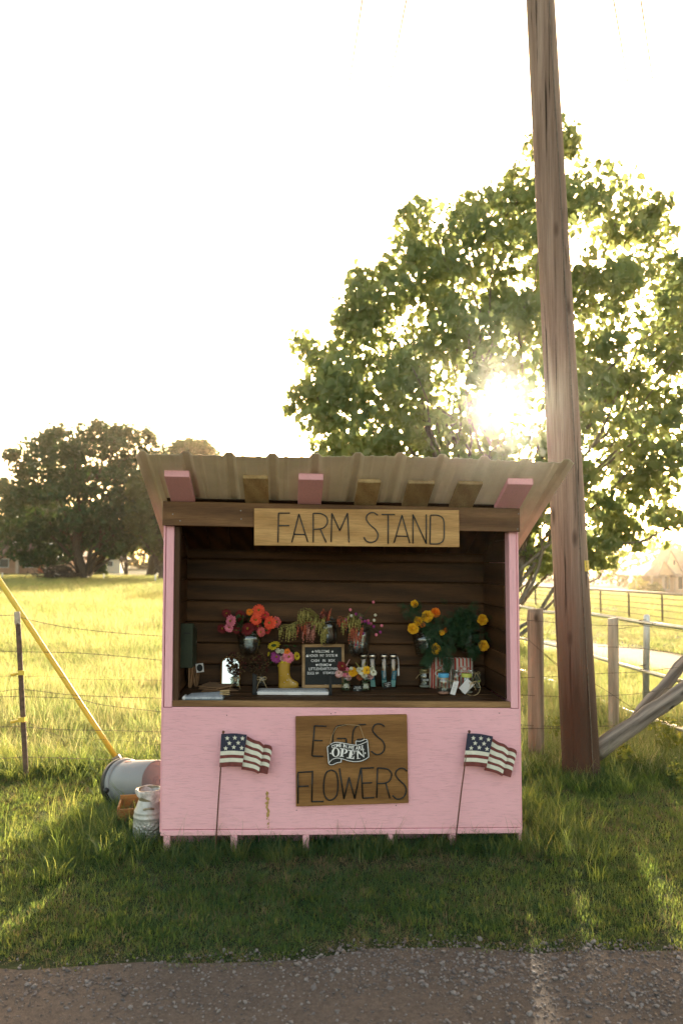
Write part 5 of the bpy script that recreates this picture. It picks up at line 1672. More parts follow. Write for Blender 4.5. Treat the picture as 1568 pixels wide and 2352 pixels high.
part(rfo, 'roof_vent', M_TRIM, lambda m: m.box(hx0 + 12.0, hx0 + 12.9, hy + 1.5, hy + 2.2, hz + 4.1, hz + 4.5))
for pxx in (10, 68, 120): 
    xx = P(pxx, 1300, hy).x; win(HB, xx - .6, xx + .6, hy, hz + 0.9, hz + 2.0)
dx_ = P(60, 1300, hy).x
for pxx in (45, 112, 134, 140):
    xx = P(pxx, 1300, hy).x; part(HB, 'porch_post', M_BRICKR, lambda m: m.box(xx - .2, xx + .2, hy - .8, hy - .4, hz - .1, hz + 2.45))
dr = part(HB, 'door', plain('orange_door', (0.4, 0.1, 0.03), 0.6), lambda m: m.box(P(88, 1300, hy).x, P(100, 1300, hy).x, hy - .05, hy - .001, hz, hz + 2.05))
# cream shed
sy = 118.0; sx0, sx1 = P(236, 1300, sy).x, P(276, 1300, sy).x; sz = gz(sx0, sy)
SH = thing('cream_shed', ((sx0 + sx1) / 2, sy + 2, sz), 'small sunlit cream shed seen between the tree trunks', 'shed')
part(SH, 'wall', M_CREAMW, lambda m: m.box(sx0, sx1, sy, sy + 4, sz - .2, sz + 2.3))
part(SH, 'roof', M_ROOFG, lambda m: m.add([(sx0 - .4, sy - .4, sz + 2.25), (sx1 + .6, sy - .4, sz + 2.0), (sx1 + .6, sy + 4.4, sz + 2.0), (sx0 - .4, sy + 4.4, sz + 2.25), (sx0 - .4, sy + 2, sz + 3.4), (sx1 - 0.4, sy + 2, sz + 3.0)], [(0, 1, 5, 4), (2, 3, 4, 5), (1, 2, 5), (3, 0, 4), (3, 2, 1, 0)]))
win(SH, sx0 + .8, sx0 + 1.5, sy, sz + 1.0, sz + 1.7)
# pale house on the right
ry = 112.0
z9 = lambda x, y, Y=ry: P(1179.2 + .248 * x, 1191.7 + .248 * y, Y)
rz = gz(z9(1400, 600).x, ry)
HR = thing('pale_brick_house', (z9(1450, 600).x, ry + 4, rz), 'pale brick house with steep front gables beyond the pipe fence', 'house')
e0, e1 = z9(1225, 525), z9(1900, 525)
zt = e0.z
part(HR, 'wall', M_BRICKR, lambda m: m.box(z9(1330, 0).x, e1.x, ry + .3, ry + 9, rz - .4, zt))
def rr_(m):
    a, b = z9(1180, 525).x, e1.x + .6
    m.add([(a, ry - 0.5, zt), (b, ry - .5, zt), (b, ry + 9.6, zt), (a, ry + 9.6, zt), (a + 4.6, ry + 4.5, zt + 2.6), (b - 5, ry + 4.5, zt + 4.2)], [(0, 1, 5, 4), (1, 2, 5), (2, 3, 4, 5), (3, 0, 4), (3, 2, 1, 0)])
part(HR, 'roof', M_ROOFG, rr_)
def gable(name, xa, xm, xb, yb_, yt, Yf, mat):
    A, T_, B = z9(xa, yb_, Yf), z9(xm, yt, Yf), z9(xb, yb_, Yf)
    g_ = part(HR, name, mat, lambda m: m.prism([A, B, T_], (0, 3.5, 0)))
    def tr(m):
        for p_, q_ in ((A, T_), (B, T_)):
            d_ = (p_ - q_).normalized(); o_ = p_ + d_ * 0.5; u_ = Vector((0, 0, 0.28))
            m.hexa([o_ - Vector((0, .35, 0)), q_ - Vector((0, .35, 0)), q_ + Vector((0, 3.6, 0)), o_ + Vector((0, 3.6, 0)), o_ - Vector((0, .35, 0)) + u_, q_ - Vector((0, .35, 0)) + u_, q_ + Vector((0, 3.6, 0)) + u_, o_ + Vector((0, 3.6, 0)) + u_])
    part(g_, 'gable_roof', M_ROOFG, tr)
gable('main_gable', 1370, 1446, 1570, 520, 298, ry - 0.2, M_CREAMW)
gable('porch_gable', 1335, 1382, 1480, 520, 396, ry - 1.3, M_BRICKR)
part(HR, 'attic_vent', M_WIN, lambda m: m.box(z9(1457, 0).x, z9(1472, 0).x, ry - .36, ry - .3, z9(0, 425).z, z9(0, 385).z))
for a, b in ((1232, 1252), (1332, 1358), (1450, 1478)):
    part(HR, 'porch_column', M_BRICKR, lambda m: m.box(z9(a, 0).x, z9(b, 0).x, ry - 1.0, ry - .5, rz - .3, zt - 0.002))
for a, b in ((1385, 1428), (1508, 1552), (1600, 1650)):
    win(HR, z9(a, 0).x, z9(b, 0).x, ry + .3, z9(0, 665).z + .2, z9(0, 535).z)
M_SHRUB = leaf_mat('shrub_leaf', (0.09, 0.12, 0.03), (0.16, 0.18, 0.04), (0.4, 0.36, 0.06), 0.4, 0.6, 0.6)
def bush(name, lab, c, rx_, rz_, n_, leaf, seed, mat):
    r = np.random.default_rng(seed); root = thing(name, c, lab, 'bush')
    d = r.normal(0, 1, (n_, 3)); d /= np.linalg.norm(d, axis=1)[:, None]; d *= r.uniform(.4, 1, n_)[:, None] ** .5
    lump = 1 + 0.25 * np.sin(3 * d[:, 0] * 2 + seed) * np.sin(4 * d[:, 2] + 1)
    pt = np.array(c) + np.stack([d[:, 0] * rx_ * lump, d[:, 1] * rx_ * .8, np.abs(d[:, 2]) * rz_ * lump], -1)
    v, f = leaves(pt, leaf, r, 0.1, 0.8); np_mesh('foliage', v, f, mat, root)['kind'] = 'stuff'
    part(root, 'stem', M_BARK, lambda m: [m.tube([Vector(c) + Vector((0, 0, -.1)), Vector(c) + Vector((float(r.normal(0, rx_ * .3)), 0, rz_ * .7))], [0.06, 0.02], 6) for _ in range(4)])
for i, (a, b_, w, lab) in enumerate(((1300, 690, 1.0, 'sunlit shrub before the porch of the pale house'), (1350, 700, .7, 'small low shrub beside the porch column of the pale house'), (1165, 640, 1.5, 'round yellow green bush standing left of the pale house'))):
    q = z9(a, b_, ry - 3); q.z = gz(q.x, q.y)
    bush('shrub', lab, tuple(q), w, w * 1.3, 420, 0.3, 60 + i, M_SHRUB)
q = P(230, 1320, 84); q.z = gz(q.x, q.y)
bush('dark_bush', 'dark rounded bush at the foot of the slender young tree', tuple(q), 0.85, 1.8, 800, 0.25, 70, M_OAK)
# brush pile and white stakes
bp = G(135, 1333)
BP = thing('brush_pile', bp, 'brown heap of cut branches lying beside the oak trunk', 'brush pile')
def brush(m):
    r = np.random.default_rng(91)
    for _ in range(170):
        c = Vector((bp.x + float(r.normal(0, 1.15)), bp.y + float(r.normal(0, 1.0)), 0)); hgt = 1.25 * math.exp(-((c.x - bp.x) / 1.5) ** 2) * float(r.uniform(0.1, 1))
        d = Vector(r.normal(0, 1, 3).tolist()); d.z *= 0.35; d.normalize(); L = float(r.uniform(0.5, 1.4)); c.z = bp.z + hgt
        m.tube([c - d * L, c + Vector(r.normal(0, .12, 3).tolist()), c + d * L], [0.045, 0.035, 0.012], 5)
part(BP, 'branches', M_BARK, brush)['kind'] = 'stuff'
for pxx, pyy, lab in ((6, 1326, 'white marker stake in front of the brown house at the left edge'), (126, 1327, 'white marker stake in front of the brush pile'), (239, 1329, 'white marker stake right of the oak trunk'), (357, 1333, 'white marker stake by the half hidden oak')):
    b = G(pxx, pyy + 6)
    o = MB().tube([b - Vector((0, 0, .1)), b + Vector((0, 0, .62)), b + Vector((0, 0, .64))], [0.07, 0.07, 0.04], 8).build('marker_stake', M_TRIM, smooth=True)
    tag(o, lab, 'stake', 'white marker stakes in the pasture')
# ================================================================== goods on the counter
Zv = Vector((0, 0, 1))
def foot(px, py):
    lx, ly = C(px, py)
    if ly > 0.52:
        ly = 0.52; lx = S(px, py, ly)[0]
    return SF(lx, ly, ZC + 0.0005), lx, ly
def mpp(ly): return (4.71 + ly) / 1852.0
M_GLASS = glass_mat('clear_glass')
M_GLASSB = glass_mat('bubbled_glass', (0.86, 0.88, 0.86), 0.16, 0.12)
M_GREEN = leaf_mat('stem_green', (0.02, 0.05, 0.015), (0.05, 0.09, 0.025), (0.08, 0.12, 0.02), 0.25, 0.5, 20)
M_FERN = leaf_mat('marigold_leaf', (0.012, 0.04, 0.015), (0.03, 0.07, 0.025), (0.05, 0.1, 0.02), 0.25, 0.5, 20)
M_CARD = plain('black_card', (0.012, 0.012, 0.012), 0.7, 0.1)
M_CHALK = plain('white_chalk', (0.62, 0.6, 0.58), 0.8, 0.1)
M_PAPER = plain('white_paper', (0.66, 0.63, 0.62), 0.8, 0.06, 10)
M_KRAFT = plain('kraft_paper', (0.3, 0.165, 0.085), 0.8, 0.15, 12, bmp=0.2)
M_KRAFTD = plain('kraft_paper_dull', (0.22, 0.12, 0.06), 0.8, 0.15, 12, bmp=0.2)
def petal(name, c, c2=None):
    c2 = c2 or tuple(q * 0.55 for q in c)
    m, nt, out = new_mat(name)
    n = noise(nt, coords(nt), 60, 2)
    col = ramp(nt, n, [(0.35, c2), (0.65, c)])
    p = principled(nt, out, col, 0.6, None, 0, 0.2)
    return m
PT = {'pink': petal('petal_pink', (0.72, 0.2, 0.26), (0.55, 0.12, 0.18)), 'dred': petal('petal_dark_red', (0.16, 0.012, 0.012), (0.09, 0.006, 0.006)), 'red': petal('petal_red', (0.6, 0.045, 0.03), (0.42, 0.02, 0.02)),
      'ored': petal('petal_orange_red', (0.78, 0.09, 0.035), (0.6, 0.05, 0.02)), 'coral': petal('petal_coral', (0.66, 0.12, 0.11)), 'yel': petal('petal_yellow', (0.75, 0.42, 0.02), (0.62, 0.28, 0.01)),
      'orange': petal('petal_orange', (0.75, 0.2, 0.012), (0.6, 0.12, 0.008)), 'purple': petal('petal_purple', (0.28, 0.04, 0.18), (0.18, 0.02, 0.11)), 'white': petal('petal_white', (0.62, 0.58, 0.46), (0.45, 0.42, 0.3)),
      'rust': petal('petal_rust', (0.3, 0.07, 0.02)), 'lemon': petal('petal_lemon', (0.66, 0.5, 0.04), (0.5, 0.33, 0.02)), 'mauve': petal('petal_mauve', (0.42, 0.09, 0.16)), 'blush': petal('petal_blush', (0.62, 0.33, 0.3))}
M_EYE = plain('flower_eye', (0.22, 0.13, 0.01), 0.8, 0.4, 200, bmp=0.6)
M_EYED = plain('flower_eye_dark', (0.03, 0.016, 0.008), 0.8, 0.4, 200, bmp=0.6)

def head(m, c, nrm, R, kind, rnd):
    """Petals of one bloom: material 0 petals, 1 eye."""
    a, b, n = frame_of(nrm)
    c = Vector(c); m.mi = 0
    def ringp(k, r0, r1, lift0, lift1, wd, off):
        for i in range(k):
            t = 2 * math.pi * (i + off) / k + rnd.uniform(-.06, .06)
            d = a * math.cos(t) + b * math.sin(t); s_ = b * math.cos(t) - a * math.sin(t)
            L1 = r1 * rnd.uniform(.9, 1.06); w = wd * rnd.uniform(.85, 1.1); l1 = lift1 + rnd.uniform(-.05, .05) * R
            p0 = c + d * r0 + n * lift0; p1 = c + d * (r0 + (L1 - r0) * .6) + n * (lift0 * .4 + l1 * .6 + 0.05 * R); p2 = c + d * L1 + n * l1
            m.add([p0 - s_ * w * .25, p0 + s_ * w * .25, p1 + s_ * w * .5, p2 + s_ * w * .3, p2 - s_ * w * .3, p1 - s_ * w * .5], [(0, 1, 2, 5), (5, 2, 3, 4)])
    if kind == 'zinnia':
        ringp(15, .15 * R, R, 0, -.06 * R, .38 * R, 0)
        ringp(13, .13 * R, .82 * R, .05 * R, .10 * R, .34 * R, .5)
        ringp(10, .1 * R, .6 * R, .09 * R, .24 * R, .3 * R, .2)
        m.mi = 1; m.ball(c + n * .14 * R, .2 * R, 8, 5)
    elif kind == 'sun':
        ringp(16, .3 * R, R, 0, .05 * R, .3 * R, 0); ringp(14, .3 * R, .9 * R, .04 * R, .16 * R, .26 * R, .5)
        m.mi = 1; m.ball(c + n * .04 * R, .42 * R, 10, 6, .6)
    elif kind == 'pom':
        for k, e, rr in ((16, -.25, 1.0), (16, .05, 1.0), (14, .35, .98), (12, .65, .95), (9, .95, .92), (5, 1.25, .9)):
            for i in range(k):
                t = 2 * math.pi * (i + .5 * (k % 3)) / k + rnd.uniform(-.12, .12); ee = e + rnd.uniform(-.1, .1)
                d = (a * math.cos(t) + b * math.sin(t)) * math.cos(ee) + n * math.sin(ee) * .8
                s_ = b * math.cos(t) - a * math.sin(t); u_ = d.cross(s_)
                w = .36 * R; L = R * rr * rnd.uniform(.86, 1.06)
                p0 = c + d * L * .35; p1 = c + d * L + u_ * rnd.uniform(-.12, .12) * R
                m.add([p0 - s_ * w * .2, p0 + s_ * w * .2, p1 + s_ * w * .55 + u_ * .06 * R, p1 + d * .07 * R, p1 - s_ * w * .55 + u_ * .06 * R], [(0, 1, 2, 3, 4)])
        m.mi = 1; m.ball(c, .4 * R, 6, 4)
    m.mi = 0

def bloom(root, c, R, kind, col, mouth, rnd, nrm=None, eye=None, name='flower'):
    m = MB()
    if nrm is None:
        nrm = Vector((rnd.uniform(-.5, .5), -1, rnd.uniform(-.05, .6)))
    head(m, c, nrm, R, kind, rnd)
    m.mi = 2
    n_ = Vector(nrm).normalized(); st = Vector(c) - n_ * R * .12
    q = smooth_path([st, st - n_ * 0.02 + Vector((0, 0, -0.015)), Vector(mouth).lerp(st, .35) + Vector((0, 0, .02)), Vector(mouth)], 3)
    m.tube(q, 0.0022, 5)
    return m.build(name, [PT[col], eye or (PT[col] if kind == 'pom' else M_EYE), M_GREEN], root)

def leafage(root, cs, size, seed, mat=None, wide=0.5, droop=0.2, name='leaves'):
    r = np.random.default_rng(seed)
    v, f = leaves(np.array([tuple(c) for c in cs]), size, r, droop, wide)
    o = np_mesh(name, v, f, mat or M_GREEN, root); o['kind'] = 'stuff'
    return o

# ---------------- glass cups hung on the back wall
def wall_cup(lab, px0, px1, ytop, ybot, ly=0.50, tilt=0.0, flange=None):
    k = mpp(ly); cx = (px0 + px1) / 2
    top = SW(cx, ytop, ly); R = (px1 - px0) / 2 * k; Hh = (ybot - ytop) * k
    root = thing('hanging_glass_vase', top - Zv * Hh, lab, 'vase', 'glass vases hung on the plank wall')
    sy = min(1.0, 0.085 / R)
    rot = Matrix.Rotation(tilt, 3, N2)
    def T(q): return top + rot @ (U2 * q.x + N2 * q.y * sy + Zv * q.z)
    part(root, 'bowl', M_GLASSB, lambda m: m.lathe([(R * .01, -Hh), (R * .55, -Hh * .99), (R * .74, -Hh * .9), (R * .86, -Hh * .62), (R * .95, -Hh * .3), (R, 0), (R * .955, 0.0005), (R * .9, -Hh * .3), (R * .8, -Hh * .62), (R * .68, -Hh * .86), (R * .05, -Hh * .93)], n=32, T=T, cap0=True, cap1=True), smooth=True)
    part(root, 'rim', M_GLASSB, lambda m: m.tube([T(Vector((R * math.cos(t), R * math.sin(t), 0.001))) for t in np.linspace(0, 2 * math.pi, 33).tolist()], 0.003, 6), smooth=True)
    if flange:
        hb = flange * k
        part(root, 'hanging_tab', M_GLASSB, lambda m: m.prism([T(Vector((R * .8 * math.cos(t), R * .95, hb * math.sin(t)))) for t in np.linspace(0, math.pi, 14).tolist()], N2 * 0.004))
    part(root, 'nail', M_SCREW, lambda m: m.tube([T(Vector((0, R, 0.03))), T(Vector((0, R, 0.03))) + N2 * 0.09], 0.002, 6))
    return root, top
V1, t1 = wall_cup('glass wall vase of red and pink zinnias', 544, 602, 1455, 1505)
V2, t2 = wall_cup('tilted glass wall vase of drooping amaranth behind the letter board', 722, 772, 1428, 1482, tilt=-0.22, flange=20)
V3, t3 = wall_cup('bubbled glass wall vase above the water bottles', 795, 853, 1443, 1509, flange=34)
V4, t4 = wall_cup('bubbled glass wall vase of yellow marigolds', 946, 1004, 1457, 1508, flange=10)
V5, t5 = wall_cup('glass wall vase buried in marigold leaves near the corner', 1050, 1100, 1452, 1500)

za1 = lambda x, y, ly=0.45: SW(489.2 + .16 * x, 1367.3 + .16 * y, ly)
rnd = random.Random(12)
q1 = .16 * mpp(.45)
B1_ = thing('zinnia_bouquet', t1, 'bunch of red, coral and pink zinnias in the first wall vase', 'bouquet')
for x, y, R, col, dl in ((195, 260, 72, 'dred', .05), (390, 292, 85, 'dred', .06), (130, 480, 75, 'dred', .04), (255, 370, 90, 'pink', 0), (230, 462, 70, 'pink', .02), (655, 215, 90, 'ored', .03), (745, 285, 65, 'red', .05), (615, 352, 84, 'ored', 0), (905, 385, 82, 'coral', .03), (815, 395, 100, 'ored', -.03), (500, 482, 100, 'dred', -.02), (640, 445, 75, 'dred', .02), (690, 528, 72, 'coral', -.02), (780, 500, 60, 'red', .03), (340, 500, 60, 'dred', .05), (300, 400, 55, 'dred', .06), (560, 400, 60, 'dred', .05)):
    bloom(B1_, za1(x, y, .45 + dl), R * q1, 'zinnia', col, t1 + Vector((rnd.uniform(-.04, .04), 0, -.02)), rnd)
bloom(B1_, za1(525, 240, .46), 55 * q1, 'zinnia', 'orange', t1, rnd)
leafage(B1_, [za1(rnd.uniform(330, 760), rnd.uniform(260, 520), rnd.uniform(.44, .52)) for _ in range(46)], 0.035, 5)

# amaranth tassels
PT['olive'] = petal('tassel_olive', (0.3, 0.24, 0.07), (0.15, 0.13, 0.035)); PT['tcoral'] = petal('tassel_coral', (0.4, 0.1, 0.045), (0.25, 0.05, 0.03)); PT['tpink'] = petal('tassel_pink', (0.36, 0.15, 0.11), (0.22, 0.08, 0.06)); PT['tdark'] = petal('tassel_dark', (0.16, 0.04, 0.03))
za2 = lambda x, y, ly=0.43: SW(658.6 + .16 * x, 1379.9 + .16 * y, ly)
def tassel(root, x, y0, y1, col, ly, mouth, r):
    m = MB(); a, b = za2(x, y0, ly), za2(x + r.uniform(-25, 10), y1, ly)
    n_ = max(4, int((a - b).length / 0.011))
    for i in range(n_):
        t = i / (n_ - 1); c = a.lerp(b, t) + Vector((r.uniform(-.003, .003), r.uniform(-.003, .003), 0))
        rr = 0.0078 * (1 - .55 * t) * r.uniform(.8, 1.2)
        m.ball(c, rr, 6, 3, 1.4)
    m.tube(smooth_path([a, a + Vector((0.01, .01, .025)), Vector(mouth)], 3), 0.0018, 4)
    m.build('tassel', PT[col], root)
def tassels(root, boxes, mouth, seed):
    r = random.Random(seed)
    for x0, x1, y0, y1, n_, cols, ly in boxes:
        for i in range(n_):
            x = x0 + (x1 - x0) * (i + r.random()) / n_; u_ = r.uniform(0, .45) * (y1 - y0)
            tassel(root, x, y0 + u_, y0 + u_ + (y1 - y0) * r.uniform(.4, .62), r.choice(cols), ly + r.uniform(-.02, .02), mouth, r)
B2 = thing('amaranth_bouquet', t2, 'drooping olive and coral amaranth hanging over the letter board', 'bouquet')
tassels(B2, [(170, 330, 150, 380, 12, ['olive'], .42), (350, 540, 250, 500, 13, ['olive'], .42), (235, 400, 330, 640, 13, ['tpink', 'tcoral', 'tpink'], .40), (0, 130, 340, 640, 10, ['olive', 'olive', 'tcoral'], .42), (100, 230, 350, 540, 6, ['tcoral', 'tdark'], .43), (480, 580, 400, 670, 8, ['olive'], .40), (460, 620, 160, 400, 8, ['tcoral', 'tdark'], .45), (-120, -20, 400, 620, 4, ['olive'], .44)], t2, 3)
B3 = thing('amaranth_and_globe_bouquet', t3, 'amaranth tassels and round pink globe flowers over the bottles', 'bouquet')
tassels(B3, [(880, 1060, 230, 500, 14, ['olive'], .42), (890, 1095, 410, 670, 13, ['tcoral'], .40), (785, 860, 290, 510, 5, ['tcoral', 'olive'], .42), (720, 800, 280, 370, 3, ['tcoral'], .44)], t3, 4)
for x, y, col in ((910, 130, 'pink'), (1240, 20, 'pink'), (850, 275, 'mauve'), (990, 190, 'purple'), (1165, 285, 'mauve'), (1060, 250, 'purple'), (1120, 295, 'purple'), (1205, 330, 'mauve'), (1245, 370, 'purple'), (1360, 357, 'pink'), (1340, 450, 'purple'), (1280, 487, 'pink'), (925, 215, 'white'), (1268, 205, 'white'), (1252, 280, 'white'), (1070, 300, 'mauve'), (1170, 320, 'purple'), (1090, 470, 'purple'), (990, 630, 'purple')):
    def gl(m):
        c = za2(x, y, .42); m.ball(c, 23 * q1, 9, 6)
        m.mi = 1; m.tube(smooth_path([c, c.lerp(t3, .5) + Vector((0, .01, .02)), t3], 3), 0.0013, 4)
    part(B3, 'globe_flower', [PT[col], M_GREEN], gl)

# marigolds
za4 = lambda x, y, ly=0.44: SW(909.4 + .14 * x, 1367.3 + .14 * y, ly)
q4 = .14 * mpp(.45)
B4 = thing('marigold_bouquet', t4, 'yellow and orange marigolds spilling from the wall vase over the popcorn bags', 'bouquet')
for x, y, R, col in ((298, 142, 64, 'yel'), (645, 283, 76, 'orange'), (515, 345, 98, 'yel'), (365, 420, 74, 'yel'), (430, 482, 46, 'orange'), (275, 550, 92, 'yel'), (750, 612, 48, 'yel'), (815, 575, 38, 'orange'), (645, 880, 92, 'yel')):
    bloom(B4, za4(x, y, .42), R * q4, 'pom', col, t4, rnd, Vector((rnd.uniform(-.4, .4), -1, rnd.uniform(-.1, .4))))
B5 = thing('marigold_plant_cutting', t5, 'dark feathery marigold foliage with two yellow heads by the side wall', 'bouquet')
for x, y, R in ((1415, 400, 90), (1430, 825, 90)):
    bloom(B5, za4(x, y, .40), R * q4, 'pom', 'yel', t5, rnd, Vector((rnd.uniform(-.2, .3), -1, .1)))
def feather(root, blobs, mouth, seed, down=0.0):
    r = random.Random(seed); m = MB()
    for x, y, w, h, n_, dn in blobs:
        for _ in range(n_):
            c = za4(x + r.gauss(0, w * .5), y + r.gauss(0, h * .5), r.uniform(.38, .5))
            d = Vector((r.gauss(0, 1), r.gauss(0, .6) - .2, r.gauss(0, 1) - dn)).normalized()
            s_ = d.cross(Vector((r.gauss(0, .4), 1, r.gauss(0, .4)))).normalized()
            L = r.uniform(.035, .06)
            for i in range(5):
                b_ = c + d * L * (i / 5)
                for sg in (-1, 1):
                    e = (d * .75 + s_ * sg).normalized() * L * (.48 - .05 * i); wv = d * 0.0024
                    m.add([b_, b_ + e * .5 + wv, b_ + e, b_ + e * .5 - wv], [(0, 1, 2, 3)])
            m.add([c - s_ * .0012, c + s_ * .0012, c + d * L * 1.25], [(0, 1, 2)])
            if r.random() < .12: m.tube(smooth_path([c, c.lerp(mouth, .5) + Vector((0, 0, .015)), mouth], 2), 0.0016, 4)
    o = m.build('foliage', M_FERN, root); o['kind'] = 'stuff'
feather(B4, [(270, 250, 170, 90, 34, 0), (520, 480, 220, 140, 60, .2), (610, 640, 150, 130, 50, .8), (580, 850, 120, 200, 70, 2), (800, 900, 130, 260, 60, 2), (500, 1060, 60, 140, 34, 2.5), (850, 1130, 70, 160, 30, 2.5)], t4, 8)
feather(B5, [(1080, 480, 260, 240, 150, 0), (1120, 640, 260, 200, 110, .3), (1180, 320, 200, 120, 60, 0), (1290, 900, 110, 140, 34, .5), (960, 480, 130, 160, 60, .3)], t5, 9)

# ---------------- small things on the counter, left to right
def board_text(root, lines, c, ax, ay, hh, name='chalk_lettering', mat=None, bold=0.0):
    m = MB()
    for s_, dy, w in lines: text_on(m, s_, c + ay * dy, ax, ay, w=w, h=hh, bold=bold)
    return m.build(name, mat or M_CHALK, root)

# green box on the side wall
gx0 = XL + 0.0625
GBX = thing('wall_box', SF(gx0, .25, 1.0), 'dark olive green metal cash box fixed to the left side wall', 'box')
M_OLIVE = plain('olive_metal', (0.028, 0.036, 0.02), 0.5, 0.15, 10, metal=0.2)
ly0, ly1 = .22, .44; zt0 = S(440, 1432, .24)[1]; zb0 = S(440, 1534, .24)[1]
def gbx(m):
    ring = [(ly0, zb0), (ly1, zb0), (ly1, zt0 - .055), (ly1 - .03, zt0 - .04), (ly0 + .03, zt0), (ly0, zt0)]
    m.prism([SF(gx0, a, b) for a, b in ring], U2 * 0.075)
part(GBX, 'case', M_OLIVE, gbx, bev=.003)
part(GBX, 'cash_slot', M_CARD, lambda m: m.box(gx0 + .02, gx0 + .06, ly0 - .0012, ly0 - .0002, zt0 - .06, zt0 - .055, SF))
part(GBX, 'latch', M_SCREW, lambda m: m.box(gx0 + .0755, gx0 + .079, ly1 - .05, ly1 - .035, (zt0 + zb0) / 2, (zt0 + zb0) / 2 + .012, SF))
# white card with a black disc
cc = SW(459, 1534, .5)
CD = thing('disc_card', cc, 'white square card with a black disc, beside the green box', 'card')
aq = (U2 * .99 + Zv * .12).normalized(); bq = (Zv * .99 - U2 * .12).normalized()
part(CD, 'card', M_PAPER, lambda m: m.prism([cc + aq * x * .024 + bq * y * .028 for x, y in ((-1, -1), (1, -1), (1, 1), (-1, 1))], N2 * .002))
part(CD, 'disc', M_CARD, lambda m: m.prism([cc - N2 * .0003 + aq * .019 * math.cos(t * .3927) + bq * .023 * math.sin(t * .3927) for t in range(16)], -N2 * .0008))
part(CD, 'clip', M_SCREW, lambda m: m.tube([cc + N2 * .003, cc + N2 * .1], .002, 5))
# upright brown bags
for i, (px, w, lab) in enumerate(((437, 15, 'folded brown paper bag standing against the wall, nearest the green box corner'), (451, 18, 'crumpled brown paper bag standing behind the folded bag'))):
    f0, lx, ly = foot(px, 1580 - 3 * i); ly += .02 * i
    b0 = SF(lx, ly, ZC + .0005); k = mpp(ly)
    root = thing('paper_bag', b0, lab, 'paper bag', 'upright brown paper bags')
    def bg_(m):
        r = random.Random(i); W = w * k; Hh = .125
        vs = []; fs = []
        for j in range(7):
            t = j / 6; ww = W * (.35 + .65 * t ** .6); dd = .022 * (.5 + .5 * t)
            for x, y in ((-1, -1), (-.4, -.55), (0, -1.1), (.45, -.5), (1, -1), (1, 1), (0, .6), (-1, 1)):
                vs.append(b0 + U2 * (x * ww * .5 + .01 * t * (1 - 2 * i) + r.uniform(-.001, .001)) + N2 * (y * dd + .02 * t) + Zv * (Hh * t + (.006 * r.random() if j == 6 else 0)))
        for j in range(6):
            for q in range(8): fs.append((j * 8 + q, j * 8 + (q + 1) % 8, (j + 1) * 8 + (q + 1) % 8, (j + 1) * 8 + q))
        fs.append(tuple(range(7, -1, -1))); m.add(vs, fs)
    part(root, 'bag', M_KRAFT if i == 0 else M_KRAFTD, bg_)
# flat brown bags
def flat_bag(lab, pts, z0, th, mat):
    o = MB(); q = []
    for px, py in pts:
        lx, ly = C(px, py); q.append(SF(lx, ly, ZC + z0))
    o.prism(q, Zv * th)
    ob = o.build('flat_paper_bag', mat, bev=.0015); tag(ob, lab, 'paper bag', 'flat brown paper bags')
flat_bag('lowest flat brown paper bag, its corner pointing toward the white tray', [(462, 1590), (505, 1588), (549, 1588), (520, 1577), (478, 1574)], .001, .004, M_KRAFTD)
flat_bag('middle flat brown paper bag under the pointed top one', [(456, 1586), (500, 1589), (530, 1580), (505, 1570), (465, 1577)], .0075, .005, M_KRAFT)
flat_bag('topmost flat brown paper bag of the pile below the mirror', [(455, 1584), (505, 1588.5), (548, 1578), (545, 1574), (510, 1567), (480, 1574)], .0155, .006, M_KRAFT)
# folded map booklet
MPB = thing('folded_map', foot(467, 1604)[0], 'folded pale blue printed map lying at the front corner of the counter', 'map')
def mpb(m):
    lx0, _ = S(421, 1606, .045); lx1, _ = S(512, 1606, .045)
    m.hexa([SF(lx0, .03, ZC + .006), SF(lx1, .03, ZC + .006), SF(lx1 - .004, .155, ZC + .006), SF(lx0 + .035, .155, ZC + .006), SF(lx0 + .006, .03, ZC + .019), SF(lx1, .03, ZC + .021), SF(lx1 - .012, .155, ZC + .032), SF(lx0 + .035, .155, ZC + .022)])
def map_mat():
    m, nt, out = new_mat('map_print')
    v = coords(nt)
    n = noise(nt, v, 30, 6, .7); w = N(nt, 'ShaderNodeTexVoronoi', feature='DISTANCE_TO_EDGE'); w.inputs['Scale'].default_value = 26; nt.links.new(v, w.inputs['Vector'])
    c = ramp(nt, n, [(.35, (.3, .32, .36)), (.6, (.44, .45, .48))])
    c = mixc(nt, ramp(nt, w.outputs[0], [(.02, (.5, .5, .5)), (.05, (0, 0, 0))]), c, (.16, .16, .2))
    principled(nt, out, c, .7)
    return m
part(MPB, 'pages', map_mat(), mpb, bev=.002)
def cov(m):
    lx0, _ = S(421, 1608, .03); lx1, _ = S(512, 1608, .03)
    m.box(lx0 + .002, lx1, .026, .15, ZC + .0005, ZC + .0035, SF)
part(MPB, 'cover', plain('teal_cover', (.25, .36, .4), .6), cov)
part(MPB, 'spine_fold', M_PAPER, lambda m: m.tube([SF(S(421, 1606, .045)[0] + .005, a, ZC + .012) for a in (.028, .06, .09, .12)], [.0105, .0105, .010, .009], 10), smooth=True)
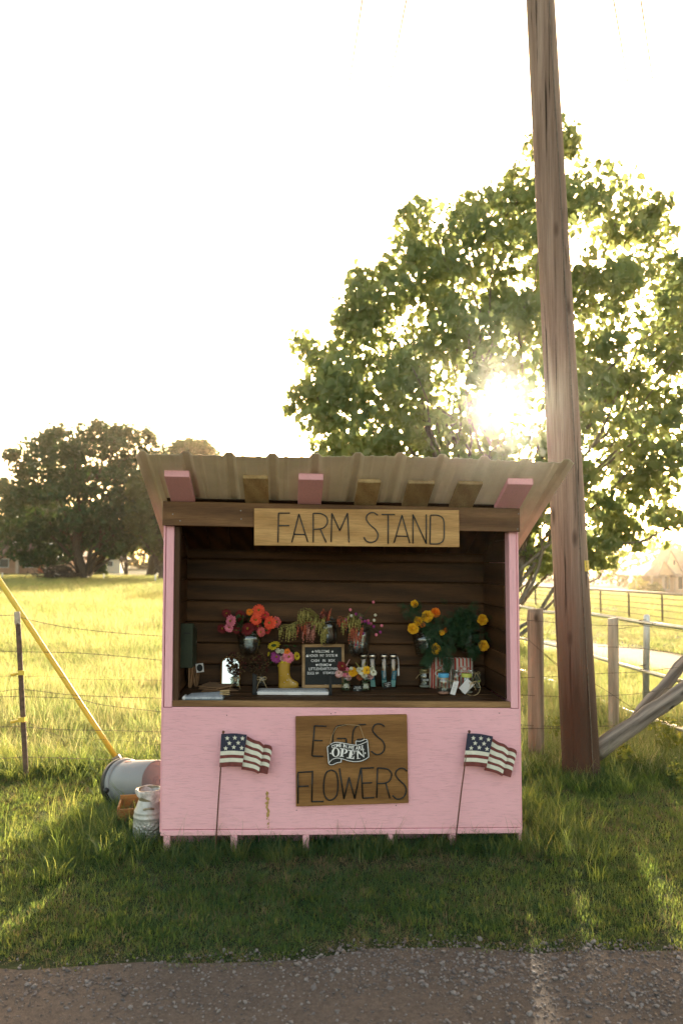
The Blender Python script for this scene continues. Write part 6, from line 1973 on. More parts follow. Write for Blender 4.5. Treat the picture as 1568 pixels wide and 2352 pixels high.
# clothes pegs
for i, (px, py, lab) in enumerate(((517, 1591, 'wooden clothes peg clipped to the map, upper of two'), (517, 1594, 'wooden clothes peg clipped to the map, lower of two'))):
    lx, _ = S(px, py, .10 - .02 * i)
    root = thing('clothes_peg', SF(lx, .10 - .02 * i, ZC + .0345 - .01 * i), lab, 'clothes peg', 'clothes pegs on the map')
    for j in (0, 1):
        part(root, 'prong', M_RAW, lambda m: m.hexa([SF(lx + a, .10 - .02 * i + b, ZC + .036 - .012 * i + c_ + (j * .006 + (.004 if a > 0 and j else 0))) for c_ in (0, .004) for a, b in ((-.03, 0), (.026, 0), (.026, .008), (-.03, .008))]))
# arched mirror
f0, lx, ly = foot(529, 1566)
k = mpp(ly); MR = thing('arched_mirror', f0, 'small arched mirror in an ornate gilt frame behind the dried flowers', 'mirror')
M_GILT = plain('gilt_frame', (.26, .12, .03), .4, .35, 90, metal=.6, bmp=.8)
Wm, Hm = 22 * k, 68 * k
def arch(w, h, d):
    pts = [(-w, 0), (w, 0), (w, h - w * .62)]
    pts += [(w * math.cos(t), h - w * .62 + w * .62 * math.sin(t)) for t in np.linspace(.25, math.pi - .25, 9).tolist()] + [(-w, h - w * .62)]
    return [f0 + U2 * x + Zv * z + N2 * (d + z * .16) for x, z in pts]
part(MR, 'backing', M_GILT, lambda m: m.prism(arch(Wm, Hm, .012), N2 * .008))
mm, ntm, outm = new_mat('mirror_glass'); principled(ntm, outm, (.42, .44, .47), .06, None, 1.0)
part(MR, 'glass', mm, lambda m: m.prism([p_ + Zv * .008 - N2 * .002 for p_ in arch(Wm * .86, Hm * .93, .012)], N2 * .002))
def gfr(m):
    q = arch(Wm * .95, Hm * .985, .010); m.tube(q + [q[0]], .0045, 7)
    r = random.Random(2)
    for i in range(46):
        t = i / 45 * math.pi; c = f0 + U2 * (Wm * .95 * math.cos(t)) + Zv * (Hm * .9 + Wm * .55 * math.sin(t) - Wm * .4) + N2 * (.012 + Hm * .14)
        m.ball(c + Vector((r.uniform(-.003, .003), -.002, r.uniform(-.002, .005))), r.uniform(.003, .0055), 5, 3)
part(MR, 'moulding', M_GILT, gfr)
# two dried bouquets in twine tied jars
M_TWINE = M_STRING
def jar_glass(root, f0, R, Hh, name='jar'):
    return part(root, name, M_GLASS, lambda m: m.lathe([(R * .9, 0), (R, .004), (R, Hh * .72), (R * .93, Hh * .82), (R * .74, Hh * .9), (R * .74, Hh), (R * .7, Hh), (R * .7, Hh * .9), (R * .92, Hh * .76), (R * .94, .006), (R * .02, .005)], f0, 24, cap1=True), smooth=True)
def bow(m, c, s=1.0, seed=0):
    r = random.Random(seed)
    for sg in (-1, 1):
        m.tube(smooth_path([c, c + U2 * sg * .018 * s + Zv * .012 * s - N2 * .004, c + U2 * sg * .032 * s + Zv * .004 * s - N2 * .006, c + U2 * sg * .022 * s - Zv * .008 * s - N2 * .004, c], 4), .0016, 5)
        m.tube(smooth_path([c, c + U2 * sg * .02 * s - Zv * .03 * s - N2 * .008, c + U2 * sg * (.028 + .012 * r.random()) * s - Zv * .07 * s - N2 * .012], 4), .0015, 5)
M_DRY1 = petal('dried_brown', (.075, .042, .02), (.03, .02, .01)); M_DRY2 = petal('dried_maroon', (.09, .018, .014), (.04, .01, .008)); M_DRY3 = petal('dried_straw', (.17, .11, .045), (.09, .06, .025))
for i, (px, py, lab, bx) in enumerate(((541, 1580, 'jar of dried maroon flowers in front of the mirror, tied with twine', (520, 566, 1498, 1552)), (601, 1579, 'jar of dried brown and straw flowers under the zinnias, tied with twine', (570, 620, 1496, 1556)))):
    f0, lx, ly = foot(px, py); R = 11.5 * mpp(ly)
    root = thing('dried_flower_jar', f0, lab, 'flower jar', 'dried bouquets in jars')
    jar_glass(root, f0, R, .075)
    part(root, 'twine_bow', M_TWINE, lambda m: (bow(m, f0 + Zv * .062 - N2 * (R + .002), 1.0, i), m.tube([f0 + Zv * .064 + Vector((R * .8 * math.cos(t), R * .8 * math.sin(t), 0)) for t in np.linspace(0, 6.283, 17).tolist()], .0018, 5)))
    r = random.Random(30 + i)
    def dried(m):
        for _ in range(240):
            x = r.uniform(bx[0], bx[1]); y = r.uniform(bx[2], bx[3])
            ex = (x - (bx[0] + bx[1]) / 2) / ((bx[1] - bx[0]) / 2); ey = (y - (bx[2] + bx[3]) / 2) / ((bx[3] - bx[2]) / 2)
            if ex * ex + ey * ey > 1.15 * r.uniform(.7, 1): continue
            c = SW(x, y, ly + r.uniform(-.045, .045))
            m.mi = r.choice([0, 0, 1, 2] if i else [0, 1, 1, 2]); rr = r.uniform(.004, .011)
            for q in range(5):
                d = Vector((r.gauss(0, 1), r.gauss(0, 1), r.gauss(0, 1))).normalized() * rr; s_ = d.orthogonal().normalized() * rr * .45
                m.add([c - d * .3, c + d * .4 + s_, c + d * 1.2, c + d * .4 - s_], [(0, 1, 2, 3)])
    part(root, 'dried_blooms', [M_DRY1, M_DRY2, M_DRY3], dried)['kind'] = 'stuff'
    def stems(m):
        for q in range(14):
            m.tube([f0 + Vector((r.uniform(-R, R) * .5, r.uniform(-R, R) * .5, .01)), f0 + Vector((r.uniform(-R, R) * .5, r.uniform(-R, R) * .5, .07)), SW((bx[0] + bx[1]) / 2 + r.uniform(-18, 18), (bx[2] + bx[3]) / 2 + r.uniform(-8, 20), ly + r.uniform(-.03, .03))], .0013, 4)
    part(root, 'stems', M_DRY1, stems)
# yellow boot vase
f0, lx, ly = foot(662, 1577)
k = mpp(ly) * .26
zA = lambda x, y: U2 * ((x - 985) * k) + Zv * ((1000 - y) * k)
BO = thing('boot_vase', f0, 'yellow ceramic rain boot vase with white dots', 'vase')
def boot(m):
    rows = [(1000, 903, 1066, .6), (996, 899, 1074, .62), (980, 899, 1077, .62), (962, 900, 1074, .6), (948, 900, 1060, .6), (935, 900, 1035, .62), (920, 900, 1014, .66), (900, 899, 1003, .7), (870, 897, 997, .74), (835, 894, 996, .76), (800, 896, 1000, .76), (782, 897, 1004, .76)]
    vs, fs, n_ = [], [], 24
    for y, x0, x1, dz in rows:
        c = (x0 + x1) / 2; hw = (x1 - x0) / 2; hd = min(50, hw) * dz / .62 * .9
        for j in range(n_):
            t = 2 * math.pi * j / n_
            ex = math.copysign(abs(math.cos(t)) ** .8, math.cos(t)); ey = math.copysign(abs(math.sin(t)) ** .8, math.sin(t))
            vs.append(f0 + zA(c + hw * ex, y) + N2 * (hd * ey * k))
    L_ = len(rows)
    for i in range(L_ - 1):
        for j in range(n_): fs.append((i * n_ + j, i * n_ + (j + 1) % n_, (i + 1) * n_ + (j + 1) % n_, (i + 1) * n_ + j))
    fs.append(tuple(range(n_ - 1, -1, -1))); m.add(vs, fs)
part(BO, 'boot', plain('yellow_glaze', (.42, .24, .035), .25, .15, 12, spec=.6), boot, smooth=True)
part(BO, 'sole', plain('yellow_sole', (.34, .19, .03), .4, .1), lambda m: m.prism([f0 + zA(988 + 90 * math.cos(t), 1000) + N2 * (33 * math.sin(t) * k) for t in np.linspace(0, 6.02, 24).tolist()], Zv * .006))
for x, y in ((925, 890), (982, 878), (950, 948), (1028, 952), (930, 840), (975, 930)):
    part(BO, 'dot', M_PAPER, lambda m: m.ball(f0 + zA(x, y) - N2 * (.033 if x < 1000 else .028), .0028, 7, 4))
BB = thing('boot_bouquet', f0 + Zv * .15, 'mixed purple, pink and yellow flowers in the yellow boot', 'bouquet')
mth = f0 + zA(950, 800)
ql = .16 * mpp(ly)
for x, y, R, kind, col, eye, nr in ((875, 725, 95, 'sun', 'lemon', M_GREEN, (-.2, -.5, .8)), (910, 885, 88, 'zinnia', 'purple', None, None), (1085, 885, 92, 'zinnia', 'pink', None, (.3, -1, .3)), (1010, 1015, 80, 'sun', 'lemon', M_EYED, (0, -1, -.35)), (1200, 872, 62, 'sun', 'lemon', None, (.8, -.6, .2)), (1065, 812, 48, 'zinnia', 'orange', None, None), (930, 795, 36, 'pom', 'white', None, None), (990, 805, 34, 'pom', 'white', None, None), (1000, 905, 40, 'pom', 'blush', None, None), (800, 845, 34, 'sun', 'lemon', None, (-.8, -.5, .2))):
    bloom(BB, za1(x, y, ly + rnd.uniform(-.03, .0)), R * ql, kind, col, mth, rnd, Vector(nr) if nr else None, eye)
leafage(BB, [za1(rnd.uniform(820, 1180), rnd.uniform(720, 960), ly + rnd.uniform(0, .04)) for _ in range(40)], .03, 6)

# chalk price cards
def chalk(lab, px, py, w, h, lines, tilt=0.0, dly=0.0):
    f0, lx, ly = foot(px, py); k = mpp(ly)
    ca, sa = math.cos(tilt), math.sin(tilt)
    ax = U2 * ca + Zv * sa; ay = (Zv * ca - U2 * sa + N2 * .12).normalized()
    W, Hh = w * k, h * k
    c = f0 + ay * Hh / 2 + Zv * abs(sa) * W / 2
    root = thing('price_card', f0, lab, 'price card', 'black chalk price cards')
    part(root, 'card', M_CARD, lambda m: m.prism([c + ax * x * W / 2 + ay * y * Hh / 2 for x, y in ((-1, -1), (1, -1), (1, 1), (-1, 1))], N2 * .003))
    n_ = len(lines); lh = Hh / (n_ + .6)
    board_text(root, [(s_, (n_ / 2 - i - .5) * lh, W * fw) for i, (s_, fw) in enumerate(lines)], c - N2 * .0006, ax, ay, lh * .72, bold=.012)
chalk('black chalk card reading Boot Jars, leaning on the yellow boot', 669, 1577.5, 19, 13.5, [('Boot', .62), ('Jars', .55), ('$20', .45)])
chalk('black chalk card reading Small Stems between the letter board and first jar bouquet', 773, 1574, 17, 9.5, [('Small', .7), ('Stems', .72)])
chalk('narrow black chalk card mostly hidden behind the second black bracket', 748, 1576, 9, 11, [('$2', .5)])
chalk('black chalk card reading Small Jar Bouquet between the two jar bouquets', 821, 1588, 20, 12.5, [('Small', .6), ('Jar Bouquet', .9), ('$8', .25)])
chalk('tilted black chalk card reading Hydration Bottles before the bottles', 890.5, 1581.5, 19, 13, [('Hydration', .82), ('Bottles', .6), ('$3', .25)], .2)
# letter board
f0, lx, ly = foot(742.5, 1572)
k = mpp(ly); W, Hh = 97.5 * k, 98.5 * k
ay = (Zv + N2 * .13).normalized(); az = ay.cross(U2) * -1
LBD = thing('letter_board', f0, 'framed black letter board with white welcome and pay lettering', 'letter board')
bc = f0 + ay * Hh / 2
M_FRW = wood('frame_wood', (.33, .19, .085), (.46, .28, .14), 0, .6)
fw = 6.6 * k
def lbp(x0, x1, y0, y1, d0, d1): return lambda m: m.hexa([bc + U2 * x + ay * y + N2 * d for d in (d0, d1) for x, y in ((x0, y0), (x1, y0), (x1, y1), (x0, y1))])
part(LBD, 'frame_side', M_FRW, lbp(-W / 2, -W / 2 + fw, -Hh / 2, Hh / 2, -.008, .008), bev=.001)
part(LBD, 'frame_side', M_FRW, lbp(W / 2 - fw, W / 2, -Hh / 2, Hh / 2, -.008, .008), bev=.001)
part(LBD, 'frame_top', M_FRW, lbp(-W / 2 + fw, W / 2 - fw, Hh / 2 - fw, Hh / 2, -.0075, .008), bev=.001)
part(LBD, 'frame_bottom', M_FRW, lbp(-W / 2 + fw, W / 2 - fw, -Hh / 2, -Hh / 2 + fw, -.0075, .008), bev=.001)
def felt(m):
    lbp(-W / 2 + fw, W / 2 - fw, -Hh / 2 + fw, Hh / 2 - fw, 0, .004)(m)
    n_ = 34
    for i in range(n_):
        y = -Hh / 2 + fw + (Hh - 2 * fw) * (i + .5) / n_
        lbp(-W / 2 + fw, W / 2 - fw, y - .0016, y + .0016, -.0012, 0.0005)(m)
part(LBD, 'felt', M_CARD, felt)
zz2 = lambda x, y: bc + U2 * ((x - 515) * .16 * k) + ay * ((890 - y) * .16 * k) - N2 * .002
def wline(chars):
    def f_(m):
        for s_, x0, x1, y in chars: text_on(m, s_, zz2((x0 + x1) / 2, y), U2, ay, w=(x1 - x0) * .16 * k, h=38 * .16 * k, bold=.006)
    return f_
for nm, ch in (('welcome_line', [('WELCOME', 392, 606, 686)]), ('honor_line', [('HONOR', 312, 440, 745), ('PAY', 467, 528, 745), ('SYSTE', 552, 672, 745), ('M', 690, 718, 745)]), ('cash_line', [('CASH', 340, 456, 816), ('IN', 506, 545, 816), ('BOX', 592, 684, 816)]),
               ('pay_line', [('VENMO', 443, 590, 877)]), ('farm_line', [('LITTLEHEARTS', 308, 610, 932), ('FARM', 622, 735, 932)]), ('price_line', [('EGGS', 287, 385, 993), ('$4', 405, 448, 993), ('STEMS$1', 510, 685, 993)])):
    part(LBD, nm, M_WHITEP, wline(ch))
def star2(m, x, y, r_): m.add([zz2(x + (r_ if q % 2 == 0 else r_ * .42) * math.sin(q * math.pi / 5), y - (r_ if q % 2 == 0 else r_ * .42) * math.cos(q * math.pi / 5)) for q in range(10)], [tuple(range(10))])
def heart(m, x, y, r_): m.add([zz2(x + r_ * (16 * math.sin(t) ** 3) / 16, y - r_ * (13 * math.cos(t) - 5 * math.cos(2 * t) - 2 * math.cos(3 * t) - math.cos(4 * t)) / 16) for t in np.linspace(0, 6.02, 20).tolist()], [tuple(range(20))])
part(LBD, 'star_mark', M_WHITEP, lambda m: star2(m, 364, 690, 20)); part(LBD, 'star_mark', M_WHITEP, lambda m: star2(m, 647, 690, 20))
part(LBD, 'heart_mark', M_WHITEP, lambda m: heart(m, 422, 877, 18)); part(LBD, 'heart_mark', M_WHITEP, lambda m: heart(m, 615, 879, 18))
part(LBD, 'thumb_mark', M_WHITEP, lambda m: (m.add([zz2(x, y) for x, y in ((270, 742), (302, 742), (302, 764), (270, 764))], [(3, 2, 1, 0)]), m.add([zz2(x, y) for x, y in ((280, 725), (290, 725), (292, 742), (282, 742))], [(3, 2, 1, 0)])))
# white plastic tray between two black brackets
f0, lx, ly = foot(672, 1597)
WB = thing('white_tray', f0, 'long low white plastic box with a speckled lid at the counter front', 'box')
xa, xb = S(590, 1597, ly)[0], S(755, 1597, ly)[0]
M_WPL = plain('white_plastic', (.7, .66, .66), .4, .03)
def wb(m):
    m.hexa([SF(x, ly + y, ZC + .0005) for x, y in ((xa + .003, 0.003), (xb - .003, 0.003), (xb - .003, .117), (xa + .003, .117))] + [SF(x, ly + y, ZC + .02) for x, y in ((xa, 0), (xb, 0), (xb, .12), (xa, .12))])
part(WB, 'body', M_WPL, wb, bev=.003)
def spk():
    m, nt, out = new_mat('speckled_lid')
    vo = N(nt, 'ShaderNodeTexVoronoi'); vo.inputs['Scale'].default_value = 190; nt.links.new(coords(nt), vo.inputs['Vector'])
    c = ramp(nt, vo.outputs['Distance'], [(.25, (.72, .7, .7)), (.4, (.36, .35, .36))])
    principled(nt, out, c, .45); return m
part(WB, 'lid', spk(), lambda m: m.hexa([SF(x, ly + y, ZC + .0205) for x, y in ((xa + .004, 0.004), (xb - .004, 0.004), (xb - .004, .116), (xa + .004, .116))] + [SF(x, ly + y, ZC + .027) for x, y in ((xa + .02, .02), (xb - .02, .02), (xb - .02, .1), (xa + .02, .1))]), bev=.002)
part(WB, 'front_latch', M_WPL, lambda m: m.box((xa + xb) / 2 - .03, (xa + xb) / 2 + .05, ly - .003, ly - .0003, ZC + .002, ZC + .016, SF), bev=.001)
for px0, px1, yt, lab in ((580, 590, 1546, 'black upright bracket at the end of the white box nearer the boot'), (748, 761, 1551, 'black upright bracket in front of the letter board corner')):
    a, b = S(px0, 1597, ly)[0], S(px1, 1597, ly)[0]; zt_ = S(px0, yt, ly + .03)[1]
    if px0 < 600: a, b = a - .002, xa - .002
    else: a, b = xb + .002, b + .004
    root = thing('black_bracket', SF((a + b) / 2, ly + .03, ZC), lab, 'bracket', 'brackets beside the white box')
    part(root, 'upright', M_CARD, lambda m: m.prism([SF(a, ly + .02, z) if s_ < 0 else SF(b, ly + .02, z) for s_, z in ((-1, ZC + .0055), (1, ZC + .0055), (1, zt_ - .01), (-.01, zt_), (-1, zt_ - .008))], N2 * .012), bev=.002)
    part(root, 'base', M_CARD, lambda m: m.box(a, b, ly + .005, ly + .075, ZC + .0005, ZC + .005, SF), bev=.001)

# little jar bouquets
def jar_bouquet(lab, px, py, blooms, plume):
    f0, lx, ly = foot(px, py); k = mpp(ly); qz = .16 * k
    root = thing('small_jar_bouquet', f0, lab, 'flower jar', 'small jar bouquets')
    R = 12.5 * k; Hh = 33 * k
    part(root, 'jar', M_GLASS, lambda m: m.lathe([(R * .85, 0), (R, .006), (R * 1.0, Hh * .3), (R * .78, Hh * .55), (R * .8, Hh * .7), (R * .95, Hh * .85), (R * .92, Hh), (R * .86, Hh), (R * .72, Hh * .6), (R * .9, .01), (.001, .008)], f0, 20), smooth=True)
    r = random.Random(int(px))
    part(root, 'stems', M_GREEN, lambda m: [m.tube([f0 + Vector((r.uniform(-R, R) * .6, r.uniform(-R, R) * .6, .008)), f0 + Vector((r.uniform(-R, R) * .5, r.uniform(-R, R) * .5, Hh))], .0018, 4) for _ in range(16)])
    leafage(root, [f0 + Vector((r.uniform(-R, R) * .7, r.uniform(-R, R) * .7, r.uniform(.01, Hh))) for _ in range(14)] + [f0 + Vector((r.uniform(-R, R) * 1.5, r.uniform(-R, R), Hh + r.uniform(0, .05))) for _ in range(16)], .02, int(px), None, .5)
    for x, y, Rr, kind, col in blooms:
        bloom(root, za2(x, y, ly + r.uniform(-.02, .01)), Rr * qz, kind, col, f0 + Zv * Hh * .9, r)
    def plm(m):
        for a, b, mi in plume:
            m.mi = mi; A, B = za2(*a, ly), za2(*b, ly)
            for i in range(9):
                c = A.lerp(B, i / 8); m.ball(c, .0055 * (1 - .5 * i / 8), 6, 3)
    part(root, 'plume', [PT['blush'], PT['olive']], plm)
jar_bouquet('small jar bouquet led by a pink zinnia and a yellow marigold', 794.5, 1588, [(790, 940, 78, 'zinnia', 'dred'), (750, 1040, 60, 'zinnia', 'blush'), (950, 1022, 68, 'pom', 'yel'), (845, 1022, 88, 'zinnia', 'pink'), (922, 972, 26, 'pom', 'white'), (740, 1060, 48, 'pom', 'rust'), (880, 1105, 44, 'pom', 'blush')], [((850, 930), (900, 845), 0)])
jar_bouquet('small jar bouquet of white and pale flowers round one yellow bloom', 840, 1588, [(1075, 1010, 60, 'zinnia', 'white'), (1240, 1030, 50, 'zinnia', 'white'), (1145, 1000, 66, 'zinnia', 'yel'), (1190, 1075, 56, 'pom', 'blush'), (1050, 1092, 58, 'zinnia', 'rust'), (1030, 990, 34, 'pom', 'white'), (1110, 1070, 42, 'pom', 'white'), (1225, 980, 36, 'pom', 'white')], [((1040, 960), (985, 885), 1), ((1100, 950), (1130, 880), 1)])

# water bottles
M_CAPB = plain('black_cap', (.02, .02, .02), .3, .1, metal=.3); M_STEEL = plain('brushed_steel', (.6, .52, .45), .28, .08, metal=1.0)
M_BLUE = plain('blue_sachet', (.03, .17, .27), .4, .2, 20); M_AQUA = plain('aqua_sachet', (.22, .45, .47), .45, .15, 20)
M_INNER = plain('amber_inner', (.34, .15, .07), .5, .15, 10)
for i, (px, py, lab) in enumerate(((835, 1576, 'glass water bottle with a steel cap, hidden behind the pale jar bouquet, leftmost of four'), (855, 1577, 'glass water bottle with a steel cap, second of four'), (881.5, 1580, 'glass water bottle with a dangling cord, third of four'), (903, 1580, 'glass water bottle with a white wrist strap, rightmost of four'))):
    f0, lx, ly = foot(px, py); k = mpp(ly); R = 8.2 * k; Hh = 68 * k
    root = thing('water_bottle', f0, lab, 'bottle', 'glass water bottles')
    part(root, 'glass_body', M_GLASS, lambda m: m.lathe([(R * .92, 0), (R, .004), (R, Hh - .004), (R * .9, Hh), (R * .88, Hh - .004), (R * .93, .008), (.001, .007)], f0, 24), smooth=True)
    part(root, 'cap', M_CAPB, lambda m: m.lathe([(R * 1.02, Hh + .0005), (R * 1.04, Hh + .004), (R * 1.04, Hh + .02), (R * .96, Hh + .026), (.001, Hh + .026)], f0, 24), smooth=True)
    part(root, 'steel_band', M_STEEL, lambda m: m.lathe([(R * 1.045, Hh + .0055), (R * 1.06, Hh + .006), (R * 1.06, Hh + .0195), (R * 1.045, Hh + .02)], f0, 24, cap0=False, cap1=False), smooth=True)
    part(root, 'amber_core', M_INNER, lambda m: m.lathe([(R * .45, Hh * .5), (R * .45, Hh * .96)], f0, 10, cap0=False, cap1=False))  # amber coloured tube inside the upper half of the bottle
    if i == 2: part(root, 'cord', M_PAPER, lambda m: m.tube(smooth_path([f0 + Zv * (Hh + .012) - N2 * (R + .003), f0 + Zv * Hh * .8 - N2 * (R + .004) + U2 * .003, f0 + Zv * Hh * .45 - N2 * (R + .004) - U2 * .006, f0 + Zv * Hh * .42 - N2 * (R + .004) + U2 * .005, f0 + Zv * (Hh * .8) - N2 * (R + .004) + U2 * .002], 4), .0013, 5))
    if i == 3: part(root, 'wrist_strap', M_PAPER, lambda m: m.tube([f0 + Zv * (Hh + .01) + U2 * (R + .003), f0 + Zv * (Hh * .95) + U2 * (R + .010), f0 + Zv * Hh * .6 + U2 * (R + .013), f0 + Zv * Hh * .42 + U2 * (R + .014), f0 + Zv * Hh * .41 + U2 * (R + .008), f0 + Zv * Hh * .65 + U2 * (R + .007)], [.0015, .0018, .003, .0032, .003, .002], 6))
    if i >= 1:
        sr = thing('drink_sachet', f0 + Zv * .008, ('slim blue drink sachet in the second bottle', 'slim blue drink sachet in the bottle with the dangling cord', 'slim blue drink sachet in the bottle with the wrist strap')[i - 1], 'sachet', 'drink sachets in the bottles')
        lean_ = (-.1, -.06, .12)[i - 1]; axs = (Zv + U2 * lean_).normalized(); b0 = f0 + Zv * .009 - N2 * (R * .35) - U2 * lean_ * .04
        wS = R * .62; hS = Hh * .54
        def slab(z0, z1, d): return lambda m: m.hexa([b0 + U2 * x * wS + axs * z + N2 * y * .003 + N2 * d for z in (z0, z1) for x, y in ((-1, -1), (1, -1), (1, 1), (-1, 1))])
        part(sr, 'foil', M_BLUE, slab(hS * .42, hS, 0)); part(sr, 'foil_end', M_AQUA, slab(0, hS * .4, 0))
        if i >= 2:
            def lt(m): text_on(m, 'LIQUID I.V.', b0 + axs * hS * .7 - N2 * .0036, axs, -U2, w=hS * .42, h=wS * .75, bold=.01)
            part(sr, 'lettering', M_WHITEP, lt)

# popcorn bags
def stripe_mat():
    m, nt, out = new_mat('popcorn_stripes')
    tc_ = N(nt, 'ShaderNodeTexCoord'); sp = N(nt, 'ShaderNodeSeparateXYZ'); nt.links.new(tc_.outputs['Object'], sp.inputs[0])
    ml = N(nt, 'ShaderNodeMath', operation='MULTIPLY'); ml.inputs[1].default_value = 41.0; nt.links.new(sp.outputs[0], ml.inputs[0])
    fr = N(nt, 'ShaderNodeMath', operation='FRACT'); nt.links.new(ml.outputs[0], fr.inputs[0])
    gt = N(nt, 'ShaderNodeMath', operation='GREATER_THAN'); gt.inputs[1].default_value = .52; nt.links.new(fr.outputs[0], gt.inputs[0])
    n = noise(nt, coords(nt), 30, 4)
    c = mixc(nt, gt.outputs[0], (.5, .46, .4), (.4, .05, .035))
    principled(nt, out, c, .75, bump(nt, n, .3, .01)); return m
M_POP = stripe_mat(); M_POPR = plain('popcorn_red', (.38, .045, .03), .7, .1); M_POPW = plain('popcorn_white', (.54, .5, .44), .7, .08)
def popcorn(lab, px0, px1, ytop, ybot, dly, text=True):
    f0, lx, ly = foot((px0 + px1) / 2, ybot); ly += dly; k = mpp(ly)
    b0 = SF(lx, ly, ZC + .0005); W = (px1 - px0) * k; Hh = (ybot - ytop) * k
    root = thing('popcorn_bag', b0, lab, 'popcorn bag', 'striped popcorn bags')
    def bag(m):
        n_ = 9; vs, fs = [], []; r = random.Random(int(px0))
        for j in range(n_):
            t = j / (n_ - 1); d = .022 * math.sin(math.pi * min(1, .25 + .75 * (1 - t))) + .002; z = Hh * t
            for q in range(13):
                x = -1 + 2 * q / 12
                zz = z + (.0035 * (q % 2) if j == n_ - 1 else 0)
                vs.append(b0 + U2 * (x * W / 2) + Zv * zz - N2 * (d * (1 - .7 * x * x) + r.uniform(0, .0015)))
            for q in range(13):
                x = -1 + 2 * q / 12
                vs.append(b0 + U2 * (x * W / 2) + Zv * z + N2 * (d * (1 - .7 * x * x)))
        for j in range(n_ - 1):
            for q in range(12):
                a = j * 26 + q; fs.append((a, a + 1, a + 27, a + 26)); a += 13; fs.append((a + 1, a, a + 26, a + 27))
            a = j * 26; fs += [(a + 13, a, a + 26, a + 39), (a + 12, a + 25, a + 51, a + 38)]
        m.add(vs, fs)
    part(root, 'bag', M_POP, bag, smooth=True)
    if text:
        def tx(m, bold, off):
            for s_, zz, w, h, dx in (('P', .66, .13, .13, -.2), ('P', .66, .13, .13, .2), ('CORN', .5, .72, .14, 0)):
                text_on(m, s_, b0 + U2 * (dx * W) + Zv * (Hh * zz) - N2 * (.0275 + off), U2, Zv, w=W * w * (1 + bold), h=Hh * h * (1 + bold * .7), bold=.035 + bold * .35)
            c = b0 + Zv * (Hh * .665) - N2 * (.0275 + off); rr = Hh * .085 * (1 + bold)
            m.add([c + U2 * rr * math.cos(t * .524) * (1 + .14 * math.cos(t * 1.57)) + Zv * rr * math.sin(t * .524) for t in range(12)], [tuple(range(12))])
        part(root, 'print_halo', M_POPW, lambda m: tx(m, .22, 0)); 
        lp = part(root, 'print_red', M_POPR, lambda m: tx(m, .0, .0006))
        part(root, 'print_popcorn_puff', M_POPW, lambda m: m.add([b0 + Zv * (Hh * .665) - N2 * .0287 + U2 * Hh * .06 * math.cos(t * .524) * (1 + .2 * math.cos(t * 1.57)) + Zv * Hh * .06 * math.sin(t * .524) for t in range(12)], [tuple(range(12))]))
popcorn('red striped popcorn bag under the hanging marigold leaves', 993, 1038, 1507, 1578, .0)
popcorn('red striped popcorn bag fully in view, nearest the side wall', 1042, 1086, 1509, 1578, .0)
popcorn('plain back of a striped popcorn bag peeking between the two front bags', 1020, 1076, 1505.5, 1573, .045, False)
popcorn('low striped popcorn bag behind the lemonade jar', 985, 1003, 1516, 1573, .02, False)

# mason jars of drink mix
def mason(lab, px0, px1, ytop, ybot, lid, fill, fill_h, extra=None, base_w=1.0):
    f0, lx, ly = foot((px0 + px1) / 2, ybot); k = mpp(ly); R = (px1 - px0) / 2 * k; Hh = (ybot - ytop) * k
    root = thing('mason_jar', f0, lab, 'jar', 'mason jars of drink mix')
    part(root, 'glass', M_GLASS, lambda m: m.lathe([(R * .82, 0), (R * .95, .004), (R, .014), (R * .98, Hh * .6), (R * .93, Hh * .72), (R * .78, Hh * .8), (R * .78, Hh * .99), (R * .74, Hh * .99), (R * .74, Hh * .82), (R * .9, Hh * .7), (R * .93, .014), (R * .8, .006), (.001, .006)], f0, 28), smooth=True)
    lr = R * .86
    part(root, 'lid', lid, lambda m: m.lathe([(lr, Hh * .83), (lr * 1.03, Hh * .84), (lr, Hh * .875), (lr * 1.03, Hh * .89), (lr, Hh * .925), (lr * 1.03, Hh * .94), (lr * 1.0, Hh * .985), (lr * .93, Hh), (.001, Hh)], f0, 28, cap0=False), smooth=True)
    part(root, 'powder', fill, lambda m: m.lathe([(R * .78, .007), (R * .9, .015), (R * .9, fill_h * .9), (R * .5, fill_h), (.001, fill_h * 1.05)], f0, 20), smooth=True)
    if extra: extra(root, f0, R, Hh, k)
M_SIL = plain('silver_lid', (.5, .48, .44), .3, .08, metal=1.0); M_GOLD = plain('gold_lid', (.42, .33, .16), .32, .08, metal=.9)
M_LIDBL = plain('blue_lid', (.09, .34, .55), .4, .05); M_LIDY = plain('yellow_lid', (.52, .53, .11), .4, .05)
M_POWW = plain('white_powder', (.7, .66, .6), .9, .08, 60, bmp=.3); M_POWP = plain('pink_powder', (.66, .32, .25), .9, .1, 60, bmp=.3)
M_HAY = petal('dry_grass', (.2, .19, .13), (.1, .1, .07))
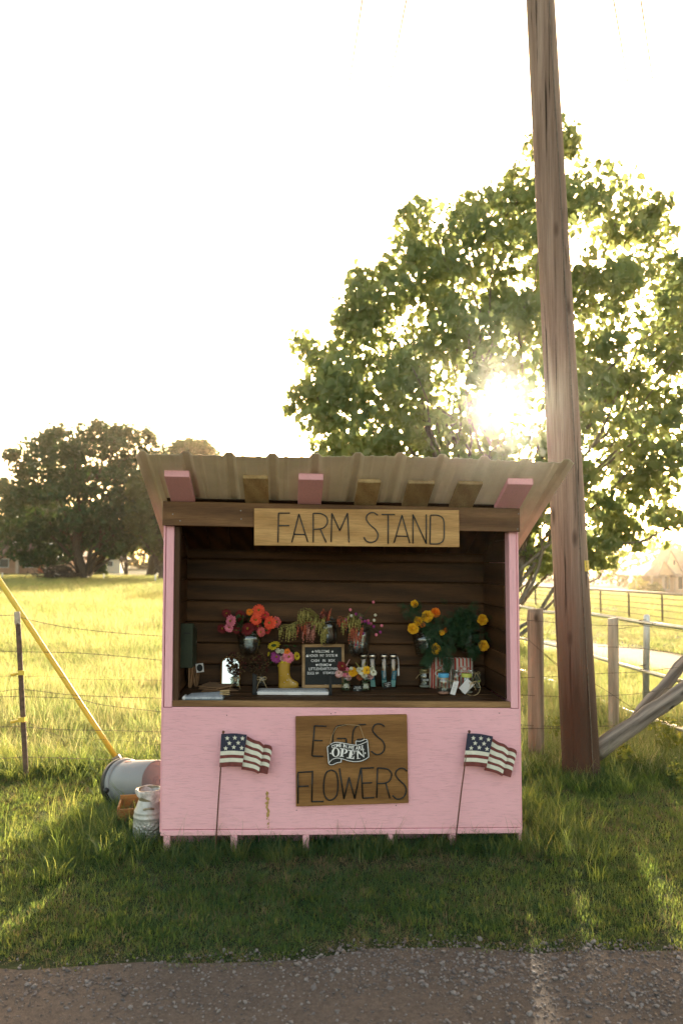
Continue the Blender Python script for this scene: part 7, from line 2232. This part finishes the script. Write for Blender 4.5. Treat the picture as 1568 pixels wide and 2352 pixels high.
def ex_lemon(root, f0, R, Hh, k):
    lb = part(root, 'label', M_CARD, lambda m: m.add(sum([[f0 + Vector((R * 1.012 * math.cos(t), R * 1.012 * math.sin(t), z)) for z in (Hh * .4, Hh * .56)] for t in np.linspace(-2.3, -.75, 9).tolist()], []), [(2 * i, 2 * i + 2, 2 * i + 3, 2 * i + 1) for i in range(8)]))
    lt = MB(); text_on(lt, 'Lemonade', f0 + Zv * Hh * .48 - N2 * (R * 1.04) + U2 * .002, U2, Zv, w=R * 1.05, h=Hh * .1, bold=.02); lt.build('label_lettering', M_CHALK, root)
    part(root, 'twine', M_TWINE, lambda m: (m.tube([f0 + Zv * Hh * .81 + Vector((R * .84 * math.cos(t), R * .84 * math.sin(t), 0)) for t in np.linspace(0, 6.283, 15).tolist()], .0014, 5), m.tube(smooth_path([f0 + Zv * Hh * .81 - N2 * R * .86, f0 + Zv * Hh * .74 - U2 * R * .9 - N2 * R * .5, f0 + Zv * Hh * .5 - U2 * R * 1.5], 4), .0014, 5)))
def tagq(root, c, pts, mat, name='tag'):
    return part(root, name, mat, lambda m: m.prism([c + U2 * x + Zv * z for x, z in pts], N2 * .0012))
def hay(root, c, h, n_, seed):
    r = random.Random(seed)
    part(root, 'hay', M_HAY, lambda m: [m.tube([c + Vector((r.gauss(0, .006), r.gauss(0, .006), r.uniform(0, h * .4))), c + Vector((r.gauss(0, .012), r.gauss(0, .01), h * r.uniform(.6, 1)))], .0009, 4) for _ in range(n_)])['kind'] = 'stuff'
def ex_blue(root, f0, R, Hh, k):
    sb = lambda x, y: (((x - 992) * .3 * k), ((930 - y) * .3 * k))
    c = f0 - N2 * (R + .004)
    t_ = tagq(root, c, [sb(1030, 915), sb(1068, 925), sb(1100, 822), sb(1060, 815)], M_PAPER)
    def br(m):
        for i in range(7):
            t = .1 + .1 * i; a = Vector((*sb(1040 + 28 * t * 1.2, 900 - 85 * t), 0)); b = Vector((*sb(1064 + 28 * t * 1.2, 906 - 85 * t), 0))
            w_ = (.5 + .5 * (i % 2)) * .0012
            m.add([c - N2 * .0006 + U2 * p_.x + Zv * (p_.y + d) for p_, d in ((a, 0), (b, 0), (b, w_), (a, w_))], [(0, 1, 2, 3)])
    part(t_, 'bar_lines', M_PRINT, br)
    part(root, 'twine', M_TWINE, lambda m: (m.tube([f0 + Zv * Hh * .79 + Vector((R * .84 * math.cos(t), R * .84 * math.sin(t), 0)) for t in np.linspace(0, 6.283, 15).tolist()], .0014, 5), m.tube(smooth_path([f0 + Zv * Hh * .79 - N2 * R * .86, c + U2 * R * .8 + Zv * Hh * .7, c + U2 * sb(1078, 0)[0] + Zv * Hh * .66], 4), .0014, 5)))
    hay(root, f0 + U2 * R * 1.0 - N2 * R * .6 + Zv * Hh * .45, .04, 26, 3)
def ex_yel(root, f0, R, Hh, k):
    sb = lambda x, y: (((x - 1167) * .3 * k), ((925 - y) * .3 * k))
    c = f0 - N2 * (R + .004)
    tagq(root, c, [sb(1093, 872), sb(1140, 920), sb(1215, 845), sb(1160, 800)], M_PAPER, 'white_tag')
    part(root, 'twine_loop', M_TWINE, lambda m: m.tube(smooth_path([c + U2 * x + Zv * z - N2 * .002 for x, z in (sb(1150, 915), sb(1195, 930), sb(1240, 915), sb(1257, 870), sb(1235, 825), sb(1195, 830), sb(1180, 860))], 4), .0018, 6))
    part(root, 'bow', M_TWINE, lambda m: bow(m, c + U2 * sb(1195, 0)[0] + Zv * sb(0, 835)[1], .6, 5))
def ex_hay(root, f0, R, Hh, k):
    hay(root, f0 + U2 * R * 1.1 - N2 * R * .5 + Zv * .004, .10, 60, 4)
    part(root, 'twine', M_TWINE, lambda m: bow(m, f0 + U2 * R * .9 + Zv * Hh * .85 - N2 * R, .7, 6))
mason('lemonade jar with gold lid and black label, nearest the bottles', 961, 987, 1536, 1580, M_GOLD, M_POWW, .014, ex_lemon)
mason('jar with a gold lid behind the blue lidded jar', 996, 1022, 1537, 1581, M_GOLD, M_POWP, .012)
mason('jar with a silver lid standing between the blue and yellow lidded jars', 1036, 1060, 1535, 1578, M_SIL, M_POWP, .02)
mason('jar with a silver lid and dry grass tied to its side', 1071, 1092, 1536, 1579, M_SIL, M_POWW, .012, ex_hay)
mason('jar with a bright blue lid and a barcode tag', 1004, 1033, 1547, 1596, M_LIDBL, M_POWP, .018, ex_blue)
mason('jar with a yellow lid and a white paper tag', 1057, 1086, 1547, 1594, M_LIDY, M_POWW, .014, ex_yel)
mason('tiny jar with a yellow lid tucked in the counter corner', 1095, 1104, 1563, 1582, M_LIDY, M_POWW, .008)
# ------------------------------------------------------------------ haze: warm evening air round everything
hz = MB(); hz.box(-395, 395, -45, 435, -5.2, 19.0)
m_hz, nt_hz, out_hz = new_mat('haze_air')
pv = nt_hz.nodes.new('ShaderNodeVolumePrincipled')
pv.inputs['Color'].default_value = (1.0, 0.95, 0.86, 1)
pv.inputs['Density'].default_value = HAZE
pv.inputs['Anisotropy'].default_value = 0.955
nt_hz.links.new(pv.outputs[0], out_hz.inputs['Volume'])
ho = hz.build('haze', m_hz)
tag(ho, 'warm golden evening haze hanging over the fields', 'haze', kind='stuff')
